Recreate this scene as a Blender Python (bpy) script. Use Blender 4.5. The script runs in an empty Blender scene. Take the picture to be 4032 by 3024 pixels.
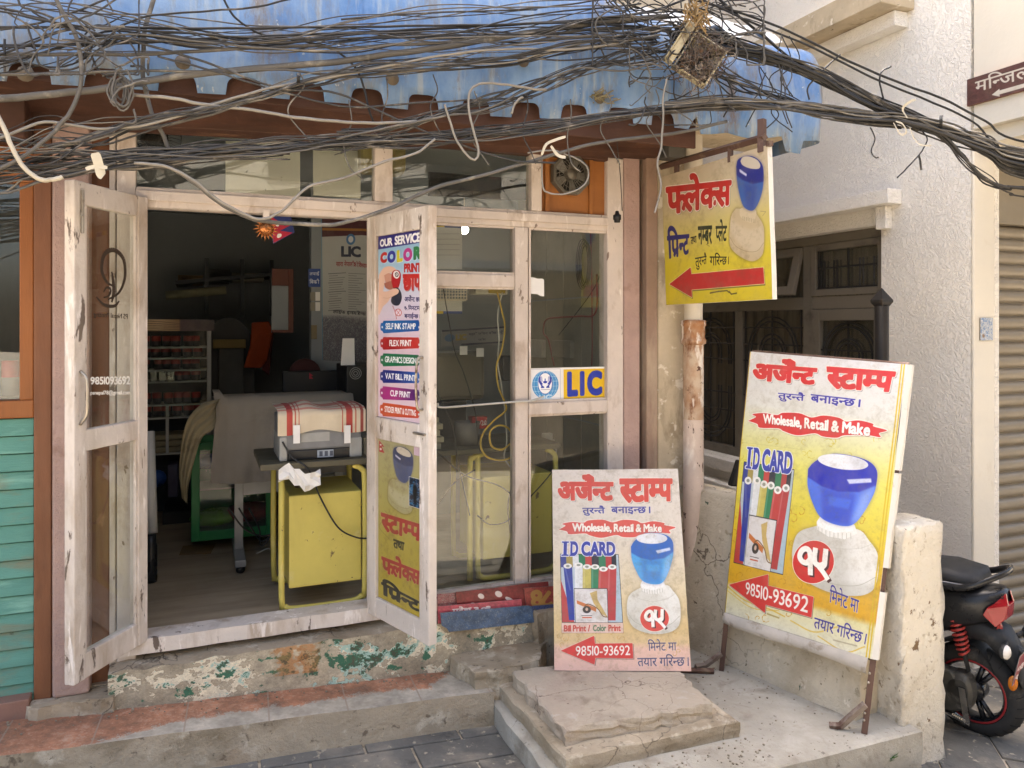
import bpy, math, random
import numpy as np
from mathutils import Vector, Matrix
random.seed(7)
C = bpy.context.scene.collection
SC = bpy.context.scene
# ---------------------------------------------------------------- camera, sky, sun, exposure
FPX, CX, HY = 3000.0, 2016.0, 1280.0          # focal length / principal column / horizon row, in photo pixels
CAM = Vector((0.218, -3.759, 2.0))
FW, RT = Vector((0.3766, 0.9264, 0)), Vector((0.9264, -0.3766, 0))
cd = bpy.data.cameras.new('camera'); cam = bpy.data.objects.new('camera', cd); C.objects.link(cam)
cd.sensor_width = 36; cd.lens = 36 * FPX / 4032; cd.shift_y = -(1512 - HY) / 4032
cd.clip_start = 0.05; cd.clip_end = 500
cam.location = CAM; cam.rotation_euler = (math.radians(90), 0, -math.atan2(0.3766, 0.9264))
SC.camera = cam
SUN_EL, SUN_AZ = math.radians(74), math.radians(0)     # azimuth from +Y (behind the shop) towards +X
w = bpy.data.worlds.new('World'); SC.world = w; w.use_nodes = True
wn = w.node_tree.nodes; bg = wn['Background']
sky = wn.new('ShaderNodeTexSky'); sky.sky_type = 'NISHITA'; sky.sun_disc = False
sky.sun_elevation = SUN_EL; sky.sun_rotation = SUN_AZ; sky.air_density = 1.0; sky.dust_density = 6.0; sky.ozone_density = 0.4
w.node_tree.links.new(sky.outputs[0], bg.inputs[0]); bg.inputs[1].default_value = 0.15
sl = bpy.data.lights.new('sun', 'SUN'); so = bpy.data.objects.new('sun', sl); C.objects.link(so)
sl.energy = 4.0; sl.angle = math.radians(0.5); sl.color = (1, 0.96, 0.9)
sd = Vector((math.sin(SUN_AZ) * math.cos(SUN_EL), math.cos(SUN_AZ) * math.cos(SUN_EL), math.sin(SUN_EL)))
so.rotation_euler = (-sd).to_track_quat('-Z', 'Y').to_euler(); so.location = (3, 6, 12)
SC.view_settings.view_transform = 'Standard'; SC.view_settings.look = 'None'
SC.view_settings.exposure = 2.0; SC.view_settings.gamma = 1
SC.cycles.use_denoising = True; SC.cycles.max_bounces = 8; SC.cycles.diffuse_bounces = 4
SC.cycles.transparent_max_bounces = 16; SC.cycles.caustics_reflective = False; SC.cycles.caustics_refractive = False
SC.cycles.sample_clamp_indirect = 6

# ---------------------------------------------------------------- measuring helpers (photo pixel -> point on a real plane)
def ray(px, py): return FW + RT * ((px - CX) / FPX) + Vector((0, 0, (HY - py) / FPX))
def PY(px, py, Y=0.0): d = ray(px, py); return CAM + d * ((Y - CAM.y) / d.y)
def PX(px, py, X): d = ray(px, py); return CAM + d * ((X - CAM.x) / d.x)
def PZ(px, py, Z): d = ray(px, py); return CAM + d * ((Z - CAM.z) / d.z)
def PT(px, py, t): return CAM + ray(px, py) * t
def XY(px, Y=0.0): return PY(px, 1280, Y).x
def ZY(px, py, Y=0.0): return PY(px, py, Y).z

# ---------------------------------------------------------------- mesh builder
def wmat(o):
    M = Matrix.Translation(o.location) @ o.rotation_euler.to_matrix().to_4x4()
    return wmat(o.parent) @ o.matrix_parent_inverse @ M if o.parent else M
class MB:
    def __init__(s): s.v, s.f, s.uv = [], [], {}
    def add(s, vs, fs, uvs=None):
        n = len(s.v); s.v += [tuple(p) for p in vs]
        for i, f in enumerate(fs):
            if uvs and i in uvs: s.uv[len(s.f)] = uvs[i]
            s.f.append(tuple(n + k for k in f))
        return s
    def hexa(s, a, b, uvs=None):      # a: 4 points of one face, b: the 4 opposite
        return s.add(list(a) + list(b), [(0, 1, 2, 3), (7, 6, 5, 4), (0, 4, 5, 1), (1, 5, 6, 2), (2, 6, 7, 3), (3, 7, 4, 0)], uvs)
    def box(s, x0, x1, y0, y1, z0, z1):
        a = [(x0, y0, z0), (x1, y0, z0), (x1, y0, z1), (x0, y0, z1)]
        return s.hexa(a, [(p[0], y1, p[2]) for p in a])
    def prism(s, poly, vec):
        vec = Vector(vec); n = len(poly); b = [Vector(p) + vec for p in poly]
        return s.add(list(poly) + b, [tuple(range(n)), tuple(range(2 * n - 1, n - 1, -1))] + [(i, i + n, (i + 1) % n + n, (i + 1) % n) for i in range(n)])
    def tube(s, pts, r, seg=7, rs=None, caps=True):
        pts = [Vector(p) for p in pts]; n = len(pts); vs, fs = [], []
        up = Vector((0.13, 0.31, 0.94)); prev = None
        for i, p in enumerate(pts):
            t = pts[min(i + 1, n - 1)] - pts[max(i - 1, 0)]
            t = t.normalized() if t.length > 1e-9 else Vector((1, 0, 0))
            if prev is None: a = t.cross(up if abs(t.dot(up)) < 0.95 else Vector((1, 0, 0))).normalized()
            else: a = (prev - t * prev.dot(t)).normalized()
            prev = a; b = t.cross(a); rr = rs[i] if rs else r
            for k in range(seg):
                an = 2 * math.pi * k / seg; vs.append(p + (a * math.cos(an) + b * math.sin(an)) * rr)
        for i in range(n - 1):
            for k in range(seg): fs.append((i * seg + k, i * seg + (k + 1) % seg, (i + 1) * seg + (k + 1) % seg, (i + 1) * seg + k))
        if caps: fs += [tuple(range(seg - 1, -1, -1)), tuple(range((n - 1) * seg, n * seg))]
        return s.add(vs, fs)
    def lathe(s, prof, org=(0, 0, 0), axis=(0, 0, 1), seg=24, a0=0, a1=2 * math.pi):
        ax = Vector(axis).normalized(); u = ax.orthogonal().normalized(); w_ = ax.cross(u); org = Vector(org); vs, fs = [], []
        full = abs(a1 - a0 - 2 * math.pi) < 1e-6; m = seg if full else seg + 1
        for r, h in prof:
            for k in range(m):
                an = a0 + (a1 - a0) * k / seg; vs.append(org + ax * h + (u * math.cos(an) + w_ * math.sin(an)) * r)
        for i in range(len(prof) - 1):
            for k in range(seg): fs.append((i * m + k, i * m + (k + 1) % m, (i + 1) * m + (k + 1) % m, (i + 1) * m + k))
        return s.add(vs, fs)
    def ball(s, c, r, sc=(1, 1, 1), seg=12, rings=8):
        n = len(s.v); prof = [(max(1e-4, r * math.sin(math.pi * i / rings)), -r * math.cos(math.pi * i / rings)) for i in range(rings + 1)]
        s.lathe(prof, (0, 0, 0), (0, 0, 1), seg)
        for i in range(n, len(s.v)): p = s.v[i]; s.v[i] = (c[0] + p[0] * sc[0], c[1] + p[1] * sc[1], c[2] + p[2] * sc[2])
        return s
    def xf(s, M, n0=0):
        for i in range(n0, len(s.v)): s.v[i] = tuple(M @ Vector(s.v[i]))
        return s
    def build(s, name, m, parent=None, bev=0, smooth=False, label=None, cat=None, group=None, kind=None, sub=0):
        me = bpy.data.meshes.new(name); me.from_pydata(s.v, [], s.f)
        if s.uv:
            ul = me.uv_layers.new(name='UVMap')
            for fi, uvs in s.uv.items():
                for k, li in enumerate(me.polygons[fi].loop_indices): ul.data[li].uv = uvs[k]
        ms = m if isinstance(m, (list, tuple)) else [m]
        for q in ms: me.materials.append(q)
        if len(ms) > 1:
            for fi in s.uv: me.polygons[fi].material_index = 1
        o = bpy.data.objects.new(name, me); C.objects.link(o)
        if smooth: me.shade_smooth() if smooth is True else me.shade_smooth()
        import bmesh
        bm = bmesh.new(); bm.from_mesh(me); bmesh.ops.recalc_face_normals(bm, faces=bm.faces); bm.to_mesh(me); bm.free()
        if bev:
            b = o.modifiers.new('bevel', 'BEVEL'); b.width = bev; b.segments = 2; b.limit_method = 'ANGLE'; b.angle_limit = math.radians(50)
        if sub:
            b = o.modifiers.new('subd', 'SUBSURF'); b.levels = sub; b.render_levels = sub
        if parent is not None:
            o.parent = parent; o.matrix_parent_inverse = wmat(parent).inverted()
        return tag(o, label, cat, group, kind)
def tag(o, label=None, cat=None, group=None, kind=None):
    for k, v in (('label', label), ('category', cat), ('group', group), ('kind', kind)):
        if v: o[k] = v
    return o
def thing(name, label, cat, loc=(0, 0, 0), group=None):
    o = bpy.data.objects.new(name, None); C.objects.link(o); o.location = loc; o.empty_display_size = 0.1
    return tag(o, label, cat, group)
def fpoly(pts, Y, th): return MB().prism([PY(a, b, Y) for a, b in pts], (0, th, 0))
def frect(p0, p1, z0, z1, Y=0.0, th=0.07):
    return MB().box(XY(p0, Y), XY(p1, Y), Y, Y + th, z0, z1)
def spline(P, n=8):
    P = [Vector(p) for p in P]; out = []
    if len(P) < 3:
        return [P[0].lerp(P[1], i / n) for i in range(n + 1)]
    Q = [P[0] * 2 - P[1]] + P + [P[-1] * 2 - P[-2]]
    for i in range(1, len(Q) - 2):
        a, b, c, d = Q[i - 1:i + 3]
        for k in range(n):
            t = k / n
            out.append(0.5 * ((2 * b) + (c - a) * t + (2 * a - 5 * b + 4 * c - d) * t * t + (3 * b - a - 3 * c + d) * t ** 3))
    out.append(P[-1]); return out

# ---------------------------------------------------------------- materials
def lin(c): return tuple((x / 12.92 if x <= 0.04045 else ((x + 0.055) / 1.055) ** 2.4) for x in c)
def hexc(h): return lin(tuple(int(h[i:i + 2], 16) / 255 for i in (0, 2, 4)))
class NT:
    def __init__(s, name):
        s.m = bpy.data.materials.new(name); s.m.use_nodes = True; s.t = s.m.node_tree; s.n = s.t.nodes
        s.b = s.n['Principled BSDF']; s.out = s.n['Material Output']
        tc = s.n.new('ShaderNodeTexCoord'); s.co = tc.outputs['Object']; s.uv = tc.outputs['UV']
    def l(s, a, b): s.t.links.new(a, b)
    def noise(s, scale, detail=5, rough=0.6, stretch=(1, 1, 1), off=0.0, dist=0):
        mp = s.n.new('ShaderNodeMapping'); s.l(s.co, mp.inputs[0]); mp.inputs['Scale'].default_value = stretch; mp.inputs['Location'].default_value = (off, off * 1.7, off * 0.6)
        t = s.n.new('ShaderNodeTexNoise'); s.l(mp.outputs[0], t.inputs['Vector']); t.inputs['Scale'].default_value = scale
        t.inputs['Detail'].default_value = detail; t.inputs['Roughness'].default_value = rough; t.inputs['Distortion'].default_value = dist
        return t.outputs['Fac']
    def ramp(s, f, a, b, lo=0.0, hi=1.0):
        r = s.n.new('ShaderNodeMapRange'); s.l(f, r.inputs[0]); r.inputs[1].default_value = a; r.inputs[2].default_value = b
        r.inputs[3].default_value = lo; r.inputs[4].default_value = hi; return r.outputs[0]
    def mix(s, f, a, b, mode='MIX'):
        m = s.n.new('ShaderNodeMix'); m.data_type = 'RGBA'; m.blend_type = mode
        for i, q in ((6, a), (7, b)):
            if hasattr(q, 'is_linked'): s.l(q, m.inputs[i])
            else: m.inputs[i].default_value = (*q, 1)
        if hasattr(f, 'is_linked'): s.l(f, m.inputs[0])
        else: m.inputs[0].default_value = f
        return m.outputs[2]
    def bump(s, h, st, dist=0.01, nrm=None):
        b = s.n.new('ShaderNodeBump'); s.l(h, b.inputs['Height']); b.inputs['Strength'].default_value = st; b.inputs['Distance'].default_value = dist
        if nrm: s.l(nrm, b.inputs['Normal'])
        return b.outputs[0]
def mk(name, col, rough=0.7, var=0.18, vs=5, layers=(), bump=(0.25, 50, 0.004), metal=0.0, spec=0.4, vstretch=(1, 1, 1), crack=None):
    t = NT(name); col = hexc(col) if isinstance(col, str) else col
    f = t.ramp(t.noise(vs, 6, 0.65, vstretch), 0.3, 0.7)
    c = t.mix(f, tuple(x * (1 - var) for x in col), tuple(min(1, x * (1 + var)) for x in col))
    k = 3.1; hs = None
    for L in layers:                # (colour, scale, threshold, softness, stretch, strength)
        lc = hexc(L[0]) if isinstance(L[0], str) else L[0]
        g = t.ramp(t.noise(L[1], 7, 0.62, L[4] if len(L) > 4 else (1, 1, 1), k, 0.3), L[2], L[2] + L[3], 0, L[5] if len(L) > 5 else 1)
        c = t.mix(g, c, lc); k += 5.7; hs = g
    if crack:                       # (scale, width, colour): broken hairline cracks
        v = t.n.new('ShaderNodeTexVoronoi'); v.feature = 'DISTANCE_TO_EDGE'; v.inputs['Scale'].default_value = crack[0]
        nz = t.n.new('ShaderNodeTexNoise'); nz.inputs['Scale'].default_value = crack[0] * 2.5; nz.inputs['Detail'].default_value = 6; t.l(t.co, nz.inputs['Vector'])
        va = t.n.new('ShaderNodeVectorMath'); va.operation = 'MULTIPLY_ADD'; t.l(nz.outputs['Color'], va.inputs[0]); va.inputs[1].default_value = (.5 / crack[0],) * 3; t.l(t.co, va.inputs[2]); t.l(va.outputs[0], v.inputs['Vector'])
        g = t.ramp(v.outputs['Distance'], 0, crack[1], 1, 0); mm = t.n.new('ShaderNodeMath'); mm.operation = 'MULTIPLY'; t.l(g, mm.inputs[0]); t.l(t.ramp(t.noise(1.6, 3, .5, (1, 1, 1), 21), .5, .6), mm.inputs[1])
        c = t.mix(mm.outputs[0], c, hexc(crack[2]))
    t.l(c, t.b.inputs['Base Color']); t.b.inputs['Metallic'].default_value = metal
    t.b.inputs['Specular IOR Level'].default_value = spec
    t.l(t.ramp(t.noise(9, 4), 0.3, 0.7, max(0.05, rough - 0.1), min(1, rough + 0.1)), t.b.inputs['Roughness'])
    if bump: t.l(t.bump(t.noise(bump[1], 6, 0.7, vstretch, 9), bump[0], bump[2]), t.b.inputs['Normal'])
    return t.m
def flat(name, col, rough=0.5, metal=0.0, emit=0):
    t = NT(name); col = hexc(col) if isinstance(col, str) else col
    c = t.mix(t.ramp(t.noise(14, 5), 0.3, 0.7), tuple(x * 0.88 for x in col), tuple(min(1, x * 1.1) for x in col))
    t.l(c, t.b.inputs['Base Color']); t.b.inputs['Roughness'].default_value = rough; t.b.inputs['Metallic'].default_value = metal
    if emit: t.b.inputs['Emission Color'].default_value = (*col, 1); t.b.inputs['Emission Strength'].default_value = emit
    return t.m
def glass(name, tint=(0.93, 0.95, 0.93), refl=0.02, dust=0.035, k=1.7):
    t = NT(name); n = t.n; n.remove(t.b)
    tr = n.new('ShaderNodeBsdfTransparent'); tr.inputs[0].default_value = (*tint, 1)
    gl = n.new('ShaderNodeBsdfGlossy'); gl.inputs['Roughness'].default_value = 0.0
    fr = n.new('ShaderNodeLayerWeight'); fr.inputs[0].default_value = .5      # two-sided Schlick: 'Facing' is 1 - |N.V|
    pw = n.new('ShaderNodeMath'); pw.operation = 'POWER'; t.l(fr.outputs['Facing'], pw.inputs[0]); pw.inputs[1].default_value = 4.5
    ad = n.new('ShaderNodeMath'); ad.operation = 'MULTIPLY_ADD'; t.l(pw.outputs[0], ad.inputs[0]); ad.inputs[1].default_value = .6 * min(1, k); ad.inputs[2].default_value = refl + .045 * k; ad.use_clamp = True
    m1 = n.new('ShaderNodeMixShader'); t.l(ad.outputs[0], m1.inputs[0]); t.l(tr.outputs[0], m1.inputs[1]); t.l(gl.outputs[0], m1.inputs[2])
    df = n.new('ShaderNodeBsdfDiffuse'); df.inputs[0].default_value = (0.62, 0.58, 0.5, 1)
    m2 = n.new('ShaderNodeMixShader'); t.l(t.ramp(t.noise(3.5, 6, 0.7, (1, 1, 0.5)), 0.35, 0.8, dust * 0.4, dust * 3), m2.inputs[0]); t.l(m1.outputs[0], m2.inputs[1]); t.l(df.outputs[0], m2.inputs[2])
    t.l(m2.outputs[0], t.out.inputs[0]); return t.m
def imgmat(name, img, rough=0.45, wr=(0.15, 5, 0.01), fade=None, spec=0.5):
    t = NT(name); i = t.n.new('ShaderNodeTexImage'); i.image = img; i.extension = 'EXTEND'; t.l(t.uv, i.inputs[0])
    c = t.mix(t.ramp(t.noise(9, 6, 0.7), 0.45, 0.75, 0, 0.16), i.outputs[0], (0.32, 0.26, 0.18))
    if fade: c = t.mix(fade[0], c, fade[1])
    t.l(c, t.b.inputs['Base Color']); t.b.inputs['Roughness'].default_value = rough; t.b.inputs['Specular IOR Level'].default_value = spec
    if wr: t.l(t.bump(t.noise(wr[1], 3, 0.5), wr[0], wr[2]), t.b.inputs['Normal'])
    return t.m

WOOD = mk('pink_paint', 'cdc0b5', 0.75, 0.10, 4, [('9c8672', 9, 0.53, 0.14, (1, 1, 0.45), 0.6), ('ece3da', 14, 0.60, 0.08, (1, 1, 0.3), 0.7), ('6b5748', 15, 0.655, 0.025, (1, 1, 0.5), 0.85), ('8a7a6a', 2.2, 0.55, 0.25, (1, 1, .4), .45)], (0.6, 40, 0.006))
WOODD = mk('door_paint', 'd3c8bd', 0.75, 0.10, 4, [('a08a72', 7, 0.50, 0.16, (1, 1, 0.3), 0.65), ('f0e8e0', 16, 0.58, 0.06, (1, 1, 0.2), 0.8), ('57463a', 12, 0.62, 0.03, (1, 1, 0.35), 0.9), ('6d5a48', 30, 0.66, 0.02, (1, 1, .2), .8), ('8f8068', 2, .56, .2, (1, 1, .3), .5)], (0.7, 38, 0.006))
GLASS = glass('window_glass', dust=.013, k=1.0, refl=.012)
CGLASS = glass('cabinet_glass', refl=0.0, dust=.03, k=.35)
# ---------------------------------------------------------------- sign painting: vector artwork rasterised in memory
def edges_mask(E, W, H, ss=3):
    """even-odd fill of an edge list (n,2,2) on a W x H grid with ss x ss samples"""
    E = np.asarray(E, float); full = np.zeros((H, W), np.float32)
    bx0, by0 = np.clip(np.floor(E.reshape(-1, 2).min(0)), 0, (W - 1, H - 1)).astype(int); bx1, by1 = np.clip(np.ceil(E.reshape(-1, 2).max(0)) + 1, (1, 1), (W, H)).astype(int)
    if bx1 <= bx0 or by1 <= by0: return full
    full[by0:by1, bx0:bx1] = _em((E - (bx0, by0)) * ss, bx1 - bx0, by1 - by0, ss); return full
def _em(E, W, H, ss):
    acc = np.zeros((H * ss, W * ss), np.float32)
    y0, y1 = E[:, 0, 1], E[:, 1, 1]; lo, hi = np.minimum(y0, y1), np.maximum(y0, y1)
    for r in range(max(0, int(lo.min())), min(H * ss, int(hi.max()) + 1)):
        yc = r + 0.5; k = (lo <= yc) & (hi > yc)
        if not k.any(): continue
        a = E[k]; xs = np.sort(a[:, 0, 0] + (yc - a[:, 0, 1]) / (a[:, 1, 1] - a[:, 0, 1]) * (a[:, 1, 0] - a[:, 0, 0]))
        for i in range(0, len(xs) - 1, 2):
            p, q = int(round(xs[i])), int(round(xs[i + 1]))
            acc[r, max(p, 0):max(q, 0)] = 1
    return acc.reshape(H, ss, W, ss).mean((1, 3))
def blur(a, s):
    if s <= 0: return a
    k = int(3 * s + 1); g = np.exp(-0.5 * (np.arange(-k, k + 1) / s) ** 2); g /= g.sum()
    ys, xs = np.where(a.max(1) > 1e-4)[0], np.where(a.max(0) > 1e-4)[0]
    if not len(ys): return a
    y0, y1, x0, x1 = max(0, ys[0] - k), min(a.shape[0], ys[-1] + k + 1), max(0, xs[0] - k), min(a.shape[1], xs[-1] + k + 1)
    b = np.pad(a[y0:y1, x0:x1], k); h, w_ = b.shape; H, W = h - 2 * k, w_ - 2 * k
    b = sum(g[i] * b[i:i + H] for i in range(2 * k + 1)); b = sum(g[i] * b[:, i:i + W] for i in range(2 * k + 1))
    out = np.zeros_like(a); out[y0:y1, x0:x1] = b; return out
def grow(a, r):
    if r <= 0: return a
    n = int(math.ceil(r)); ys, xs = np.where(a.max(1) > 0)[0], np.where(a.max(0) > 0)[0]; full = a
    if not len(ys): return a
    Y0, Y1, X0, X1 = max(0, ys[0] - n - 1), ys[-1] + n + 2, max(0, xs[0] - n - 1), xs[-1] + n + 2
    a = a[Y0:Y1, X0:X1]; out = a.copy(); p = np.pad(a, n)
    for dy in range(-n, n + 1):
        for dx in range(-n, n + 1):
            d = math.hypot(dx, dy)
            if d <= r + 0.3: out = np.maximum(out, p[n + dy:n + dy + a.shape[0], n + dx:n + dx + a.shape[1]])
    full = full.copy(); full[Y0:Y1, X0:X1] = out; return full
def fbm(H, W, scale, seed, pw=1.7):
    rs = np.random.RandomState(seed); n = rs.randn(H, W); f = np.fft.rfft2(n)
    fy = np.fft.fftfreq(H)[:, None] * scale; fx = np.fft.rfftfreq(W)[None] * scale
    r = np.sqrt(fx ** 2 + fy ** 2); f *= 1 / (1 + r) ** pw
    o = np.fft.irfft2(f, (H, W)); return (o - o.mean()) / (o.std() + 1e-9)
_gl = {}
def glyph(ch):
    if ch in _gl: return _gl[ch]
    cu = bpy.data.curves.new('t', 'FONT'); cu.body = ch; cu.size = 1; cu.resolution_u = 4
    o = bpy.data.objects.new('t', cu); C.objects.link(o); bpy.context.view_layer.update()
    me = o.to_mesh(); V = np.array([v.co[:2] for v in me.vertices]) if len(me.vertices) else np.zeros((0, 2))
    cnt = {}
    for p in me.polygons:
        for k in p.edge_keys: cnt[k] = cnt.get(k, 0) + 1
    ed = np.array([[V[a], V[b]] for (a, b), c in cnt.items() if c == 1]) if cnt else np.zeros((0, 2, 2))
    o.to_mesh_clear(); bpy.data.objects.remove(o); bpy.data.curves.remove(cu)
    _gl[ch] = (ed, V[:, 0].min() if len(V) else 0, V[:, 0].max() if len(V) else 0.25); return _gl[ch]
VOW = 'ेैुूंृ'; HALF = {'न': .60, 'म': .66, 'स': .60, 'प': .60, 'ल': .62, 'त': .58, 'ज': .66, 'क': .80, 'फ': .82, 'ब': .6, 'श': .6, 'ण': .6}
def word_mask(txt, S=90, extra=0.0, track=0.0):
    """mask of a word: Devanagari clusters are put together here (half forms, reph, rakar, short i)"""
    items = []; pen = 0.0; deva = any('ऀ' <= c <= 'ॿ' for c in txt)
    if not deva:
        for i, c in enumerate(txt):
            if c == ' ': pen += 0.26 + track; continue
            e, a, b = glyph(c); items.append((e, pen - a + 0.035, None)); pen += (b - a) + 0.075 + track
    else:
        i = 0
        while i < len(txt):
            c = txt[i]
            if c == ' ': pen += 0.28; i += 1; continue
            cl = []; reph = False; j = i
            while j + 2 < len(txt) and txt[j + 1] == '्':          # consonant + halant
                if txt[j] == 'र': reph = True
                else:
                    if txt[j + 2] == 'र': break
                    cl.append((txt[j], 'h'))
                j += 2
            rak = j + 2 < len(txt) and txt[j + 1] == '्' and txt[j + 2] == 'र'
            cl.append((txt[j], 'f')); j += 3 if rak else 1
            vs = ''
            while j < len(txt) and txt[j] in VOW + 'ािीोो': vs += txt[j]; j += 1
            if 'ि' in vs:
                e, a, b = glyph('ि'); items.append((e, pen - a, None)); pen += 0.235
            for g, m in cl:
                e, a, b = glyph(g); wd = b - a
                if m == 'h': items.append((e, pen - a, pen + wd * HALF.get(g, .65))); pen += wd * HALF.get(g, .65) - 0.01
                else:
                    items.append((e, pen - a, None)); base0 = pen; pen += wd - 0.012
                    if rak: items.append((np.array([[(0.05, 0.02), (0.36, 0.24)], [(0.36, 0.24), (0.33, 0.30)], [(0.33, 0.30), (0.0, 0.07)], [(0.0, 0.07), (0.05, 0.02)]]), base0 + wd - 0.42, None))
            for v in vs:
                if v == 'ि': continue
                e, a, b = glyph(v)
                if v in VOW: items.append((e, pen, None))
                else: items.append((e, pen - a - (0.0 if v != 'ो' else 0), None)); pen += min(b - a, 0.27) - 0.012
            if reph:
                q = [(0.0, 0.64), (-0.02, 0.74), (-0.12, 0.80), (-0.24, 0.76), (-0.27, 0.86), (-0.12, 0.92), (0.06, 0.82), (0.08, 0.64)]
                items.append((np.array([[q[k], q[(k + 1) % len(q)]] for k in range(len(q))]), pen - 0.06, None))
            i = j
    W = int((pen + 0.3) * S) + 8; H = int(1.35 * S); M = np.zeros((H, W), np.float32)
    for e, x, clip in items:
        if not len(e): continue
        E = e.copy(); E[:, :, 0] = (E[:, :, 0] + x) * S + 4; E[:, :, 1] = (0.98 - E[:, :, 1]) * S
        m = edges_mask(E, W, H, 2)
        if clip is not None: m[:, int(clip * S + 4):] = 0
        M = np.maximum(M, m)
    if extra: M = grow(M, extra * S)
    ys, xs = np.where(M > 0.3); return M[ys.min():ys.max() + 1, xs.min():xs.max() + 1]
def homo(src, dst):
    A = []; b = []
    for (x, y), (u, v) in zip(src, dst):
        A += [[x, y, 1, 0, 0, 0, -u * x, -u * y], [0, 0, 0, x, y, 1, -v * x, -v * y]]; b += [u, v]
    h = np.linalg.solve(np.array(A, float), np.array(b, float)); return np.append(h, 1).reshape(3, 3)
def hap(Hm, P):
    P = np.asarray(P, float); q = np.c_[P, np.ones(len(P))] @ Hm.T; return q[:, :2] / q[:, 2:]
class Canvas:
    def __init__(s, W, H, quad=None, bg=(1, 1, 1)):
        s.W, s.H = W, H; s.a = np.zeros((H, W, 3), np.float32); s.a[:] = s.c(bg)
        s.h = homo(quad, [(0, 0), (W, 0), (W, H), (0, H)]) if quad else np.eye(3)
    def c(s, c): return np.array([int(c[i:i + 2], 16) / 255 for i in (0, 2, 4)] if isinstance(c, str) else c, np.float32)
    def vgrad(s, stops, mask=None, axis=0):
        n = s.H if axis == 0 else s.W; t = np.linspace(0, 1, n); ks = [k for k, _ in stops]
        g = np.stack([np.interp(t, ks, [s.c(q)[i] for _, q in stops]) for i in range(3)], -1)
        g = np.broadcast_to(g[:, None] if axis == 0 else g[None], s.a.shape); s.put(np.ones((s.H, s.W)) if mask is None else mask, g)
    def put(s, m, col, op=1.0):
        ys, xs = np.where(m.max(1) > 0)[0], np.where(m.max(0) > 0)[0]
        if not len(ys): return
        q = (slice(ys[0], ys[-1] + 1), slice(xs[0], xs[-1] + 1)); m = (m[q] * op)[..., None]; col = s.c(col) if isinstance(col, (str, tuple)) else col[q]
        s.a[q] = s.a[q] * (1 - m) + col * m
    def mpoly(s, pts, raw=False):
        P = np.asarray(pts, float) if raw else hap(s.h, pts); n = len(P)
        return edges_mask(np.array([[P[i], P[(i + 1) % n]] for i in range(n)]), s.W, s.H)
    def poly(s, pts, col, op=1.0, soft=0, line=None, shadow=None):
        m = s.mpoly(pts)
        if shadow: s.put(blur(np.roll(m, shadow[:2], (1, 0)), shadow[2]), shadow[3] if len(shadow) > 3 else '202020', 0.6)
        if line: s.put(grow(m, line[0]), line[1], op)
        if soft: m = blur(m, soft)
        s.put(m, col, op); return m
    def ell(s, cx, cy, rx, ry, col, rot=0, **k):
        an = np.linspace(0, 2 * np.pi, 40, endpoint=False); c_, s_ = math.cos(rot), math.sin(rot)
        return s.poly([(cx + rx * math.cos(t) * c_ - ry * math.sin(t) * s_, cy + rx * math.cos(t) * s_ + ry * math.sin(t) * c_) for t in an], col, **k)
    def line(s, pts, wd, col, op=1.0, spl=False):
        if spl: pts = [(p.x, p.y) for p in spline([(a, b, 0) for a, b in pts], 6)]
        P = hap(s.h, pts)
        for i in range(len(P) - 1):
            d = P[i + 1] - P[i]; L = np.hypot(*d) + 1e-6; n = np.array([-d[1], d[0]]) / L * wd / 2; e = d / L * wd * 0.3
            s.put(s.mpoly([P[i] + n - e, P[i + 1] + n + e, P[i + 1] - n + e, P[i] - n - e], True), col, op)
    def text(s, txt, quad, col, bold=0, out=None, shadow=None, op=1.0, S=90, serif=False, track=0.0):
        M = word_mask(txt, S, bold, track) if isinstance(txt, str) else txt
        M = np.pad(M, 1); h, w_ = M.shape; D = hap(s.h, quad)
        Hi = homo(D, [(1, 1), (w_ - 2, 1), (w_ - 2, h - 2), (1, h - 2)])
        # sample at 2x2 sub-positions
        ys, xs = np.mgrid[0:s.H, 0:s.W]; acc = np.zeros((s.H, s.W), np.float32)
        x0, y0 = np.maximum(D.min(0) - 2, 0).astype(int); x1, y1 = np.minimum(D.max(0) + 3, (s.W, s.H)).astype(int)
        sub = 3
        for a in range(sub):
            for b in range(sub):
                P = np.c_[(xs[y0:y1, x0:x1] + (a + .5) / sub).ravel(), (ys[y0:y1, x0:x1] + (b + .5) / sub).ravel()]
                q = np.round(hap(Hi, P)).astype(int); ok = (q[:, 0] >= 0) & (q[:, 0] < w_) & (q[:, 1] >= 0) & (q[:, 1] < h)
                v = np.zeros(len(P), np.float32); v[ok] = M[q[ok, 1], q[ok, 0]]; acc[y0:y1, x0:x1] += v.reshape(y1 - y0, x1 - x0) / sub ** 2
        if shadow: s.put(blur(np.roll(acc, shadow[:2], (1, 0)), shadow[2]), shadow[3] if len(shadow) > 3 else '303030', 0.75)
        if out: s.put(grow(acc, out[0]), out[1])
        s.put(acc, col, op)
    def grime(s, amt=0.08, seed=1, scale=60, col='6b5a3c'):
        f = np.clip(fbm(s.H, s.W, scale, seed) * 0.5, 0, 2); s.put(np.clip(f * amt, 0, 1), col)
    def image(s, name):
        im = bpy.data.images.new(name, s.W, s.H); a = np.ones((s.H, s.W, 4), np.float32); a[..., :3] = np.clip(s.a[::-1], 0, 1)
        im.pixels.foreach_set(a.ravel()); im.update(); im.pack(); return im
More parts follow.
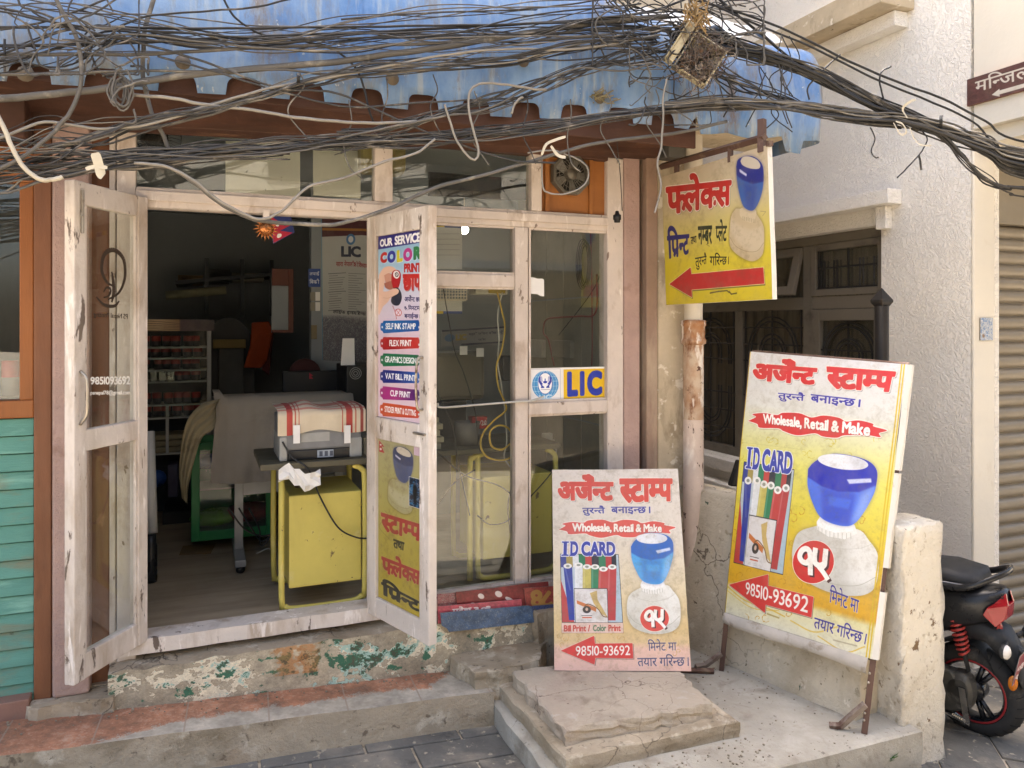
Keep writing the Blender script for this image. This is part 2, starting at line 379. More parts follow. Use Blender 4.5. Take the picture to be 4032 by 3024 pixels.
# ---------------------------------------------------------------- ground, street, steps
def zst(x): return 0.19 - 0.058 * x           # the street falls to the right
SLATE = mk('slate_paving', '62605b', 0.75, 0.35, 3, [('948b7c', 3, 0.5, 0.16, (1, 1, 1), 0.75), ('a39a88', 22, 0.6, 0.06), ('2c2c2d', 7, 0.6, 0.1, (1, 1, 1), 0.7)], (0.6, 30, 0.01))
GROUT = mk('dusty_joint', '8f8676', 0.9, 0.2, 6)
DUST = mk('dusty_street', 'b7aa95', 0.95, 0.2, 2, [('d3c8b4', 3, 0.5, 0.2), ('7d6d57', 9, 0.62, 0.1)], (0.8, 25, 0.02))
CEM = mk('cement', 'aa9c86', 0.9, 0.16, 3, [('75674f', 3, 0.48, 0.2, (1, 1, 1.6), 0.75), ('cbc0ac', 9, 0.56, 0.1, (1, 1, 1), 0.7), ('5e5244', 16, 0.62, 0.06, (1, 1, 1), .8), ('8f6f4c', 2, .56, .15, (1, 1, 1), .5), ('57503f', 45, .66, .03, (1, 1, 1), .8)], (0.9, 30, 0.012), crack=(3, .012, '4a4036'))
CEMF = mk('cement_floor', 'a8a295', 0.9, 0.13, 2.5, [('bfbaae', 5, 0.5, 0.2, (1, 1, 1), 0.65), ('7d7363', 6, 0.55, 0.14, (1, 1, 1), 0.65), ('5f584c', 34, .64, .04, (1, 1, 1), .7), ('6a4f3f', 30, 0.72, 0.03), ('857a68', 1.8, .5, .2, (1, 1, 1), .6)], (0.8, 40, 0.008), crack=(2.2, .010, '5a5044'))
a = 40
MB().add([(-a, -a, zst(-a) - .012), (a, -a, zst(a) - .012), (a, a, zst(a) - .012), (-a, a, zst(-a) - .012)], [(0, 1, 2, 3)]).build('ground', DUST, kind='structure')
mb = MB(); rr = random.Random(3)               # stone pavement, uneven slabs, one mesh
for gx in range(-9, 24):
    for gy in range(-6, 16):
        x0 = gx * 0.44 + (0.2 if gy % 2 else 0); y1 = 0.9 - gy * 0.19 - 0.02
        if y1 < -2.05: continue
        if (x0 < 3.0 and y1 > -0.25): continue
        p = [(x0, y1 - .19), (x0 + .44, y1 - .19), (x0 + .44, y1), (x0, y1)]
        if gx * .44 > 2.6:                     # the yard's slabs lie at an angle
            c_, s_ = math.cos(.9), math.sin(.9); p = [(3.9 + (u - 3.9) * c_ - (v + 1) * 1.6 * s_, -1 + (u - 3.9) * s_ + (v + 1) * 1.6 * c_) for u, v in p]
        dz = [rr.uniform(-.003, .003) for _ in p]; cx_ = sum(u for u, _ in p) / 4; cy_ = sum(v for _, v in p) / 4
        q = [(cx_ + (u - cx_) * .972, cy_ + (v - cy_) * .95, zst(u) + d) for (u, v), d in zip(p, dz)]
        mb.add(q + [(u, v, z - .05) for u, v, z in q], [(0, 1, 2, 3), (0, 4, 5, 1), (1, 5, 6, 2), (2, 6, 7, 3), (3, 7, 4, 0)])
mb.build('pavement', SLATE, kind='structure', bev=.004)

# tiled step along the shop front
cv = Canvas(1300, 150, bg='aaa192')
f1 = fbm(150, 1300, 120, 2); f2 = fbm(150, 1300, 25, 3, 1.2)
g = np.clip(0.5 + f1 * 0.18, 0, 1)[..., None]; cv.a = cv.a * (0.82 + 0.36 * g)
U = np.linspace(0, 1, 1300)[None] * np.ones((150, 1)); Vv = np.linspace(0, 1, 150)[:, None] * np.ones((1, 1300))
edge = np.interp(U, [0, .25, .40, .46, .52, .60, .68, .76, .84, .90, .95, 1], [1.1, 1.1, 1.0, .8, .66, .62, .66, .58, .55, .6, .2, -.1])
tm = np.clip((edge + f2 * .035 + f1 * .03 - Vv) * 60, 0, 1)
tcol = np.array([.60, .42, .32]) * (1 + 0.10 * f1[..., None]) + 0.04 * np.clip(f2, 0, 2)[..., None]
cv.put(tm, tcol.astype(np.float32)); cv.put(np.clip(f1 * f2 * .25 - .1, 0, .45), 'a39a8c')
for k in range(9):
    x = 60 + k * 155; cv.line([(x, -5), (x - 8, 155)], 3, '9a8878', 0.8)
IM_TILE = cv.image('tiled_step')
TILE = imgmat('terracotta_step', IM_TILE, 0.75, (0.3, 40, .004))
X0, X1 = -1.3, 1.5; yb, yf = -.06, -.37
def zs(x): return .345 - .058 * x
mb = MB(); n = 14
for i in range(n):
    a_, b_ = X0 + (X1 - X0) * i / n, X0 + (X1 - X0) * (i + 1) / n
    fa, fb = yf + .006 * math.sin(i * 2.1), yf + .006 * math.sin((i + 1) * 2.1)
    A = [(a_, fa, zs(a_)), (b_, fb, zs(b_)), (b_, yb, zs(b_)), (a_, yb, zs(a_))]
    mb.hexa(A, [(p[0], p[1] - (.012 if p[1] < -.2 else 0), zst(p[0]) - .1) for p in A], {0: [(i / n, 0), ((i + 1) / n, 0), ((i + 1) / n, 1), (i / n, 1)]})
mb.build('step', [CEM, TILE], kind='structure')
# side platform, its lower step and the loose slab on it
def rough_slab(poly, z0, z1, seed, jag=.012, n=10, under=0.0):
    r = random.Random(seed); P = []
    for i in range(len(poly)):
        p, q = Vector(poly[i] + (0,)), Vector(poly[(i + 1) % len(poly)] + (0,))
        for k in range(n): P.append(p.lerp(q, k / n) + Vector((r.uniform(-jag, jag), r.uniform(-jag, jag), 0)))
    m = MB(); c = sum(P, Vector()) / len(P); N = len(P)
    dz = z1 - z0; rings = [(0.985, z1), (1.0, z1 - min(.006, dz * .1)), (1.004 - under * .2, z1 - dz * .3), (.994 - under * .5, z1 - dz * .5), (1.0 - under * .6, z1 - dz * .75), (1 - under, z0)]
    vs = [tuple(c + (p - c) * s_ + Vector((r.uniform(-jag, jag) * .4, r.uniform(-jag, jag) * .4, z + r.uniform(-.002, .002)))) for s_, z in rings for p in P]
    fs = [tuple(range(N))] + [(k * N + i, k * N + (i + 1) % N, (k + 1) * N + (i + 1) % N, (k + 1) * N + i) for k in range(len(rings) - 1) for i in range(N)]
    return m.add(vs, fs)
rough_slab([(1.5, .0), (1.5, -1.27), (3.18, -1.31), (3.18, .0)], -.1, .2, 4, .006, 14).build('platform', CEMF, kind='structure')
rough_slab([(1.54, -.3), (1.56, -1.02), (2.39, -1.05), (2.41, -.35)], .15, .268, 5, .005, 10).build('platform_step', CEM, kind='structure')
PINKST = mk('reddish_slab', 'b3a693', 0.85, 0.14, 3, crack=(3.5, .008, '5a4a3e'), layers= [('ab9586', 2.6, .5, .2, (1, 1, 1), .6), ('c4bcaf', 12, .6, .1, (1, 1, 1), .5), ('6d5446', 40, .66, .03), ('8a7c6a', 5, .54, .12, (1, 1, 1), .7)], bump=(.9, 45, .01))
rough_slab([(1.60, -.36), (1.60, -.935), (2.30, -.985), (2.38, -.42)], .263, .335, 9, .011, 14, .008).build('stone_slab', PINKST, label='broken reddish stone slab lying loose on the cement step', cat='slab')

# ---------------------------------------------------------------- the shop building
shop = thing('shop_building', 'old one storey shop with peeling pink timber front and open doors', 'building', (1.2, 0, 0))
PINKST2 = mk('pink_stucco', 'b3978c', 0.9, 0.12, 4, [('8b6a5c', 6, .6, .1, (1, 1, 1), .5)], (1.0, 34, .015))
CONC = mk('dirty_plaster', 'c2b297', 0.9, 0.16, 4, [('8d7c64', 6, .55, .12, (1, 1, .5), .7), ('e0d6c2', 12, .6, .06), ('5d4f40', 20, .68, .03)], (.7, 30, .008))
BROWN = mk('brown_wood', '7a4f34', 0.6, 0.2, 3, [('5b3a28', 5, .55, .15, (1, 1, .3), .7), ('9d7350', 10, .64, .08, (1, 1, .3))], (.35, 30, .005), vstretch=(4, 4, .6))
REDBR = mk('red_brown_board', '523629', 0.7, 0.25, 3, [('35221a', 4, .48, .2, (.25, 1, 1.5), .8), ('77563f', 9, .62, .1, (.3, 1, 1), .7)], (.35, 30, .005))
DARKW = flat('dark_gap', '1b1815', 0.9)
# frame of the shop front
ZL0, ZL1, ZT = 2.525, 2.617, 2.94
fr = [('jamb', 459, 535, .5, ZT, -.002, .09), ('jamb', 430, 455, .5, ZT, .004, .09), ('mullion', 1476, 1547, ZL1, ZT, -.004, .08), ('mullion', 2093, 2135, ZL1, ZT, -.004, .08),
      ('jamb', 2392, 2455, .5, ZT, -.006, .1), ('mullion', 2028, 2080, .615, ZL0, -.003, .075), ('mullion', 1455, 1500, .615, ZL0, .0, .075)]
for nm, a_, b_, z0, z1, y, th in fr: frect(a_, b_, z0, z1, y, th).build(nm, WOOD, shop, .006)
xa, xb = XY(535), XY(2392)
MB().box(xa, xb, 0, .08, ZL0, ZL1 - .0).build('lintel', WOOD, shop, .008)
MB().box(xa, xb, -.014, -.001, ZL0 + .03, ZL0 + .075).build('lintel_moulding', WOOD, shop, .004)
MB().box(xa, xb, -.01, .07, ZT - .02, ZT + .05).build('head_rail', REDBR, shop, .004)
MB().box(XY(1500) + .001, XY(2028) - .001, .0, .07, 2.199, 2.268).build('rail', WOOD, shop, .006)
MB().box(XY(2080) + .001, XY(2392) - .001, -.002, .07, 1.514, 1.581).build('rail', WOOD, shop, .006)
def zsill(x): return .612
mb = MB(); xs0, xs1 = XY(468), XY(2455)
for i in range(24):
    u, v = xs0 + (xs1 - xs0) * i / 24, xs0 + (xs1 - xs0) * (i + 1) / 24; j = lambda k: .004 * math.sin(k * 1.9)
    A = [(u, -.035 + j(i), .548), (v, -.035 + j(i + 1), .548), (v, -.03 + j(i + 1), .612), (u, -.03 + j(i), .612)]
    mb.hexa(A, [(p[0], .1, p[2]) for p in A])
mb.build('door_sill', WOODD, shop)
def pane(p0, p1, z0, z1, Y=.035): return MB().box(XY(p0, Y), XY(p1, Y), Y, Y + .004, z0, z1)
for p in ((533, 1478, ZL1, ZT), (1545, 2095, ZL1, ZT), (1498, 2030, 2.266, ZL0), (1498, 2030, .612, 2.2), (2078, 2394, 1.58, ZL0), (2078, 2394, .612, 1.515)):
    pane(*p).build('window_pane', GLASS, shop)
# glazing beads
for p in ((1500, 2028, .615, 2.199), (2080, 2392, .615, 1.514), (2080, 2392, 1.581, ZL0), (1500, 2028, 2.268, ZL0)):
    x0, x1, z0, z1 = XY(p[0], .02), XY(p[1], .02), p[2], p[3]
    for q in ((x0, x0 + .012, z0, z1), (x1 - .012, x1, z0, z1), (x0 + .012, x1 - .012, z1 - .01, z1), (x0 + .012, x1 - .012, z0, z0 + .012)):
        MB().box(q[0], q[1], .012, .034, q[2], q[3]).build('glazing_bead', WOOD, shop)
# exhaust fan panel
ORW = mk('orange_board', '9a6230', 0.55, 0.14, 2, [('7a4a22', 4, .58, .15, (1, 1, .4), .6)], (.2, 40, .003), vstretch=(1, 1, 5))
fc = PY(2241, 690, .02); pb = frect(2135, 2392, ZL1, ZT, .03, .02).build('fan_board', ORW, shop)
for s_ in (-1, 1): MB().box(fc.x + s_ * .135 - .012, fc.x + s_ * .135 + .012, .012, .03, ZL1, ZT).build('fan_board_batten', ORW, shop, .002)
fan = thing('exhaust_fan', 'grey exhaust fan set in the orange board above the window', 'fan', fc)
FANM = mk('fan_metal', '655f54', 0.5, .15, 8, [('5c5346', 10, .55, .1)], (.2, 40, .002), 0.3)
ring = [(fc.x + .118 * math.cos(t), -.012, fc.z + .118 * math.sin(t)) for t in [k * math.pi / 4 + math.pi / 8 for k in range(8)]]
ri = [(fc.x + .1 * math.cos(t), -.012, fc.z + .1 * math.sin(t)) for t in [k * math.pi / 4 + math.pi / 8 for k in range(8)]]
mb = MB()
for k in range(8):
    A = [ring[k], ring[(k + 1) % 8], ri[(k + 1) % 8], ri[k]]; mb.hexa(A, [(p[0], .029, p[2]) for p in A])
mb.build('fan_housing', FANM, fan)
mb = MB()
for k in range(28):
    t = 2 * math.pi * k / 28; q = [(fc.x + r_ * math.cos(t + (r_ - .03) * 4), -.014 - .01 * math.sin(r_ * 28), fc.z + r_ * math.sin(t + (r_ - .03) * 4)) for r_ in (.03, .055, .08, .102)]
    mb.tube(q, .0016, 4)
for r_ in (.05, .078): mb.tube([(fc.x + r_ * math.cos(t), -.02, fc.z + r_ * math.sin(t)) for t in np.linspace(0, 6.29, 30)], .0016, 4)
mb.build('fan_guard', FANM, fan)
MB().lathe([(.0, -.026), (.028, -.024), (.032, -.012), (.032, .02)], (fc.x, 0, fc.z), (0, 1, 0), 20).build('fan_hub', FANM, fan, smooth=True)
mb = MB()
for k in range(5):
    t = 2 * math.pi * k / 5; c1, s1 = math.cos(t), math.sin(t)
    def bp(r_, w_, y): return (fc.x + r_ * c1 - w_ * s1, y, fc.z + r_ * s1 + w_ * c1)
    mb.add([bp(.03, -.015, .012), bp(.09, -.035, .002), bp(.095, .02, .02), bp(.03, .015, .022)], [(0, 1, 2, 3)])
mb.build('fan_blade', flat('fan_blade_grey', '77736a', .5), fan)
MB().lathe([(.0, .022), (.1, .021), (.1, .028), (0, .028)], (fc.x, 0, fc.z), (0, 1, 0), 20).build('fan_back', DARKW, fan)

# walls and posts of the front
def wallbox(nm, p0, p1, z0, z1, y, th, m, bev=.006): frect(p0, p1, z0, z1, y, th).build(nm, m, shop, bev)
wallbox('pillar', 204, 352, .42, 3.0, -.05, .2, PINKST2, .012)
wallbox('pillar_cap', 220, 330, 3.0, 3.25, -.045, .2, PINKST2, .012)
wallbox('timber_strip', 354, 431, .36, 2.95, .03, .1, BROWN)
wallbox('pillar', 2458, 2520, .5, 2.95, -.012, .2, PINKST2, .008)
wallbox('dark_joint', 2519, 2548, .4, 2.95, .05, .1, DARKW, 0)
REDP = mk('flaking_post', '917866', 0.8, .2, 4, [('b9a68c', 5, .48, .25, (1, 1, .25)), ('6b4a3a', 9, .62, .1, (1, 1, .4), .6)], (.6, 35, .006))
wallbox('timber_post', 2546, 2590, .3, 2.98, -.03, .12, REDP)
MB().box(XY(2590), 2.97, 0, .2, .15, 3.0).build('front_wall', CONC, shop, .006)
MB().box(2.8, 2.97, .2, 5.0, .0, 3.2).build('side_wall', CONC, shop)
MB().box(-4, 2.95, .12, .35, 3.02, 4.2).build('upper_wall', CONC, shop)
MB().box(-4, 2.97, .351, 5.0, 4.05, 4.2).build('roof', CONC, shop)
MB().box(-4, 2.97, 5.0, 5.2, 0, 4.2).build('rear_wall', CONC, shop)
rh = thing('sun_blocker', 'tall plastered house standing behind the shop', 'building', (-2, 1.2, 4.2))
MB().box(-3.6, 2.9, 1.2, 9, 4.21, 10.6).build('front_sun_block', CONC, rh); MB().box(2.91, 4.52, 6.05, 9, -.3, 27).build('yard_sun_block', CONC, rh)  # unseen blocks added only to shade the shop front and the yard
# plinth with peeling paint
W_, H_ = 1500, 220; cv = Canvas(W_, H_, bg='aca089')
fa, fb_, fc_, fd = fbm(H_, W_, 260, 11, 2.2), fbm(H_, W_, 110, 12, 1.9), fbm(H_, W_, 400, 13), fbm(H_, W_, 30, 14, 1.2)
cv.a *= (1 + .08 * fa + .05 * fd)[..., None]
U = np.linspace(0, 1, W_)[None] * np.ones((H_, 1)); Vv = np.linspace(0, 1, H_)[:, None] * np.ones((1, W_))
bias = np.interp(U, [0, .06, .25, .32, .5, .58, 1], [1.0, .55, .35, -.75, -.75, .5, .75]) - .5 * (Vv < .12) + .2 * (Vv > .85)
pm = np.clip((fa * .55 + fb_ * .5 + fc_ * .2 + bias - .38) * 22, 0, 1)
cv.put(np.clip(blur(pm, 2.5) * 1.6, 0, 1) * (1 - pm), '6f624f', .55)  # dark rim round the paint patches, painted as their edge shadow
cv.put(pm, (np.array([.85, .81, .71]) * (1 + .05 * fd + .03 * fa)[..., None]).astype(np.float32))
cv.put(np.clip((fb_ + .4 * fa - 1.15 + .4 * (U > .5)) * 10, 0, .8) * pm, '9fc4b8')
gm = np.zeros((H_, W_))
for cx_, cy_, rx, ry in ((.155, .68, .055, .17), (.24, .42, .03, .16), (.335, .2, .07, .09), (.34, .5, .04, .08), (.49, .42, .07, .24), (.62, .72, .03, .12), (.70, .6, .03, .2), (.06, .75, .03, .1), (.86, .4, .05, .1)):
    gm = np.maximum(gm, 1 - np.sqrt(((U - cx_) / rx) ** 2 + ((Vv - cy_) / ry) ** 2))
cv.put(np.clip((gm + .45 * fb_ + .12 * fd - .66) * 18 * (gm > -.2), 0, 1), '3a6b52')
for cx_, rx in ((.37, .03), (.415, .02)): cv.put(np.clip((1 - abs(U - cx_) / rx + .5 * fb_) * (Vv < .6), 0, .6), 'b5753f')
cv.put(np.clip((fd * .5 + fb_ * .6 - 1.3) * 8, 0, .8), '55493b')
IM_PL = cv.image('peeling_plinth')
PEEL = imgmat('peeling_paint', IM_PL, .85, (.6, 45, .006))
mb = MB(); xl, xr = XY(425, -.09), XY(2165, -.09); n = 28; rr = random.Random(8)
J = [rr.uniform(-.006, .006) for _ in range(n + 1)]; xr2 = XY(2110, -.09)
for i in range(n):
    u, v = xl + (xr2 - xl) * i / n, xl + (xr2 - xl) * (i + 1) / n
    A = [(u, -.1 + J[i], zs(u) - .02), (v, -.1 + J[i + 1], zs(v) - .02), (v, -.09 + J[i + 1], .508 + J[i + 1]), (u, -.09 + J[i], .508 + J[i])]
    mb.hexa(A, [(p[0], .2, p[2] + (.035 if p[2] > .45 else 0)) for p in A], {0: [(i / n, 0), ((i + 1) / n, 0), ((i + 1) / n, 1), (i / n, 1)]})
mb.build('plinth', [CEM, PEEL], shop)
rough_slab([(xr2 - .01, -.02), (xr2 - .01, -.14), (2.05, -.1), (2.5, -.06), (2.5, .1), (xr2, .1)], .2, .5, 21, .014, 8).build('broken_plinth', CEM, shop)
rough_slab([(1.36, -.1), (1.42, -.34), (1.75, -.33), (1.9, -.1)], .2, .345, 22, .012, 6).build('rubble_corner', CEM, shop)
MB().box(-7.5, xl, .0, .2, 0, .43).build('foundation', CEM, shop)
rough_slab([(XY(130), .02), (XY(130), -.1), (xl + .02, -.12), (xl + .02, .02)], .25, .42, 23, .012, 8).build('pillar_base', CEM, shop)

# ------------------------------------------------- interior of the shop
INW = mk('interior_plaster', '8b9093', .8, .08, 2, [('7e8283', 3, .58, .2, (1, 1, 1), .5)], (.15, 30, .003))
VINYL = mk('vinyl_floor', 'a3937c', .55, .2, 3, [('7a6b58', 5, .5, .2, (.15, 2, 1), .6), ('b8aa96', 9, .6, .1, (.15, 2, 1), .5)], (.12, 20, .003), vstretch=(.4, 3, 1))
MB().box(-.9, 2.8, .1, 3.6, .5, .578).build('floor', VINYL, shop)
MB().box(-.9, 2.8, .11, 3.6, 2.97, 3.02).build('ceiling', INW, shop)
MB().box(-.95, -.9, .09, 3.6, .5, 2.97).build('interior_wall', INW, shop)
MB().box(.93, 2.5, 1.75, 1.85, .578, 2.97).build('interior_wall', INW, shop)
MB().box(-.9, 2.5, 3.45, 3.55, .578, 2.97).build('interior_wall', INW, shop)
TILEW = mk('tile_panel', '8b8675', .5, .12, 3, [('6b6455', 4, .55, .2, (1, 1, 1), .5)], (.1, 30, .002))
mb = MB()
for k in range(6):
    for h in range(3): mb.box(2.5, 2.506, .12 + k * .27, .12 + k * .27 + .262, .585 + h * .8, .585 + h * .8 + .79)
MB().box(2.507, 2.56, .1, 3.6, .5, 2.97).build('interior_wall', INW, shop)
mb.build('wall_tiling', TILEW, shop, .002)

# ------------------------------------------------- door leaves
def leaf(name, hinge, free, z0, z1, stile, rails, th, side, glassed=True, lab=None):
    """a glazed door leaf from hinge (x,y) to free (x,y); rails: list of (z0,z1)"""
    h, f = Vector((*hinge, 0)), Vector((*free, 0)); d = (f - h); L = d.length; d = d.normalized(); nn = Vector((-d.y, d.x, 0)) * side
    root = thing(name, None, None, (h.x, h.y, z0)); root.parent = shop; root.matrix_parent_inverse = Matrix.Translation(-Vector(shop.location))
    if lab: root['label'] = lab
    def bar(s0, s1, a0, a1, off=0, t=th, mat=WOODD, nm='stile', bev=.005):
        A = [h + d * s0 + nn * off + Vector((0, 0, a0)), h + d * s1 + nn * off + Vector((0, 0, a0)), h + d * s1 + nn * off + Vector((0, 0, a1)), h + d * s0 + nn * off + Vector((0, 0, a1))]
        return MB().hexa(A, [p + nn * t for p in A]).build(nm, mat, root, bev)
    bar(0, stile, z0, z1); bar(L - stile, L, z0, z1)
    for k, (a0, a1) in enumerate(rails): bar(stile, L - stile, a0, a1, .003, th - .006, nm='rail')
    return root, h, d, nn, L, bar
# left leaf
lf_h, lf_f = (-.005, -.02), PY(292, 1500, -.385)
DL, h, d, nn, L, bar = leaf('door', lf_h, (lf_f.x, lf_f.y), .60, 2.565, .062, [(.60, .70), (1.50, 1.585), (2.475, 2.565)], .045, -1)
for a0, a1 in ((.70, 1.50), (1.585, 2.475)):
    bar(.062, L - .062, a0, a1, .02, .004, GLASS, 'pane', 0)
    for q in ((.062, .074, a0, a1), (L - .074, L - .062, a0, a1)): bar(q[0], q[1], q[2], q[3], .006, .012, WOODD, 'bead', .002)
STEEL = mk('worn_steel', 'a89f92', .4, .15, 9, [('6d5a48', 12, .58, .08)], (.2, 40, .002), .8)
def on(h, d, nn, s, off, z): return h + d * s + nn * off + Vector((0, 0, z))
fr_ = -1 if True else 1
q = [on(h, d, nn, L - .03, -.002, 2.02 - .2), on(h, d, nn, L - .03, -.03, 1.79), on(h, d, nn, L - .03, -.034, 1.72), on(h, d, nn, L - .03, -.03, 1.65), on(h, d, nn, L - .03, -.002, 1.61)]
MB().tube(spline(q, 5), .006, 8).build('handle', STEEL, DL, smooth=True)
MB().tube([on(h, d, nn, L - .035, -.008, 2.53), on(h, d, nn, L - .035, -.008, 2.36)], .006, 8).tube([on(h, d, nn, L - .035, -.008, 2.43), on(h, d, nn, L - .015, -.02, 2.43)], .005, 6).build('bolt', STEEL, DL)
LEAFL = (h, d, nn, L)
# right leaf
g_ = PY(1688, 1500, -.517)
DR, h, d, nn, L, bar = leaf('door', (.968, -.02), (g_.x, g_.y), .585, 2.53, .075, [(.585, .68), (1.45, 1.555), (2.43, 2.53)], .045, 1)
for a0, a1 in ((.68, 1.45), (1.555, 2.43)):
    bar(.075, L - .075, a0, a1, .02, .006, flat('back_board', '5d5346', .7), 'panel', 0)
q = [on(h, d, nn, L - .045, z_o, z_) for z_o, z_ in ((-.0, 1.855), (-.028, 1.85), (-.036, 1.78), (-.036, 1.70), (-.028, 1.63), (0, 1.625))]
LEAFR = (h, d, nn, L)
MB().tube(spline(q, 4), .006, 8).build('handle', STEEL, DR, smooth=True)
MB().tube([on(h, d, nn, L - .11, -.006, 1.515), on(h, d, nn, L - .02, -.006, 1.515)], .006, 8).build('bolt', STEEL, DR)

# grit, pebbles and dust lumps lying on the steps
GRIT = mk('grit_stone', '8f8472', .9, .4, 30, (), None); mb = MB(); r = random.Random(19)
for k in range(420):
    m_ = k % 3
    if m_ == 0: x, y = r.uniform(-1.2, 1.35), yb - abs(r.gauss(0, .05)) - .045; z = zs(x) + .002; y = max(y, yf + .01)
    elif m_ == 1: x, y, z = r.uniform(2.42, 3.0), -abs(r.gauss(0, .6)) - .1, .2; y = max(y, -1.25); x = min(x, 2.72 + (-y) * .15)
    else: x, y, z = r.uniform(1.58, 2.42), r.uniform(-1.24, -1.06), .2
    s_ = r.uniform(.002, .0065) * (1.6 if r.random() < .06 else 1); mb.ball((x, y, z + s_ * .4), s_, (1, r.uniform(.6, 1.3), .6), 5, 3)
mb.build('grit', GRIT, kind='stuff')
# ---------------------------------------------------------------- blue sheet awning over the shop front
awn = thing('awning', 'faded blue sheet metal awning with a scalloped lower edge', 'awning', (1, -.3, 2.95))
t = NT('blue_sheet')
c = t.mix(t.ramp(t.noise(3, 6, .7, (1, 1, .35)), .3, .7), hexc('4874ad'), hexc('7297c2'))
c = t.mix(t.ramp(t.noise(1.6, 6, .75, (1, 1, .5), 4), .42, .66, 0, .7), c, hexc('a3b8cd'))
c = t.mix(t.ramp(t.noise(26, 5, .6, (1, 1, .08), 2), .52, .70, 0, .65), c, hexc('b4bab8'))      # pale streaks
c = t.mix(t.ramp(t.noise(6, 8, .78, (1, 1, .3), 7), .50, .64, 0, .8), c, hexc('857f70'))       # dirt
c = t.mix(t.ramp(t.noise(38, 3, .5, (1, 1, .7), 11), .70, .73, 0, .8), c, hexc('ccd0cc'))       # chips
c = t.mix(t.ramp(t.noise(4, 8, .75, (1, 1, .35), 15), .57, .66, 0, .8), c, hexc('75604a'))        # rust
t.l(c, t.b.inputs['Base Color']); t.b.inputs['Roughness'].default_value = .5; t.b.inputs['Specular IOR Level'].default_value = .5
t.l(t.bump(t.noise(6, 6, .6), .5, .02), t.b.inputs['Normal']); BLUE = t.m
def zb(x): return 2.905 + .037 * (x + .42)
def scallop(x):
    p = ((x - .881) / .2515 + .5) % 1 - .5; p = abs(p) * .2515
    return .072 * (1 - (p / .07) ** 5) ** .35 if p < .07 else 0
prof = [(-.455, 0), (-.461, .08), (-.468, .15), (-.472, .24), (-.465, .34), (-.45, .42), (-.41, .49), (-.34, .535), (-.2, .58), (0.1, .68)]
xe = 3.40; xs_ = list(np.arange(-3.2, -1.2, .0125)) + list(np.arange(-1.2, 2.5, .00625)) + list(np.arange(2.5, xe, .025)) + [xe]
vs, fs = [], []
for i, x in enumerate(xs_):
    for k, (y, h) in enumerate(prof):
        hh = h
        if k == 0 and x < 2.6: hh = scallop(x)
        if k == 0 and x > 2.6: hh = -.02 * abs(math.sin(x * 9)) - .05 * (abs(x - 3.22) < .06) * 1.5
        und = .006 * math.sin(x * 5.1 + h * 3) + .003 * math.sin(x * 13.3 - h * 9) - (.004 if abs((x + .2) % 1.05) < .012 else 0)
        vs.append((x, y + und, zb(x) + hh + h * .36 * min(1, max(0, (2.7 - x) / .9)) + .006 * math.sin(x * 3.7)))
nn_ = len(prof)
for i in range(len(xs_) - 1):
    for k in range(nn_ - 1): fs.append((i * nn_ + k, (i + 1) * nn_ + k, (i + 1) * nn_ + k + 1, i * nn_ + k + 1))
b0 = (len(xs_) - 1) * nn_; last = list(range(b0, b0 + nn_)); prev = last      # rounded right end turning back to the wall
for dx, dy in ((.03, .012), (.05, .04), (.058, .09), (.05, .45)):
    cur = []
    for k, q in enumerate(last):
        p = vs[q]; yy = p[1] + dy if dy < .3 else max(.1, p[1]); vs.append((p[0] + dx - .02 * (k > 6), max(yy, p[1]), p[2] - .004)); cur.append(len(vs) - 1)
    for k in range(nn_ - 1): fs.append((prev[k], cur[k], cur[k + 1], prev[k + 1]))
    prev = cur
o = MB().add(vs, fs).build('metal_sheet', BLUE, awn, smooth=True)
md = o.modifiers.new('solid', 'SOLIDIFY'); md.thickness = .003
STEELD = mk('dirty_bolt', '6b5f4e', .6, .2, 9)
for px, py in ((720, 245), (100, 290), (1545, 310), (2060, 240), (2360, 385)):
    p = PY(px, py, -.47); MB().lathe([(.0, -.018), (.012, -.016), (.02, -.008), (.03, 0)], p, (0, 1, 0), 12).build('bolt_washer', STEELD, awn, smooth=True)
p = PY(2375, 385, -.475)                                # birds' rubbish caught on the sheet
mb = MB(); rr = random.Random(5)
for k in range(26):
    a_ = Vector(p) + Vector((rr.uniform(-.06, .05), rr.uniform(-.02, .0), rr.uniform(-.03, .025))); mb.tube([a_, a_ + Vector((rr.uniform(-.05, .05), rr.uniform(-.02, .005), rr.uniform(-.01, .03)))], .0035, 4)
mb.build('straw_tuft', mk('straw', '8a7f5e', .9, .3, 9), awn)
# boards under the awning
for (y0, z0, y1, z1, th) in ((-.42, .1, -.30, .06, .012), (-.30, .065, -.19, .025, .014), (-.19, .03, -.075, -.005, .016), (-.075, .0, -.012, -.02, .05)):
    mb = MB(); L0, L1 = -3.2, 2.62
    A = [(L0, y0, zb(L0) + z0), (L1, y0, zb(L1) + z0), (L1, y1, zb(L1) + z1), (L0, y1, zb(L0) + z1)]
    mb.hexa([(p[0], p[1], p[2]) for p in A], [(p[0], p[1], p[2] - th) for p in A]).build('soffit_board', REDBR, awn, .003)
MB().box(-3.2, 2.62, -.415, -.40, zb(1) - .03, zb(1) + .22).build('fascia_board', REDBR, awn, .003)
MB().box(2.63, 3.36, -.36, .1, zb(3) + .05, zb(3) + .07).build('soffit_board', CONC, awn)
wp = thing('plastic_sheet', 'crumpled white plastic sheet on top of the blue awning', 'plastic sheet', (2.6, 0, 3.6))
WPL = mk('white_plastic', 'd9dad8', .5, .08, 4, [('a9a59b', 6, .6, .1, (1, 1, 1), .6)], (.5, 12, .01))
vs, fs = [], []
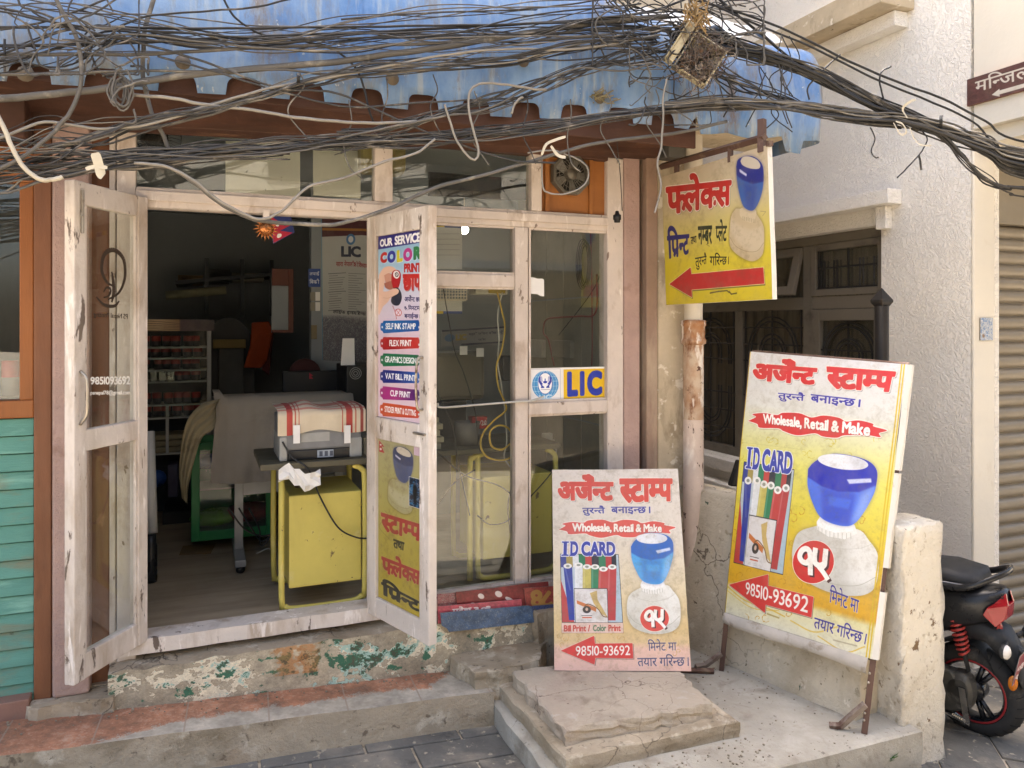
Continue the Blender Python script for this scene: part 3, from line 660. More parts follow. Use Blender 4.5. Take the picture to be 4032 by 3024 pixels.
for i in range(25):
    for k in range(8):
        x = 2.05 + i * .052; vs.append((x, -.30 + k * .06, zb(x) + .6 + .02 * math.sin(k * 1.7 + i) + .018 * math.sin(i * 1.3) + k * .034))
for i in range(24):
    for k in range(7): fs.append((i * 8 + k, (i + 1) * 8 + k, (i + 1) * 8 + k + 1, i * 8 + k + 1))
MB().add(vs, fs).build('sheet', WPL, wp, smooth=True)

# ---------------------------------------------------------------- drain pipe
RUST = mk('rusty_pipe', 'c4ae94', .8, .12, 5, [('a06a3e', 4, .40, .2, (1, 1, .6)), ('7d5030', 9, .52, .12, (1, 1, .6)), ('e2d6c6', 11, .56, .05, (1, 1, .4)), ('5c3a2a', 24, .63, .04)], (.7, 40, .006))
RUST2 = mk('peeling_pipe', 'cdb9a9', .8, .1, 5, [('8a6448', 6, .52, .12, (1, 1, .35)), ('e6dacb', 6, .56, .1, (1, 1, .4)), ('4f3a2e', 26, .62, .03, (1, 1, .5))], (.6, 40, .006))
PVC = mk('old_pvc', 'cfc5b3', .5, .08, 4, [('9a8c76', 7, .58, .15, (1, 1, .3), .6)], (.1, 30, .003))
pp = PY(2730, 1280, -.1); pip = thing('drain_pipe', 'rusty drain pipe with a collar between shop and side yard', 'pipe', (pp.x, -.1, .2))
zc = ZY(2730, 1300, -.1)
MB().lathe([(.052, zc), (.052, 3.1)], (pp.x, -.1, 0), seg=24).build('upper_pipe', PVC, pip, smooth=True)
MB().lathe([(.05, zc + .06), (.07, zc + .055), (.073, zc + .03), (.066, zc + .02), (.066, zc - .045), (.072, zc - .055), (.072, zc - .075), (.06, zc - .085)], (pp.x, -.1, 0), seg=24).build('collar', RUST, pip, smooth=True)
zr = ZY(2730, 1650, -.1)
MB().lathe([(.058, zr), (.059, zc - .08)], (pp.x, -.1, 0), seg=24).build('pipe_section', RUST, pip, smooth=True)
MB().lathe([(.058, .19), (.058, zr)], (pp.x, -.1, 0), seg=24).build('lower_pipe', RUST2, pip, smooth=True)
# rusty meter box high on the wall by the pipe
p = PY(2640, 580, -.05); MB().box(p.x - .05, p.x + .06, -.11, -.002, p.z - .07, p.z + .07).build('junction_box', mk('grey_box', '57544e', .6, .2, 8), None, .006, label='small dark grey box high on the wall beside the drain pipe', cat='electrical box')

# ---------------------------------------------------------------- neighbouring shop on the left
nb = thing('neighbouring_shop', 'left neighbouring shop with turquoise planks under a brown window', 'building', (-1.2, 0, .3))
TEAL = mk('teal_plank', '5d9082', .75, .1, 4, [('85775c', 6, .53, .16, (.4, 1, 1.6), .7), ('88b8a6', 6, .58, .1, (.3, 1, 2), .6), ('54604f', 14, .66, .04)], (.5, 30, .006), vstretch=(.5, 1, 3))
ORF = mk('varnished_frame', '8f5526', .45, .15, 3, [('6d3c18', 5, .56, .15, (1, 1, .4))], (.3, 30, .004), vstretch=(5, 5, .6))
def nbx(nm, p0, p1, z0, z1, y, th, m, bev=.005): return MB().box(p0, p1, y, y + th, z0, z1).build(nm, m, nb, bev)
xp0, xp1 = XY(132, -.03), XY(203, -.03)
nbx('post', xp0, xp1, .3, 2.95, -.03, .12, BROWN)
z_top = ZY(60, 1645, 0); ph = .0745; zz = z_top - .004; k = 0
mb = MB()
while zz > .42:
    mb.hexa([(-4, -.018, zz - ph + .004), (xp0 - .002, -.018, zz - ph + .004), (xp0 - .002, -.006, zz), (-4, -.006, zz)], [(-4, .03, zz - ph + .004), (xp0 - .002, .03, zz - ph + .004), (xp0 - .002, .03, zz), (-4, .03, zz)]); zz -= ph
mb.build('plank_cladding', TEAL, nb, .003)
nbx('backing', -4, xp0, .3, z_top, .031, .02, DARKW, 0)
zf = ZY(60, 1575, 0)
nbx('window_frame', -4, xp0, z_top, zf, -.025, .08, ORF)
nbx('window_frame', XY(80), xp0 - .001, zf, 2.6, -.02, .08, ORF)
nbx('window_frame', -4, xp0, 2.6, 2.75, -.022, .08, ORF)
nbx('window_pane', -4, XY(80), zf, 2.6, .02, .004, GLASS, 0)
nbx('fascia', -4, xp0, 2.75, 3.05, -.2, .22, REDBR)
nbx('base', -4, XY(118, -.06), .1, .45, -.08, .1, mk('red_stained_base', '8b6a5c', .85, .15, 3, [('7d7466', 4, .5, .15)], (.6, 30, .008)))
nbx('room_wall', -4, -1.0, 1.6, .1, 0, 3, INW, 0)
nbx('room_floor', -4, -.99, .08, 1.6, .4, 1.0, VINYL, 0)
bt = thing('bottle', 'grey bottle with a red cap standing inside the left shop window', 'bottle', tuple(PY(45, 1560, .1)))
p = PY(42, 1560, .12); MB().lathe([(.0, 0), (.034, 0), (.036, .01), (.036, .08), (.03, .085)], (p.x, .12, p.z), seg=16).build('body', flat('grey_plastic', '77736b', .5), bt, smooth=True)
MB().lathe([(.034, .083), (.034, .15), (.03, .155), (0, .155)], (p.x, .12, p.z), seg=16).build('cap', flat('red_cap', '9c2f2c', .5), bt, smooth=True)

# ---------------------------------------------------------------- white building on the right
wb = thing('white_building', 'tall white stucco house with a grilled brown window and a roller shutter', 'building', (4.53, -.55, 0))
t = NT('white_stucco')
h1 = t.noise(42, 2, .55, (1, 1, 1), 0, 1.2); h2 = t.noise(90, 3, .6)
hh = t.ramp(h1, .44, .58)
t.l(t.mix(t.ramp(t.noise(1.2, 5), .3, .7), hexc('f2ece2'), hexc('f8f4ec')), t.b.inputs['Base Color']); t.b.inputs['Roughness'].default_value = .95; t.b.inputs['Specular IOR Level'].default_value = .1
t.l(t.bump(hh, .8, .0065, t.bump(h2, .25, .004)), t.b.inputs['Normal']); STUC = t.m
CREAM = mk('cream_paint', 'e3dccd', .8, .05, 2, [('b5a184', 4, .62, .15, (1, 1, .5), .5)], (.4, 40, .005))
XW, YC_ = 4.53, -.55
wy1 = PX(3470, 1000, XW).y; wz1 = PX(3470, 883, XW).z; wz0 = PX(2790, 1782, XW).z; wy0 = 2.6
def wbx(nm, x0, x1, y0, y1, z0, z1, m=STUC, bev=0): return MB().box(x0, x1, y0, y1, z0, z1).build(nm, m, wb, bev)
wbx('side_wall', XW, XW + .25, YC_ + .02, wy1, -.4, 10.8)
wbx('side_wall', XW, XW + .25, wy1, wy0, -.4, wz0); wbx('side_wall', XW, XW + .25, wy1, wy0, wz1, 10.8); wbx('side_wall', XW, XW + .25, wy0, 6, -.4, 10.8)
wbx('rear_wall', XW + .25, 9, 5.8, 6, -.4, 10.8); wbx('roof', XW + .25, 9, YC_ + .1, 5.8, 10.6, 10.8)
zso = PX(3843, 505, XW).z                                 # underside of the overhanging floor
wbx('overhang', XW + .001, 9, YC_ - .9, YC_, zso, 10.8, CREAM)
wbx('overhang_soffit', XW + .06, 9, YC_ - .85, YC_ + .3, zso - .09, zso - .002, CREAM)
xcol = XY(3918, YC_)
wbx('front_column', XW + .001, xcol, YC_, YC_ + .019, -.4, zso - .1, CREAM, .008)
SHUT = mk('shutter_metal', '8b8170', .5, .08, 3, [('6f6656', 5, .56, .15, (.3, 1, 1), .6)], (.15, 30, .003), .2, .5)
wbx('shutter_guide', xcol + .001, xcol + .055, YC_ + .06, YC_ + .12, -.3, zso - .1, SHUT, .003)
mb = MB(); zt = zso - .55; pz = .083; n = int((zt + .2) / pz); prf = []
for i in range(n):
    z = zt - i * pz
    prf += [(.12, z), (.105, z - .006), (.098, z - .02), (.096, z - .04), (.1, z - .06), (.115, z - .074), (.125, z - .078)]
vs = [(x, YC_ + y, z) for x in (xcol + .05, 8.9) for y, z in prf]; m_ = len(prf)
mb.add(vs, [(i, i + 1, m_ + i + 1, m_ + i) for i in range(m_ - 1)]).build('roller_shutter', SHUT, wb, smooth=True)
wbx('shutter_box', xcol + .05, 8.9, YC_ + .05, YC_ + .35, zt, zso - .1, SHUT, .004)
wbx('shutter_foot', xcol + .05, 8.9, YC_ + .06, YC_ + .12, -.3, zt - n * pz, SHUT, .004)
p = PY(3884, 1296, YC_ - .006)
pl = Canvas(90, 110, bg='b9bcc0'); f_ = fbm(110, 90, 20, 4); pl.put(np.clip(f_ * 2, 0, .8), '5d7fb0'); pl.put(np.clip(fbm(110, 90, 9, 5) * 2 - 1.5, 0, .9), 'dcdcd8'); pl.ell(22, 88, 9, 9, '7d5a3a', op=.8, soft=2); pl.line([(36, 80), (58, 80)], 3, 'e0e0e0')
o = MB().hexa([(p.x - .055, YC_ - .008, p.z - .068), (p.x + .055, YC_ - .008, p.z - .068), (p.x + .055, YC_ - .008, p.z + .068), (p.x - .055, YC_ - .008, p.z + .068)],
              [(p.x - .055, YC_ - .001, p.z - .068), (p.x + .055, YC_ - .001, p.z - .068), (p.x + .055, YC_ - .001, p.z + .068), (p.x - .055, YC_ - .001, p.z + .068)], {0: [(0, 0), (1, 0), (1, 1), (0, 1)]})
o.build('wall_plate', [SHUT, imgmat('worn_plate', pl.image('worn_plate'), .4, None)], None, label='worn blue enamel plate on the cream corner beside the shutter', cat='plate')
# window: frame, mullions, open vent, grille
GREY = mk('grey_brown_frame', '716a5e', .5, .08, 3, [('4a453d', 5, .58, .2)], (.1, 40, .003))
XF = XW + .1
def wy(px): return PX(px, 1280, XF).y
yA, yB, yM = wy1 - .0, wy0, PX(3180, 1280, XF).y            # near edge, far edge, big mullion
zM = PX(3300, 1190, XF).z
def win(nm, y0, y1, z0, z1, x0=XF, x1=XF + .07, m=GREY, bev=.004): return MB().box(x0, x1, y0, y1, z0, z1).build(nm, m, wb, bev)
wroot = thing('window', None, None, (XF, yM, wz0)); wroot.parent = wb; wroot.matrix_parent_inverse = wmat(wb).inverted()
_w0 = wb; 
def win(nm, y0, y1, z0, z1, x0=XF, x1=XF + .07, m=GREY, bev=.004): return MB().box(x0, x1, y0, y1, z0, z1).build(nm, m, wroot, bev)
win('frame', yA, yA + .06, wz0, wz1); win('frame', yB - .06, yB, wz0, wz1); win('frame', yA + .06, yB - .06, wz1 - .07, wz1); win('frame', yA + .06, yB - .06, wz0, wz0 + .08)
win('mullion', yM - .045, yM + .045, wz0 + .08, wz1 - .07, XF - .004); win('transom', yA + .06, yM - .045, zM - .05, zM + .05, XF - .002); win('transom', yM + .045, yB - .06, zM - .05, zM + .05, XF - .002)
def sash(y0, y1, z0, z1, x=XF + .0, b=.085):
    for q in ((y0, y0 + b, z0, z1), (y1 - b, y1, z0, z1), (y0 + b, y1 - b, z0, z0 + b), (y0 + b, y1 - b, z1 - b, z1)): win('sash', *q, x - .012, x + .035)
sash(yA + .062, yM - .047, wz0 + .082, zM - .052); sash(yA + .062, yM - .047, zM + .052, wz1 - .072, b=.05)
DGL = glass('dark_window_glass', (.75, .77, .75), .03, .02)
for q in ((yA + .14, yM - .13, wz0 + .16, zM - .13), (yA + .11, yM - .09, zM + .1, wz1 - .12)): win('glass_pane', *q, XF + .03, XF + .034, DGL, 0)
CURT = mk('brown_curtain', '776f60', .8, .25, 2, [('8d8472', 3, .5, .2, (1, 6, .05)), ('554d42', 5, .52, .2, (1, 8, .05))], None, vstretch=(1, 8, .1))
vs = []; N_ = 90
for i in range(N_ + 1):
    y = yA + (yB - yA) * i / N_; x = XF + .16 + .02 * math.sin(i * 1.3); vs += [(x, y, wz0), (x, y, wz1)]
MB().add(vs, [(2 * i, 2 * i + 2, 2 * i + 3, 2 * i + 1) for i in range(N_)]).build('curtain', CURT, wroot, smooth=True)
# iron grille: nested hoops
IRON = mk('black_iron', '2c2a28', .5, .15, 6)
def hoop(yc, za, zb_, wd, up=True):
    P = []; r_ = wd / 2; zc_ = zb_ - r_ if up else za + r_
    s_ = 1 if up else -1; z_end = za if up else zb_
    P.append((XF + .012, yc - r_, z_end))
    for k in range(13):
        an = math.pi - math.pi * k / 12; P.append((XF + .012, yc + r_ * math.cos(an), zc_ + s_ * r_ * math.sin(an)))
    P.append((XF + .012, yc + r_, z_end)); return P
mb = MB()
def grille(y0, y1, z0, z1, up, scale=1):
    yc = (y0 + y1) / 2; wd = (y1 - y0)
    for f_ in (.84, .74, .44, .34): mb.tube(hoop(yc, z0 + .1, z1 - (.82 - f_) * wd / 2 - .06, wd * f_, up) if up else hoop(yc, z0 + .06 + (.82 - f_) * wd / 2, z1 - .1, wd * f_, False), .007, 5)
    for k in range(3): z = z0 + (z1 - z0) * (.25 + .25 * k); mb.box(XF + .006, XF + .018, y0, y1, z - .006, z + .006)
    for y in (y0 + .02, y1 - .02, yc): mb.box(XF + .007, XF + .017, y - .006, y + .006, z0, z1)
yq = (yM + .045 + yB - .06) / 2; zq = (wz0 + zM) / 2 + .05
for ya, yb in ((yM + .06, yq - .06), (yq + .06, yB - .08)):
    grille(ya, yb, zq, zM - .05, True); grille(ya, yb, wz0 + .08, zq, False)
grille(yA + .1, yM - .1, wz0 + .2, zM - .1, True); grille(yA + .08, yM - .08, zM - .2, wz1 - .1, False)
mb.build('grille', IRON, wroot)
win('grille_post', yq - .05, yq + .05, wz0 + .08, zM - .05, XF - .001, XF + .05)
# tilted-open vent at the upper left
M = Matrix.Translation((XF, 0, wz1 - .08)) @ Matrix.Rotation(math.radians(14), 4, 'Y') @ Matrix.Translation((-XF, 0, -(wz1 - .08)))
mb = MB(); y0, y1, z0, z1, b = yM + .05, yB - .07, zM + .055, wz1 - .08, .07
for q in ((y0, y0 + b, z0, z1), (y1 - b, y1, z0, z1), (y0 + b, y1 - b, z0, z0 + b), (y0 + b, y1 - b, z1 - b, z1)): mb.box(XF - .02, XF + .02, *q)
mb.xf(M).build('open_vent', GREY, wroot, .004)
MB().box(XF - .002, XF + .002, y0 + b, y1 - b, z0 + b, z1 - b).xf(M).build('vent_pane', DGL, wroot)
# hood and sill round the window
zh0, zh1 = wz1 + .03, wz1 + .2; yh = PX(3500, 800, XW - .12).y
wbx('window_hood', XW - .13, XW - .001, yh, 2.8, PX(3490, 860, XW - .12).z + .1, PX(3490, 742, XW - .12).z, STUC, .006)
wbx('window_hood_leg', XW - .06, XW - .001, wy1 - .09, wy1 - .005, wz1 - .04, PX(3490, 860, XW - .12).z + .098, STUC, .005)
wbx('window_sill', XW - .1, XW + .1, wy1, 2.8, wz0 - .1, wz0 - .002, STUC, .006); wbx('window_ledge', XW - .16, XW - .001, wy1 - .2, 2.8, wz0 - .36, wz0 - .2, STUC, .006)
# sloping concrete sunshade high up
pa = PX(3490, 0, XW - .25); zz = pa.z
wbx('sunshade', XW - .3, XW - .001, pa.y, 5, zz - .02, zz + .14, CONC, .005); wbx('sunshade_rib', XW - .12, XW - .002, pa.y + .05, 5, zz - .12, zz - .022, STUC, .005)
# brown board with an arrow on the overhang's end
cv = Canvas(520, 260, [(500, 275), (1024, 155), (1024, 400), (508, 520)], bg='5a3835')
cv.a *= (1 + .06 * fbm(260, 520, 60, 3))[..., None]
cv.text('मन्जिल', [(552, 268), (886, 195), (892, 335), (556, 405)], 'd2cbbd', .01); cv.text('प्रि', [(916, 190), (1024, 165), (1024, 320), (920, 338)], 'd2cbbd', .01)
cv.poly([(660, 445), (705, 400), (706, 415), (1030, 345), (1030, 378), (706, 450), (708, 470)], 'd2cbbd')
cv.grime(.12, 6); IM = cv.image('brown_board')
p = [PX(3812, 315, XW - .012), PX(4150, 222, XW - .012), PX(4150, 326, XW - .012), PX(3815, 419, XW - .012)]
zt_, zb_ = p[0].z, p[3].z; ys_, ye_ = p[0].y, YC_ - .9
o = MB().hexa([(XW - .022, ys_, zb_), (XW - .022, ye_, zb_), (XW - .022, ye_, zt_), (XW - .022, ys_, zt_)], [(XW - .002, ys_, zb_), (XW - .002, ye_, zb_), (XW - .002, ye_, zt_), (XW - .002, ys_, zt_)], {0: [(0, 0), (1.75, 0), (1.75, 1), (0, 1)]})
bs = o.build('direction_sign', [BROWN, imgmat('brown_sign', IM, .5, None)], None, .0, label='brown board with pale lettering and a left arrow above the shutter', cat='sign')

# ---------------------------------------------------------------- low yard wall with its end pillar, iron post
lw = thing('yard_wall', 'low cream plastered yard wall ending in a thick pillar', 'wall', (2.95, -.8, .2))
YW = mk('stained_cream_wall', 'cfc2aa', .85, .1, 3, [('9c8a6c', 3, .5, .2, (1, 1, .7), .7), ('e4dac6', 9, .6, .06), ('6b5a44', 12, .655, .04), ('8f6a3d', 5, .62, .1, (1, 1, .4), .7), ('55604c', 15, .68, .03), ('8a7a60', 24, .6, .08, (1, 1, 1), .6)], (1.0, 25, .018), crack=(3, .01, '5a4a38'))
def roughbox(A, B, z0, z1, seed, jag=.008, nz=8, nh=10):    # tapering rough block between plan polygons A (bottom) and B (top)
    r = random.Random(seed); P = []; Q = []
    for pol, out in ((A, P), (B, Q)):
        for i in range(len(pol)):
            p, q = Vector(pol[i] + (0,)), Vector(pol[(i + 1) % len(pol)] + (0,))
            for k in range(nh): out.append(p.lerp(q, k / nh))
    n_ = len(P); vs = []; cc = sum(Q, Vector()) / n_
    for j in range(nz + 1):
        f_ = j / nz
        for a_, b_ in zip(P, Q): v = a_.lerp(b_, f_); vs.append((v.x + r.uniform(-jag, jag), v.y + r.uniform(-jag, jag), z0 + (z1 - z0) * f_ + (0 if j in (0,) else r.uniform(-jag, jag))))
    for v in Q: u = cc + (v - cc) * .93; vs.append((u.x, u.y, z1 + .014 + r.uniform(-jag, jag) * .5))
    fs = [(j * n_ + i, j * n_ + (i + 1) % n_, (j + 1) * n_ + (i + 1) % n_, (j + 1) * n_ + i) for j in range(nz + 1) for i in range(n_)]
    return MB().add(vs, fs + [tuple(range((nz + 1) * n_, (nz + 2) * n_))])
roughbox([(2.66, .05), (2.955, -1.14), (3.25, -1.1), (3.0, .05)], [(2.78, .05), (3.125, -1.1), (3.24, -1.08), (2.95, .05)], .1, 1.05, 31, .005).build('wall_body', YW, lw, smooth=True)
pA, pB = PY(3557, 2083, -1.255), PY(3709, 2083, -1.235)
YW2 = mk('cream_pillar_plaster', 'dfd6c4', .85, .07, 3, [('ab9878', 3, .55, .15, (1, 1, .6), .65), ('ece6d8', 9, .58, .06), ('7a6246', 16, .65, .03), ('9c8a6c', 26, .6, .06, (1, 1, 1), .6)], (1.0, 26, .02), crack=(3, .008, '6a5a48'))
roughbox([(pA.x - .01, -1.26), (pB.x + .015, -1.24), (pB.x + .02, -1.03), (pA.x - .0, -1.03)], [(pA.x, -1.255), (pB.x, -1.235), (pB.x, -1.04), (pA.x + .01, -1.04)], -.15, pA.z - .01, 32, .007, 22).build('end_pillar', YW2, lw, smooth=True)
pb_ = PX(3472, 1280, 3.75); bp_ = thing('iron_post', 'dark iron post with a pointed finial behind the yellow stand', 'post', (3.75, pb_.y, -.1))
IRP = mk('worn_black_iron', '2e2c2c', .45, .15, 4, [('6b5a4a', 9, .6, .08, (1, 1, .3), .7)], (.2, 40, .003), .3)
zq = ZY(3472, 1290, pb_.y); zq = PX(3472, 1190, 3.75).z; hh_ = PX(3472, 1133, 3.75).z
MB().lathe([(.037, -.1), (.037, zq - .05), (.037, zq - .02)], (3.75, pb_.y, 0), seg=16).build('shaft', IRP, bp_, smooth=True)
MB().lathe([(.037, zq - .025), (.058, zq + .0), (.058, zq + .012), (.0, hh_)], (3.75, pb_.y, 0), seg=4).build('finial', IRP, bp_)

# ---------------------------------------------------------------- across the street (seen only in the glass)
OPP = mk('opposite_plaster', '8d8272', .85, .1, 1, [('8c7d68', 2, .55, .2)], (.3, 20, .01))
op = thing('opposite_building', 'cream house across the street mirrored in the shop glass', 'building', (1, -6.2, 0))
MB().box(-1, 12, -6.6, -6.2, -.4, 3.4).build('lower_wall', OPP, op); MB().box(-1, 12, -6.9, -6.4, 3.4, 5.5).build('upper_wall', CREAM, op)
OPW = flat('dark_shutter', '3c3a37', .5)
for k in range(3, 9): MB().box(-7.5 + k * 2.1, -6.2 + k * 2.1, -6.21, -6.17, .2, 2.3).build('shop_door', OPW, op)
for k in range(3, 9): MB().box(-7.4 + k * 2.1, -6.3 + k * 2.1, -6.41, -6.37, 3.9, 5.0).build('window', OPW, op)
MB().box(-1, 12, -6.2, -5.6, 2.75, 2.85).build('canopy', flat('sheet_canopy', '6d7076', .5), op)
# ---------------------------------------------------------------- signs and posters
def panel(nm, P, th, mats, parent=None, nseg=1, wr=0, seed=0, uvq=((0, 0), (1, 0), (1, 1), (0, 1)), **k):
    """board with front corners P = BL, BR, TR, TL, thickness th away from the camera side, art on the front"""
    P = [Vector(p) for p in P]; nrm = (P[1] - P[0]).cross(P[3] - P[0]).normalized(); m = MB()
    r = random.Random(seed); N = nseg; g = lambda u, v: P[0].lerp(P[1], u).lerp(P[3].lerp(P[2], u), v)
    vs, fs, uv = [], [], {}
    for j in range(N + 1):
        for i in range(N + 1):
            u, v = i / N, j / N; o = wr * (math.sin(u * 9 + v * 4 + seed) + math.sin(v * 13 - u * 5)) * .5
            vs.append(g(u, v) + nrm * o)
    for j in range(N):
        for i in range(N):
            uv[len(fs)] = [(i / N, j / N), ((i + 1) / N, j / N), ((i + 1) / N, (j + 1) / N), (i / N, (j + 1) / N)]
            fs.append((j * (N + 1) + i, j * (N + 1) + i + 1, (j + 1) * (N + 1) + i + 1, (j + 1) * (N + 1) + i))
    b0 = len(vs); B = [0, N, (N + 1) ** 2 - 1, N * (N + 1)]
    ring = [i for i in range(N + 1)] + [(j + 1) * (N + 1) - 1 for j in range(1, N + 1)] + [N * (N + 1) + i for i in range(N - 1, -1, -1)] + [j * (N + 1) for j in range(N - 1, 0, -1)]
    vs += [v - nrm * th for v in vs[:b0]]; fs += [tuple(b0 + q for q in reversed(f)) for f in fs[:N * N]]
    n = len(ring)
    for i in range(n): fs.append((ring[i], b0 + ring[i], b0 + ring[(i + 1) % n], ring[(i + 1) % n]))
    return m.add(vs, fs, uv).build(nm, mats, parent, **k), nrm
def stamp_art(c, T, pale=0, tint='2f3fae', low='4f78d8', base='cfccc2'):
    """the stamp picture, drawn in the small stand's picture coordinates and moved by T"""
    F = lambda L: [T(x, y) for x, y in L]
    B = [(735, 985), (660, 1030), (632, 1090), (632, 1200), (680, 1290), (790, 1335), (900, 1340), (1000, 1310), (1045, 1240), (1040, 1090), (990, 1010), (925, 960)]
    B = [(p.x, p.y) for p in spline([(x, y, 0) for x, y in B + [B[0]]], 5)][:-1]
    m = c.mpoly(F(B)); c.put(blur(grow(m, 5), 5), '6d6144', .35); c.put(m, base)
    g = np.linspace(0, 1, c.W)[None] * np.ones((c.H, 1)); c.put(m * np.clip(blur(c.mpoly(F([(880, 940), (1050, 940), (1060, 1340), (930, 1340)])), 14), 0, 1), 'f1efe8', .55)
    c.put(m * blur(c.mpoly(F([(632, 1190), (660, 1190), (800, 1290), (1045, 1240), (1045, 1345), (632, 1345)])), 5), 'a9a698', .35)
    c.line(F([(636, 1185), (700, 1255), (830, 1290), (960, 1270), (1042, 1200)]), 1.6, '96937f', .7, True)
    c.line(F([(660, 1040), (740, 1075), (840, 1090), (950, 1065), (1015, 1020)]), 1.5, 'a8a595', .5, True)
    c.poly(F([(735, 965), (742, 1005), (800, 1032), (880, 1030), (935, 985), (918, 940), (750, 940)]), 'e8e6de')
    for k in range(9):
        x = 745 + k * 20; c.line(F([(x, 985 + 16 * math.sin((k + 1) / 10 * 3.14)), (x + 3, 1012 + 22 * math.sin((k + 1) / 10 * 3.14))]), 2.2, 'b3b1a4', .9)
    c.poly(F([(735, 960), (745, 985), (830, 1005), (915, 975), (912, 925), (750, 925)]), 'f2f1ec')
    H = [(662, 665), (690, 620), (760, 565), (850, 557), (940, 575), (985, 620), (992, 690), (985, 760), (950, 870), (905, 945), (830, 958), (750, 930), (700, 850), (668, 760)]
    H = [(p.x, p.y) for p in spline([(x, y, 0) for x, y in H + [H[0]]], 5)][:-1]
    m = c.mpoly(F(H)); c.put(blur(grow(m, 4), 5), '5a5a80', .3); c.put(m, low)
    c.put(m * blur(c.mpoly(F([(640, 540), (1010, 540), (1000, 700), (920, 755), (820, 770), (740, 755), (660, 710)])), 2), tint)
    c.put(m * blur(c.mpoly(F([(735, 760), (905, 765), (895, 950), (760, 945)])), 6), tint, .45)
    c.put(m * blur(c.mpoly(F([(780, 805), (890, 805), (880, 860), (785, 855)])), 3), low, .7)
    c.put(m * blur(c.mpoly(F([(930, 770), (990, 700), (960, 880), (900, 945)])), 8), 'b8cdf2', .5)
    c.ell(0, 0, 1, 1, 'ffffff', op=0) if False else None
    an = np.linspace(0, 6.283, 40, endpoint=False); m = c.mpoly(F([(825 + 120 * math.cos(t), 600 + 42 * math.sin(t)) for t in an])); c.put(m, 'e6e6e8' if not pale else 'd8d4c8'); c.put(blur(m, 1) * blur(c.mpoly(F([(850, 540), (960, 540), (960, 650), (880, 650)])), 12), 'c2c3ca', .6)
    c.put(blur(c.mpoly(F([(855, 695), (965, 670), (970, 692), (870, 718)])), 1.5), 'e8eefc', .85)
def nep15(c, T, wd=.16):
    for col, dx in (('4a2626', .06), ('f6f0e6', 0)):
        P_ = lambda L: [T(x + dx, y + dx) for x, y in L]; w_ = np.hypot(*(hap(c.h, [T(1, 0)])[0] - hap(c.h, [T(0, 0)])[0])) * wd
        c.line(P_([(.40, .42), (.30, .53), (.14, .50), (.05, .33), (.12, .12), (.26, .03), (.38, .10), (.42, .30), (.43, .62), (.44, .92)]), w_, col, 1, True)
        c.line(P_([(.58, .02), (.56, .30), (.60, .50), (.74, .56), (.88, .48)]), w_, col, 1, True); c.line(P_([(.90, .02), (.89, .30), (.88, .50), (.80, .62)]), w_, col, 1, True)
        c.line(P_([(.72, .62), (.86, .78), (1.0, .98)]), w_ * .9, col, 1, True)
def id_card(c, T):                     # drawn in the unit square; serif capitals
    M_ = word_mask('D', 90, .05), word_mask('CARD', 90, .05); q = lambda x0, x1: [T(x0, 0), T(x1, 0), T(x1, 1), T(x0, 1)]
    k = dict(out=(3, 'e9e9f0'), shadow=(3, 3, 1, '6a6a78')); col = '363f9f'; I_ = [(0, 0), (.13, 0), (.13, .09), (.095, .11), (.095, .89), (.13, .91), (.13, 1), (0, 1), (0, .91), (.035, .89), (.035, .11), (0, .09)]
    c.poly([T(*p) for p in I_], col, line=(3, 'e9e9f0'), shadow=(3, 3, 1, '6a6a78'))
    c.text(M_[0], q(.16, .30), col, **k); c.text(M_[1], q(.36, 1), col, **k)
    for x in (.155, .665, .86): c.poly([T(x - .01, 0), T(x + .05, 0), T(x + .05, .07), T(x - .01, .07)], col); c.poly([T(x - .01, .93), T(x + .05, .93), T(x + .05, 1), T(x - .01, 1)], col)
    for x in (.50, .60): c.poly([T(x - .02, .93), T(x + .05, .93), T(x + .05, 1), T(x - .02, 1)], col)
IDS = {}
def serif_mask(M_fn=None):
    M = word_mask('ID CARD', 90, .035); return M
def arrow_sign(c, quad_pts, num_quad, txt='98510-93692', sh=(4, 4)):
    c.poly(quad_pts, 'cf3a35', line=(1.6, 'e6dfc8'), shadow=(sh[0], sh[1], .5, '4a3434')); c.text(txt, num_quad, 'f4ece2', .012)
def cloud(T, pts): return [(p.x, p.y) for p in spline([(x, y, 0) for x, y in pts + [pts[0]]], 5)][:-1]
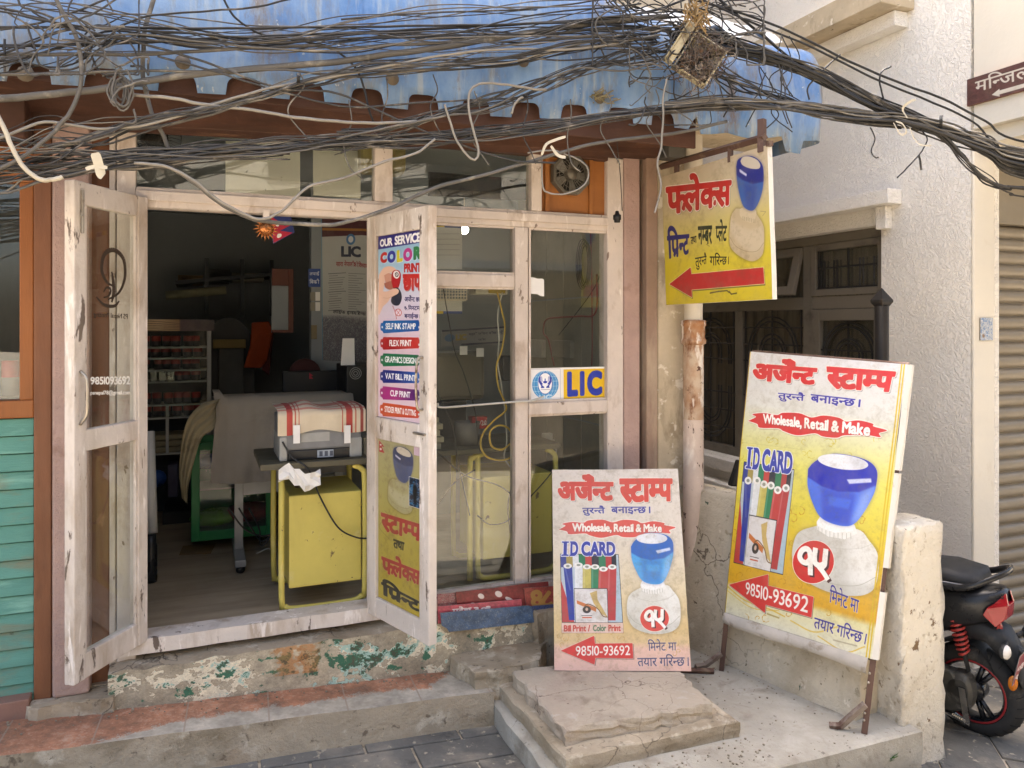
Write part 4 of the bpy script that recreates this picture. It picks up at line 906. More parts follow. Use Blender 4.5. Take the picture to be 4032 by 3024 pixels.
def rolls(c, T):
    F = lambda L: [T(x, y) for x, y in L]
    c.poly(F([(108, 725), (565, 725), (598, 1258), (122, 1258)]), '1b1a1f'); c.poly(F([(112, 729), (562, 729), (594, 1254), (126, 1254)]), 'b8c4cc')
    c.poly(F([(112, 920), (220, 1254), (126, 1254)]), 'b7413c'); c.poly(F([(540, 780), (562, 760), (594, 1254), (490, 1254)]), 'a8bcc6')
    for x0, x1, col in ((112, 155, '35418c'), (155, 205, 'a3924f'), (205, 255, 'd9dcdc'), (252, 305, '27764e'), (303, 355, 'b8413c'), (353, 410, '2b2c35'), (408, 465, '27764e'), (462, 510, 'a83434'), (508, 545, '22242c')):
        c.poly(F([(x0, 729), (x1, 729), (x1 + 4, 830), (x0 + 4, 830)]), col)
    for (xa, xb, ya, xc, xd, col) in ((134, 202, 820, 178, 222, '2f3d94'), (482, 548, 825, 475, 540, 'b33c3c'), (222, 282, 812, 224, 290, 'dfe1e0'), (285, 350, 825, 284, 352, 'c4b65a'), (350, 412, 825, 350, 412, '2a7a50'), (410, 482, 842, 405, 482, 'b8413c')):
        c.poly(F([(xa, ya), (xb, ya), (xd, 1240 if xa in (134, 482) else 1010), (xc, 1240 if xa in (134, 482) else 1010)]), col)
        c.put(blur(c.mpoly(F([(xa + 6, ya), (xa + 16, ya), (xc + 16, 1010), (xc + 6, 1010)])), 1.5), 'ffffff', .22)
        x_ = (xa + xb) / 2; an = np.linspace(0, 6.283, 24, endpoint=False)
        c.poly(F([(x_ + 33 * math.cos(t), ya + 20 * math.sin(t)) for t in an]), 'eceae4'); c.poly(F([(x_ + 15 * math.cos(t), ya + 9 * math.sin(t)) for t in an]), '8f9488')
    c.poly(F([(216, 992), (476, 992), (484, 1258), (228, 1258)]), '2a2a2c'); c.poly(F([(220, 997), (472, 997), (480, 1256), (231, 1256)]), 'dcd7d2')
    c.poly(F([(238, 1085), (390, 1145), (388, 1175), (240, 1112)]), 'c9743c'); c.poly(F([(340, 1030), (395, 1010), (400, 1080), (470, 1200), (478, 1215), (430, 1190), (370, 1110)]), 'c9ad6a'); c.line(F([(300, 1130), (330, 1115), (400, 1150), (440, 1205), (476, 1215)]), 4, '7d5a34', .9, True)
    an = np.linspace(0, 6.283, 24, endpoint=False); c.poly(F([(316 + 32 * math.cos(t), 1158 + 28 * math.sin(t)) for t in an]), '3b3430'); c.poly(F([(316 + 11 * math.cos(t), 1155 + 13 * math.sin(t)) for t in an]), 'd0b49c')
    c.line(F([(275, 1204), (358, 1204)]), 2.5, '4a4038'); c.line(F([(283, 1219), (352, 1219)]), 5, 'c9603c')
    for y in (1236, 1244): c.line(F([(270, y), (292, y)]), 1, 'a09890'); c.line(F([(318, y), (350, y)]), 1, 'a09890')
def flourish(c, seed, region, col, n=26):
    r = random.Random(seed); x0, y0, x1, y1 = region
    for k in range(n):
        x, y = r.uniform(x0, x1), r.uniform(y0, y1); a_ = r.uniform(0, 6.28); s_ = r.uniform(14, 34); pts = []
        for q in range(9): t_ = q / 8 * 4.6; pts.append((x + s_ * (1 - q / 10) * math.cos(a_ + t_), y + s_ * (1 - q / 10) * math.sin(a_ + t_)))
        c.line(pts, 1.8, col, .55, True)
        for q in (2, 4, 6): c.ell(pts[q][0], pts[q][1], s_ * .22, s_ * .1, col, rot=a_ + q, op=.5)
CLOUD = [(98, 535), (150, 505), (125, 490), (200, 475), (290, 480), (330, 462), (440, 455), (520, 475), (600, 455), (700, 460), (750, 480), (830, 465), (920, 478), (925, 495), (1010, 512), (960, 535), (968, 560), (880, 555), (740, 570), (690, 590), (600, 590), (545, 575), (430, 598), (340, 580), (300, 565), (180, 572), (160, 550)]
# ---- small faded stand leaning on the shop front
Q = [(45, 60), (1028, 50), (1130, 1625), (65, 1625)]
cv = Canvas(560, 860, Q, 'd8cec2')
cv.vgrad([(0, 'd8cfc4'), (.35, 'dad0c0'), (.6, 'd9c9a6'), (.8, 'd4b880'), (.87, 'd6ba8a'), (.9, 'dfb8a4'), (1, 'dcb3a3')])
flourish(cv, 4, (80, 1300, 1100, 1500), 'c49a52', 30)
def HL(c, t, q, col, sh=True, b=.062, out=(3, 'e8e0d2')): c.text(t, q, col, b, out=out, shadow=((4, 4, 1.2, '5a4a48') if sh else None))
HL(cv, 'अर्जेन्ट', [(88, 92), (526, 92), (526, 305), (92, 305)], 'cf4c3c'); HL(cv, 'स्टाम्प', [(572, 128), (986, 128), (988, 310), (578, 322)], 'cf4c3c')
cv.text('तुरन्तै', [(280, 345), (458, 342), (460, 424), (284, 426)], '4a4a94', .03, out=(1.5, 'ece6da')); cv.text('बनाइन्छ ।', [(505, 352), (812, 350), (814, 410), (508, 412)], '4a4a94', .03, out=(1.5, 'ece6da'))
cv.poly(cloud(None, CLOUD), 'd5574c', line=(3, 'eee6da'))
cv.text('Wholesale, Retail & Make', [(202, 485), (902, 488), (902, 560), (202, 560)], 'f3ebe0', .045, shadow=(1, 2, .6, '7d3a34'))
rolls(cv, lambda x, y: (x, y))
U4 = homo([(0, 0), (1, 0), (1, 1), (0, 1)], [(122, 628), (538, 628), (540, 738), (118, 742)]); id_card(cv, lambda x, y: tuple(hap(U4, [(x, y)])[0]))
stamp_art(cv, lambda x, y: (x, y), tint='2f62b4', low='4fa0da', base='d5d2c6')
cv.poly([(120, 1262), (598, 1258), (600, 1335), (122, 1338)], 'dfc0b0', line=(1, '8d6a60'))
cv.text('Bill Print / ', [(138, 1278), (342, 1276), (342, 1325), (138, 1328)], 'c2483c', .04); cv.text('Color', [(364, 1276), (466, 1274), (466, 1323), (364, 1324)], '5a7a5c', .04); cv.text('Print', [(484, 1274), (580, 1272), (580, 1322), (484, 1323)], 'c2483c', .04)
cv.ell(845, 1223, 112, 98, 'd0493f', line=(2.5, 'ece0d2')); U5 = homo([(0, 0), (1, 0), (1, 1), (0, 1)], [(768, 1168), (922, 1150), (925, 1292), (770, 1292)]); nep15(cv, lambda x, y: tuple(hap(U5, [(x, y)])[0]))
arrow_sign(cv, [(112, 1475), (372, 1358), (380, 1418), (672, 1413), (678, 1530), (384, 1528), (376, 1580)], [(230, 1438), (652, 1430), (654, 1505), (230, 1512)])
cv.text('मिनेट मा', [(790, 1382), (1014, 1378), (1016, 1466), (796, 1470)], '4a4468', .015, out=(1.5, 'e8d4bc')); cv.text('तयार गरिन्छ ।', [(708, 1500), (1108, 1490), (1110, 1585), (712, 1590)], '4a4468', .015, out=(1.5, 'e8d0c0'))
cv.grime(.16, 21, 90); cv.grime(.08, 22, 20); cv.a = cv.a * .97 + .01
SMALL_IM = cv.image('faded_stand_art')
WHT = mk('white_flex', 'd6d0c4', .6, .08, 5, [('a5967c', 7, .6, .1)], (.3, 20, .004))
TL, TR, BR, BL = PT(2174, 1850, 4.08), PT(2669, 1846, 4.04), PZ(2722, 2643, .338), PZ(2183, 2640, .338)
sm = thing('banner_board', 'small faded stamp advertising board standing on the stone slab', 'sign', tuple((BL + BR) / 2))
panel('printed_sheet', [BL, BR, TR, TL], .004, [WHT, imgmat('faded_print', SMALL_IM, .45, (.7, 6, .02))], sm, 12, .004, 3, smooth=False)
nrm = (BR - BL).cross(TL - BL).normalized()
for a_, b_ in ((BL, TL), (BR, TR), (BL, BR), (TL, TR)):
    c_ = ((BL + BR + TL + TR) / 4 - (a_ + b_) / 2).normalized() * .014; MB().tube([a_ + c_ - nrm * .018, b_ + c_ - nrm * .018], .012, 4).build('frame_bar', BROWN, sm)

# ---- big yellow stand on legs
Q = [(150, 18), (958, 85), (775, 1600), (18, 1345)]
cv = Canvas(600, 1020, Q, 'd8d060')
cv.vgrad([(0, 'd6d3d2'), (.2, 'd8d6cc'), (.3, 'd9d6a2'), (.42, 'dbd466'), (.6, 'd9c63a'), (.75, 'd6aa26'), (.88, 'd3a028'), (.9, 'd8cf9a'), (1, 'dcd8c0')])
flourish(cv, 9, (80, 480, 900, 700), 'c9b83c', 18); flourish(cv, 8, (50, 800, 850, 1400), 'c08a1c', 46)
def bez(L, wd, col): cv.line(L, wd, col, .8, True)
bez([(20, 1210), (120, 1290), (250, 1340), (330, 1380)], 5, 'd4b03a'); bez([(30, 1240), (160, 1330), (300, 1350)], 3, 'd4b03a'); bez([(360, 1400), (480, 1460), (600, 1440)], 5, 'd8b84a'); bez([(500, 1480), (640, 1560), (740, 1540)], 4, 'd4b03a')
HL(cv, 'अर्जेन्ट', [(168, 42), (500, 68), (482, 200), (160, 172)], 'cf2f2a'); HL(cv, 'स्टाम्प', [(542, 98), (900, 126), (876, 242), (545, 218)], 'cf2f2a')
cv.text('तुरन्तै', [(290, 226), (430, 240), (425, 298), (290, 284)], '3c349a', .03, out=(1.5, 'f0eee6')); cv.text('बनाइन्छ ।', [(460, 248), (718, 280), (712, 328), (458, 296)], '3c349a', .03, out=(1.5, 'f0eee6'))
P4 = homo([(98, 455), (1010, 455), (1010, 598), (98, 598)], [(140, 322), (850, 400), (848, 520), (136, 438)])
cv.poly([tuple(p) for p in hap(P4, cloud(None, CLOUD))], 'cf322e', line=(3, 'f0eadf'), shadow=(3, 4, 2, '6a5a40'))
cv.text('Wholesale, Retail & Make', [(214, 350), (768, 412), (760, 488), (214, 408)], 'f6f0e8', .045, shadow=(1, 2, .6, '7d2a24'))
T4 = homo([(108, 725), (565, 725), (598, 1258), (122, 1258)], [(116, 597), (374, 645), (320, 1177), (62, 1105)])
rolls(cv, lambda x, y: tuple(hap(T4, [(x, y)])[0]))
U4 = homo([(0, 0), (1, 0), (1, 1), (0, 1)], [(134, 522), (368, 556), (360, 672), (124, 632)]); id_card(cv, lambda x, y: tuple(hap(U4, [(x, y)])[0]))
T5 = homo([(662, 557), (992, 557), (1045, 1340), (632, 1340)], [(455, 548), (812, 600), (782, 1330), (355, 1215)])
stamp_art(cv, lambda x, y: tuple(hap(T5, [(x, y)])[0]), tint='2c30a8', low='4d6fd8', base='c9c6bc')
cv.ell(475, 1118, 105, 106, 'c92e2a', line=(2.5, 'f0e8da')); U5 = homo([(0, 0), (1, 0), (1, 1), (0, 1)], [(398, 1042), (556, 1062), (546, 1206), (398, 1172)]); nep15(cv, lambda x, y: tuple(hap(U5, [(x, y)])[0]))
arrow_sign(cv, [(38, 1212), (245, 1170), (244, 1225), (476, 1290), (466, 1390), (232, 1318), (228, 1358)], [(128, 1202), (455, 1290), (445, 1368), (126, 1262)])
cv.text('मिनेट मा', [(562, 1230), (712, 1290), (705, 1378), (556, 1318)], '35308c', .015, out=(1.5, 'ece0b0')); cv.text('तयार गरिन्छ ।', [(484, 1368), (755, 1458), (742, 1530), (478, 1440)], '35308c', .015, out=(1.5, 'ece0b0'))
for s_, e_ in (((150, 18), (18, 1345)), ((944, 84), (762, 1596)), ((930, 83), (748, 1590))): cv.line([s_, e_], 5, 'cfae1e', .9)
cv.line([(102, 497), (430, 545)], 1, 'a8a060', .5); cv.line([(580, 1502), (700, 1535)], 5, '9a9078', .6); cv.line([(240, 1362), (300, 1385)], 6, 'a08a3c', .7)
cv.grime(.12, 33, 90); cv.grime(.06, 34, 16); BIG_IM = cv.image('yellow_stand_art')
TL, TR = Vector((2.938, -.459, 1.858)), Vector((3.273, -1.154, 1.816)); FL, FR = PZ(2834, 2642, .2), PZ(3396, 2891, .2)
BL = FL.lerp(TL, .15); BR = FR.lerp(TR, .165); BL = PT(2854, 2411, (BL - CAM).dot(FW)); BR = PT(3433, 2595, (BR - CAM).dot(FW))
bg_ = thing('banner_stand', 'large yellow stamp banner stretched on a brown metal stand by the yard wall', 'sign', tuple((FL + FR) / 2))
panel('printed_sheet', [BL, BR, TR, TL], .003, [WHT, imgmat('yellow_print', BIG_IM, .35, (.6, 5, .018))], bg_, 12, .003, 5)
nrm = (BR - BL).cross(TL - BL).normalized()
METB = mk('brown_metal', '5d463c', .5, .15, 6, [('7d6a58', 9, .58, .1)], (.2, 50, .002), .3)
uL, uR = (TL - FL).normalized(), (TR - FR).normalized(); eR = (BR - BL).normalized()
for F_, u, T_ in ((FL, uL, TL), (FR, uR, TR)):
    a_ = F_ - nrm * .016; MB().tube([a_, a_ + u * (T_ - F_).length], .017, 4).build('leg', METB, bg_)
for a_, b_ in ((BL, BR), (TL, TR), ((BL + TL) / 2, (BR + TR) / 2)): MB().tube([a_ - nrm * .02, b_ - nrm * .02], .012, 4).build('cross_bar', METB, bg_)
q = Vector((.93, .36, 0)); q = Vector((eR.y, -eR.x, 0)).normalized(); q = -q if q.dot(nrm) < 0 else q
FLAT = mk('bent_bracket', '8a7d72', .6, .2, 8, [('5d463c', 8, .55, .1)], (.3, 30, .004), .2)
MB().tube([FL + q * .05 - Vector((0, 0, -.012)) + nrm * .0, FL + q * .17 - eR * .12 + Vector((0, 0, .012))], .016, 4).build('foot', METB, bg_)
MB().tube([FL + uL * .09, FL + uL * .03 + q * .06 - eR * .05, FL + q * .11 - eR * .07 + Vector((0, 0, .03))], .015, 4).build('bracket', FLAT, bg_)
MB().tube([FR + uR * .13 + q * .01, FR + uR * .09 + q * .02 - eR * .03, FR + uR * .02 + q * .045 - eR * .08, FR + q * .06 - eR * .12 + Vector((0, 0, .012))], .016, 4).build('bracket', FLAT, bg_)
for f_ in (.13, .11, .045, .03): MB().ball(FR + uR * (f_ * 2) + nrm * .003 - eR * .0, .006).build('bolt', STEEL, bg_)
# folded hem below, torn white edge on the right
mb = MB(); vs, fs = [], []
for i in range(17):
    u = i / 16; a_ = BL.lerp(BR, u - .02 if i else 0); sag = .006 * math.sin(u * 7)
    for k, (o_, d_) in enumerate(((.002, .0), (.009, -.014), (.014, -.032 - sag), (.009, -.052 - sag), (-.01, -.058 - sag))):
        vs.append(a_ + nrm * o_ + uL * d_ * (1 + .2 * u))
fs = [(i * 5 + k, (i + 1) * 5 + k, (i + 1) * 5 + k + 1, i * 5 + k + 1) for i in range(16) for k in range(4)]
MB().add(vs, fs).build('folded_hem', mk('grey_hem', 'b9b1a6', .6, .15, 6, [('8a7d6c', 8, .54, .12)], (.4, 14, .006)), bg_, smooth=True)
for f0, f1 in ((.0, .22), (.30, .62), (.63, 1.0)):
    a_, b_ = BR.lerp(TR, f0), BR.lerp(TR, f1); r = random.Random(int(f0 * 100)); vs = []
    for i in range(7):
        p = a_.lerp(b_, i / 6); vs += [p + nrm * .001, p + eR * (.022 + r.uniform(-.006, .004)) - nrm * .008, p + eR * .02 - nrm * .03]
    MB().add(vs, [(3 * i + k, 3 * i + k + 1, 3 * i + k + 4, 3 * i + k + 3) for i in range(6) for k in range(2)]).build('side_fold', WHT, bg_)

# ---- hanging board
Q = [(100, 425), (1095, 118), (1140, 1560), (150, 1615)]
cv = Canvas(560, 520, Q, 'd8c85a'); cv.vgrad([(0, 'bfae93'), (.28, 'c4b48c'), (.5, 'cdbb62'), (.7, 'd3bf32'), (1, 'cdb72c')])
HL(cv, 'फ्लेक्स', [(135, 410), (768, 352), (755, 690), (150, 790)], 'b92d28', b=.045)
cv.text('प्रिन्ट', [(150, 885), (366, 880), (362, 1145), (162, 1195)], '2b2a6c', .035); cv.text('तथा', [(375, 990), (432, 975), (436, 1040), (382, 1060)], '2a2a20', .02)
cv.text('नम्बर', [(446, 890), (580, 880), (580, 1055), (450, 1060)], '2c3320', .035); cv.text('प्लेट', [(612, 822), (720, 820), (716, 1026), (614, 1032)], '2c3320', .03)
cv.text('तुरन्तै', [(420, 1145), (530, 1130), (530, 1265), (426, 1300)], '26261c', .015); cv.text('गरिन्छ ।', [(560, 1130), (738, 1140), (736, 1240), (562, 1255)], '26261c', .015)
cv.poly([(178, 1425), (378, 1270), (386, 1332), (1055, 1268), (1066, 1418), (388, 1475), (390, 1545)], 'b92f2b', line=(2, 'e0d49a'), shadow=(4, 6, .7, '2a2418'))
def stamp2(c, T, hi, lo, base, cap):
    F = lambda L: [T(x, y) for x, y in L]; S = lambda L: [(p.x, p.y) for p in spline([(x, y, 0) for x, y in L + [L[0]]], 5)][:-1]
    m = c.mpoly(F(S([(800, 720), (755, 800), (742, 1000), (765, 1100), (860, 1180), (960, 1212), (1040, 1160), (1062, 1060), (1060, 890), (1000, 780), (960, 730)]))); c.put(blur(grow(m, 4), 4), '5a4a28', .4); c.put(m, base)
    c.put(m * blur(c.mpoly(F([(742, 800), (800, 860), (930, 920), (1060, 880), (1062, 1060), (980, 1130), (880, 1100), (760, 960)])), 6), 'ffffff', .14)
    c.line(F([(745, 985), (800, 1070), (900, 1120), (1000, 1115), (1060, 1040)]), 1.6, '8d7d5a', .7, True)
    c.poly(F(S([(835, 725), (840, 790), (900, 840), (960, 850), (985, 800), (985, 735), (900, 700)])), cap)
    for k in range(8): c.line(F([(866 + k * 16, 795 + k * 4), (868 + k * 16, 828 + k * 4)]), 2.4, '9a8b6c', .8)
    m = c.mpoly(F(S([(805, 320), (825, 255), (900, 222), (980, 235), (1045, 300), (1060, 400), (1050, 540), (1010, 670), (960, 738), (890, 720), (850, 650), (815, 480)]))); c.put(blur(grow(m, 4), 4), '4a4a70', .4); c.put(m, lo)
    c.put(m * blur(c.mpoly(F([(780, 200), (1080, 200), (1080, 460), (960, 490), (860, 450), (790, 390)])), 2), hi); c.put(m * blur(c.mpoly(F([(870, 480), (1000, 500), (970, 740), (900, 720)])), 6), hi, .35)
    c.poly(F(S([(845, 270), (870, 232), (930, 228), (1000, 260), (1030, 310), (1010, 345), (930, 340), (865, 310)])), 'c4b8a4'); c.put(blur(c.mpoly(F([(835, 345), (905, 395), (900, 418), (838, 375)])), 1.2), 'e8e4f0', .85)
stamp2(cv, lambda x, y: (x, y), '2a307c', '3f5f9e', 'c2ae8a', 'cdbb98')
for L in ([(560, 1505), (640, 1490), (720, 1482), (740, 1500)], [(740, 1490), (760, 1515), (810, 1505)]): cv.line(L, 5, '4a4028', .85)
cv.line([(1030, 745), (1080, 750), (1050, 790)], 2, '8a7a58', .7); cv.line([(525, 1055), (560, 1075)], 2, '6a5a38', .7); cv.grime(.16, 41, 140); HANG_IM = cv.image('hanging_board_art')
xs = 2.665
TLh, TRh, BRh, BLh = PX(2604, 697, xs), PX(3022, 571, xs + .01), PX(3041, 1178, xs + .01), PX(2624, 1201, xs)
hg = thing('hanging_sign', 'yellow double sided board hanging from a brown iron arm by the pipe', 'sign', tuple((TLh + TRh) / 2))
panel('board_face', [BLh, BRh, TRh, TLh], .028, [WHT, imgmat('hanging_print', HANG_IM, .45, (.2, 6, .004))], hg, 6, .002, 2)
mid = Vector((.02, 0, 0))
a0, a1 = PX(2520, 680, xs + .015), PX(3012, 540, xs + .015)
MB().tube([a0, a1], .02, 4).build('arm', METB, hg)
for px, y0, y1 in ((2665, 640, 690), (2876, 575, 640), (3000, 470, 600)):
    MB().tube([PX(px, y0, xs + .015), PX(px, y1, xs + .015)], .015 if px < 2990 else .022, 4).build('hanger', METB, hg)
a_ = PX(3030, 572, xs + .014); MB().box(a_.x - .012, a_.x + .012, a_.y - .012, a_.y + .012, a_.z - .005, a_.z + .02).build('corner_cap', METB, hg)

# ---- printed panels on the right door leaf (a board set in each opening)
h, d, nn, L = LEAFR
def leaf_quad(z0, z1, s0=.078, s1=None, off=.017):
    s1 = L - .078 if s1 is None else s1; f = lambda s, z: h + d * s + nn * off + Vector((0, 0, z)); return [f(s0, z0), f(s1, z0), f(s1, z1), f(s0, z1)]
Q = [(80, 232), (432, 155), (436, 1595), (88, 1582)]
cv = Canvas(300, 760, Q, 'd9c4cf'); cv.vgrad([(0, '86b0cc'), (.18, 'a2c2d6'), (.35, 'cfc7d6'), (.6, 'd8bcc8'), (1, 'dcc2cc')])
cv.poly([(78, 232), (434, 155), (434, 250), (80, 328)], '2f2c78'); cv.text('OUR', [(94, 252), (196, 226), (196, 290), (94, 308)], 'f2f0ee', .05); cv.text('SERVICE', [(214, 218), (424, 172), (424, 246), (214, 286)], 'f2f0ee', .05)
for ch, q, col in (('C', (98, 152, 346, 428), 'b8302c'), ('O', (156, 222, 330, 422), '3a3f98'), ('L', (232, 280, 318, 410), 'cfc336'), ('O', (284, 356, 300, 400), 'b83a86'), ('R', (366, 426, 282, 382), '2f7d4c')):
    cv.text(ch, [(q[0], q[2] + 6), (q[1], q[2] - 6), (q[1], q[3] - 8), (q[0], q[3] + 6)], col, .08, shadow=(2, 2, .4, 'e8e8e8'))
cv.text('PRINT', [(290, 420), (430, 402), (430, 472), (290, 486)], 'b8302c', .06); cv.text('छाप', [(280, 500), (432, 486), (430, 610), (282, 622)], 'bb2d2a', .06, out=(1, 'e8d8dc'), shadow=(3, 3, .6, '6a2020'))
cv.text('अर्जेन्ट छाप', [(294, 655), (436, 648), (436, 692), (296, 704)], '2a2458', .03); cv.text('१५ मिनटमा', [(294, 730), (434, 712), (434, 762), (296, 768)], '2a2458', .03); cv.text('बनाईन्छ ।', [(294, 785), (418, 778), (418, 824), (296, 832)], '2a2458', .03)
SK, SK2 = 'dfb8a2', 'c79480'
def sp(L): return [(p.x, p.y) for p in spline([(x, y, 0) for x, y in L + [L[0]]], 4)][:-1]
cv.ell(240, 800, 36, 22, 'e0d0d8', op=.6); cv.line([(200, 745), (220, 790), (232, 840)], 3, 'b83434', .9, True); cv.ell(246, 790, 28, 28, 'b83434', op=.8); cv.ell(246, 790, 23, 23, 'dcccd6'); cv.line([(228, 770), (262, 812)], 2, 'b83434'); cv.line([(262, 766), (236, 808)], 2, 'b83434')
cv.poly(sp([(86, 520), (130, 460), (190, 448), (226, 470), (206, 495), (172, 500), (140, 540), (132, 590), (110, 700), (86, 800)]), SK)
cv.poly(sp([(130, 520), (170, 500), (210, 520), (200, 560), (150, 600)]), SK2); cv.poly(sp([(130, 580), (190, 560), (212, 600), (180, 625), (140, 612)]), 'a86a58')
cv.poly(sp([(188, 560), (192, 500), (215, 474), (250, 476), (266, 510), (258, 570), (240, 612), (206, 612)]), 'b0242c'); cv.ell(228, 507, 26, 30, 'e4dcdc'); cv.ell(232, 507, 15, 18, '2c2a2e'); cv.ell(232, 507, 10, 13, 'd8d0d0'); cv.line([(224, 495), (240, 520)], 2, '2c2a2e')
cv.poly(sp([(206, 612), (240, 604), (268, 640), (272, 690), (250, 735), (210, 738), (186, 710), (200, 650)]), '2c3040')
cv.poly(sp([(86, 640), (150, 640), (215, 612), (248, 622), (240, 650), (190, 680), (160, 720), (120, 760), (86, 820)]), SK); cv.line([(120, 690), (160, 690), (190, 676)], 2, SK2, .7, True)
for k, (tx, c0, c1) in enumerate((('SELF INK STAMP', '1a62a8', '1f4f94'), ('FLEX PRINT', 'a82a2c', 'c03a34'), ('GRAPHICS DESIGN', '24704a', '1f5f44'), ('VAT BILL PRINT', '28307c', '2a66b4'), ('CUP PRINT', 'a8327c', '3a2464'), ('STICKER PRINT & CUTTING', 'c8502c', 'c2402c'))):
    y = 905 + k * 122.5; sk = 30 - k * 6.5
    pts = [(100, y), (104, y - 22), (120, y - 26), (126, y - 42), (408, y - 42 - sk), (414, y - 26 - sk), (430, y - 20 - sk), (430, y + 16 - sk), (414, y + 24 - sk), (408, y + 38 - sk), (126, y + 58 - sk * .2), (118, y + 42 - sk * .2), (104, y + 38 - sk * .2)]
    m = cv.mpoly(pts); cv.vgrad([(0, c0), (.4, c0), (1, c1)], m, 1)
    wd = min(125, 7 + len(tx) * 8.2); yc = y + 4 - sk * .55; cx = 264; s2 = sk * .38
    cv.text(tx, [(cx - wd, yc - 24 + s2), (cx + wd, yc - 24 - s2), (cx + wd, yc + 22 - s2), (cx - wd, yc + 22 + s2)], 'f0eeee', .035)
    for x_, s_ in ((116, .1), (412, .95)): cv.ell(x_, y + 10 - sk * s_, 6, 9, 'd8d8dc')
IM = cv.image('service_poster_art'); BACK = flat('poster_back', 'cfc9c0', .6)
o, _ = panel('poster', leaf_quad(1.557, 2.428), .002, [BACK, imgmat('service_print', IM, .3, None)], None, label='colourful service list poster behind the right door leaf upper glass', cat='poster')
Q = [(76, 112), (388, 128), (378, 1440), (70, 1345)]
cv = Canvas(300, 700, Q, 'a59c50'); cv.vgrad([(0, 'a69f78'), (.3, 'a79d5c'), (.6, 'a89845'), (1, 'b09a34')])
T6 = homo([(742, 222), (1062, 222), (1062, 1212), (742, 1212)], [(146, 142), (330, 150), (318, 668), (142, 655)])
stamp2(cv, lambda x, y: tuple(hap(T6, [(x, y)])[0]), '3f4460', '565c78', 'a59c70', 'a8a078')
cv.text('स्टाम्प', [(92, 686), (384, 722), (374, 856), (94, 826)], 'a5423a', .05, out=(1.5, 'b89a6a')); cv.text('तथा', [(180, 872), (260, 884), (256, 950), (180, 942)], '3c3a2c', .05); cv.text('फ्लेक्स', [(92, 975), (376, 1040), (366, 1190), (96, 1150)], 'a5423a', .05, out=(1.5, 'b89a6a')); cv.text('प्रिन्ट', [(90, 1186), (374, 1282), (366, 1398), (92, 1320)], '36342a', .05, out=(1.5, 'b0a060'))
cv.poly([(82, 124), (120, 168), (100, 168), (120, 216), (82, 212)], 'a8282c'); cv.ell(93, 156, 6, 7, 'e0d4d0'); cv.ell(93, 190, 7, 9, 'e0d4d0')
cv.line([(120, 665), (140, 700), (80, 800), (150, 880)], 3, '6a5f38', .4, True); cv.grime(.22, 51, 100)
IM = cv.image('door_sticker_art')
panel('banner_sheet', leaf_quad(.682, 1.448), .002, [BACK, imgmat('sticker_print', IM, .4, None)], None, label='faded yellow stamp banner filling the lower right door leaf', cat='banner')
def leaf_pt(u, v, z0, z1, off): s = .078 + (L - .156) * u; return h + d * s + nn * off + Vector((0, 0, z1 - (z1 - z0) * v))
def leaf_sheet(nm, u0, v0, u1, v1, z0, z1, col, lab, off=.0145, th=.0012, cat='sticker'):
    P = [leaf_pt(u0, v1, z0, z1, off), leaf_pt(u1, v1, z0, z1, off), leaf_pt(u1, v0, z0, z1, off), leaf_pt(u0, v0, z0, z1, off)]
    m = col if not isinstance(col, str) else flat(nm + '_paper', col, .6)
    return panel(nm, P, th, m if isinstance(m, list) else [m], None, label=lab, cat=cat)
cv = Canvas(100, 240, bg='16263f'); f1 = fbm(240, 100, 60, 61); f2 = fbm(240, 100, 20, 62)
cv.put(np.clip(f1 * .8, 0, .9), '2f6f98'); cv.put(np.clip(f2 * .9 - .6, 0, .9), '7fb4cc'); cv.put(np.clip(-f1 * .8 - .4, 0, .8), '0c1018'); cv.put(np.clip(f2 - 1.5, 0, .8), 'a8442c')
cv.poly([(50, 30), (62, 60), (66, 130), (58, 205), (42, 205), (34, 130), (38, 60)], '15161c', soft=3); cv.ell(50, 48, 8, 12, '4a4a58', soft=2); cv.poly([(0, 0), (100, 0), (100, 3), (3, 3), (3, 237), (100, 237), (100, 240), (0, 240)], 'd0d0d0')
leaf_sheet('sticker', .73, .185, .995, .36, .682, 1.448, [BACK, imgmat('dark_sticker', cv.image('dark_sticker_art'), .3, None)], 'dark blue misty picture sticker at the edge of the yellow door banner')
leaf_sheet('paper_label', .84, .0, .99, .05, .682, 1.448, 'c9aeb8', 'pale pink paper stuck at the top of the yellow door banner')
# ---- LIC sticker in the window
Q = [(748, 1168), (1356, 1166), (1356, 1420), (745, 1420)]
cv = Canvas(430, 190, Q, 'e4e2e0')
cv.poly([(1012, 1182), (1342, 1180), (1342, 1403), (1012, 1405)], 'dfb51c'); cv.poly([(755, 1176), (985, 1176), (985, 1412), (755, 1412)], 'e6e4e4', line=(.8, '5a5a78'))
cv.text('L', [(1040, 1200), (1126, 1198), (1126, 1386), (1040, 1388)], '2337a0', .07); cv.text('I', [(1142, 1198), (1178, 1198), (1178, 1384), (1142, 1385)], '2337a0', .07); cv.text('C', [(1200, 1194), (1324, 1194), (1324, 1386), (1200, 1386)], '2337a0', .07)
cv.ell(870, 1292, 102, 105, '3f8ec8')
for x in (30, 62, 88): cv.ell(870, 1292, x, 104, 'dfe8f0', op=.0) if False else cv.line([(870 + x * math.sin(t), 1292 - 104 * math.cos(t)) for t in np.linspace(0, 3.14, 14)], 1.4, 'e0eaf2'); cv.line([(870 - x * math.sin(t), 1292 - 104 * math.cos(t)) for t in np.linspace(0, 3.14, 14)], 1.4, 'e0eaf2')
for y in (-60, -25, 12, 48): cv.line([(770, 1292 + y), (970, 1292 + y)], 1.4, 'e0eaf2')
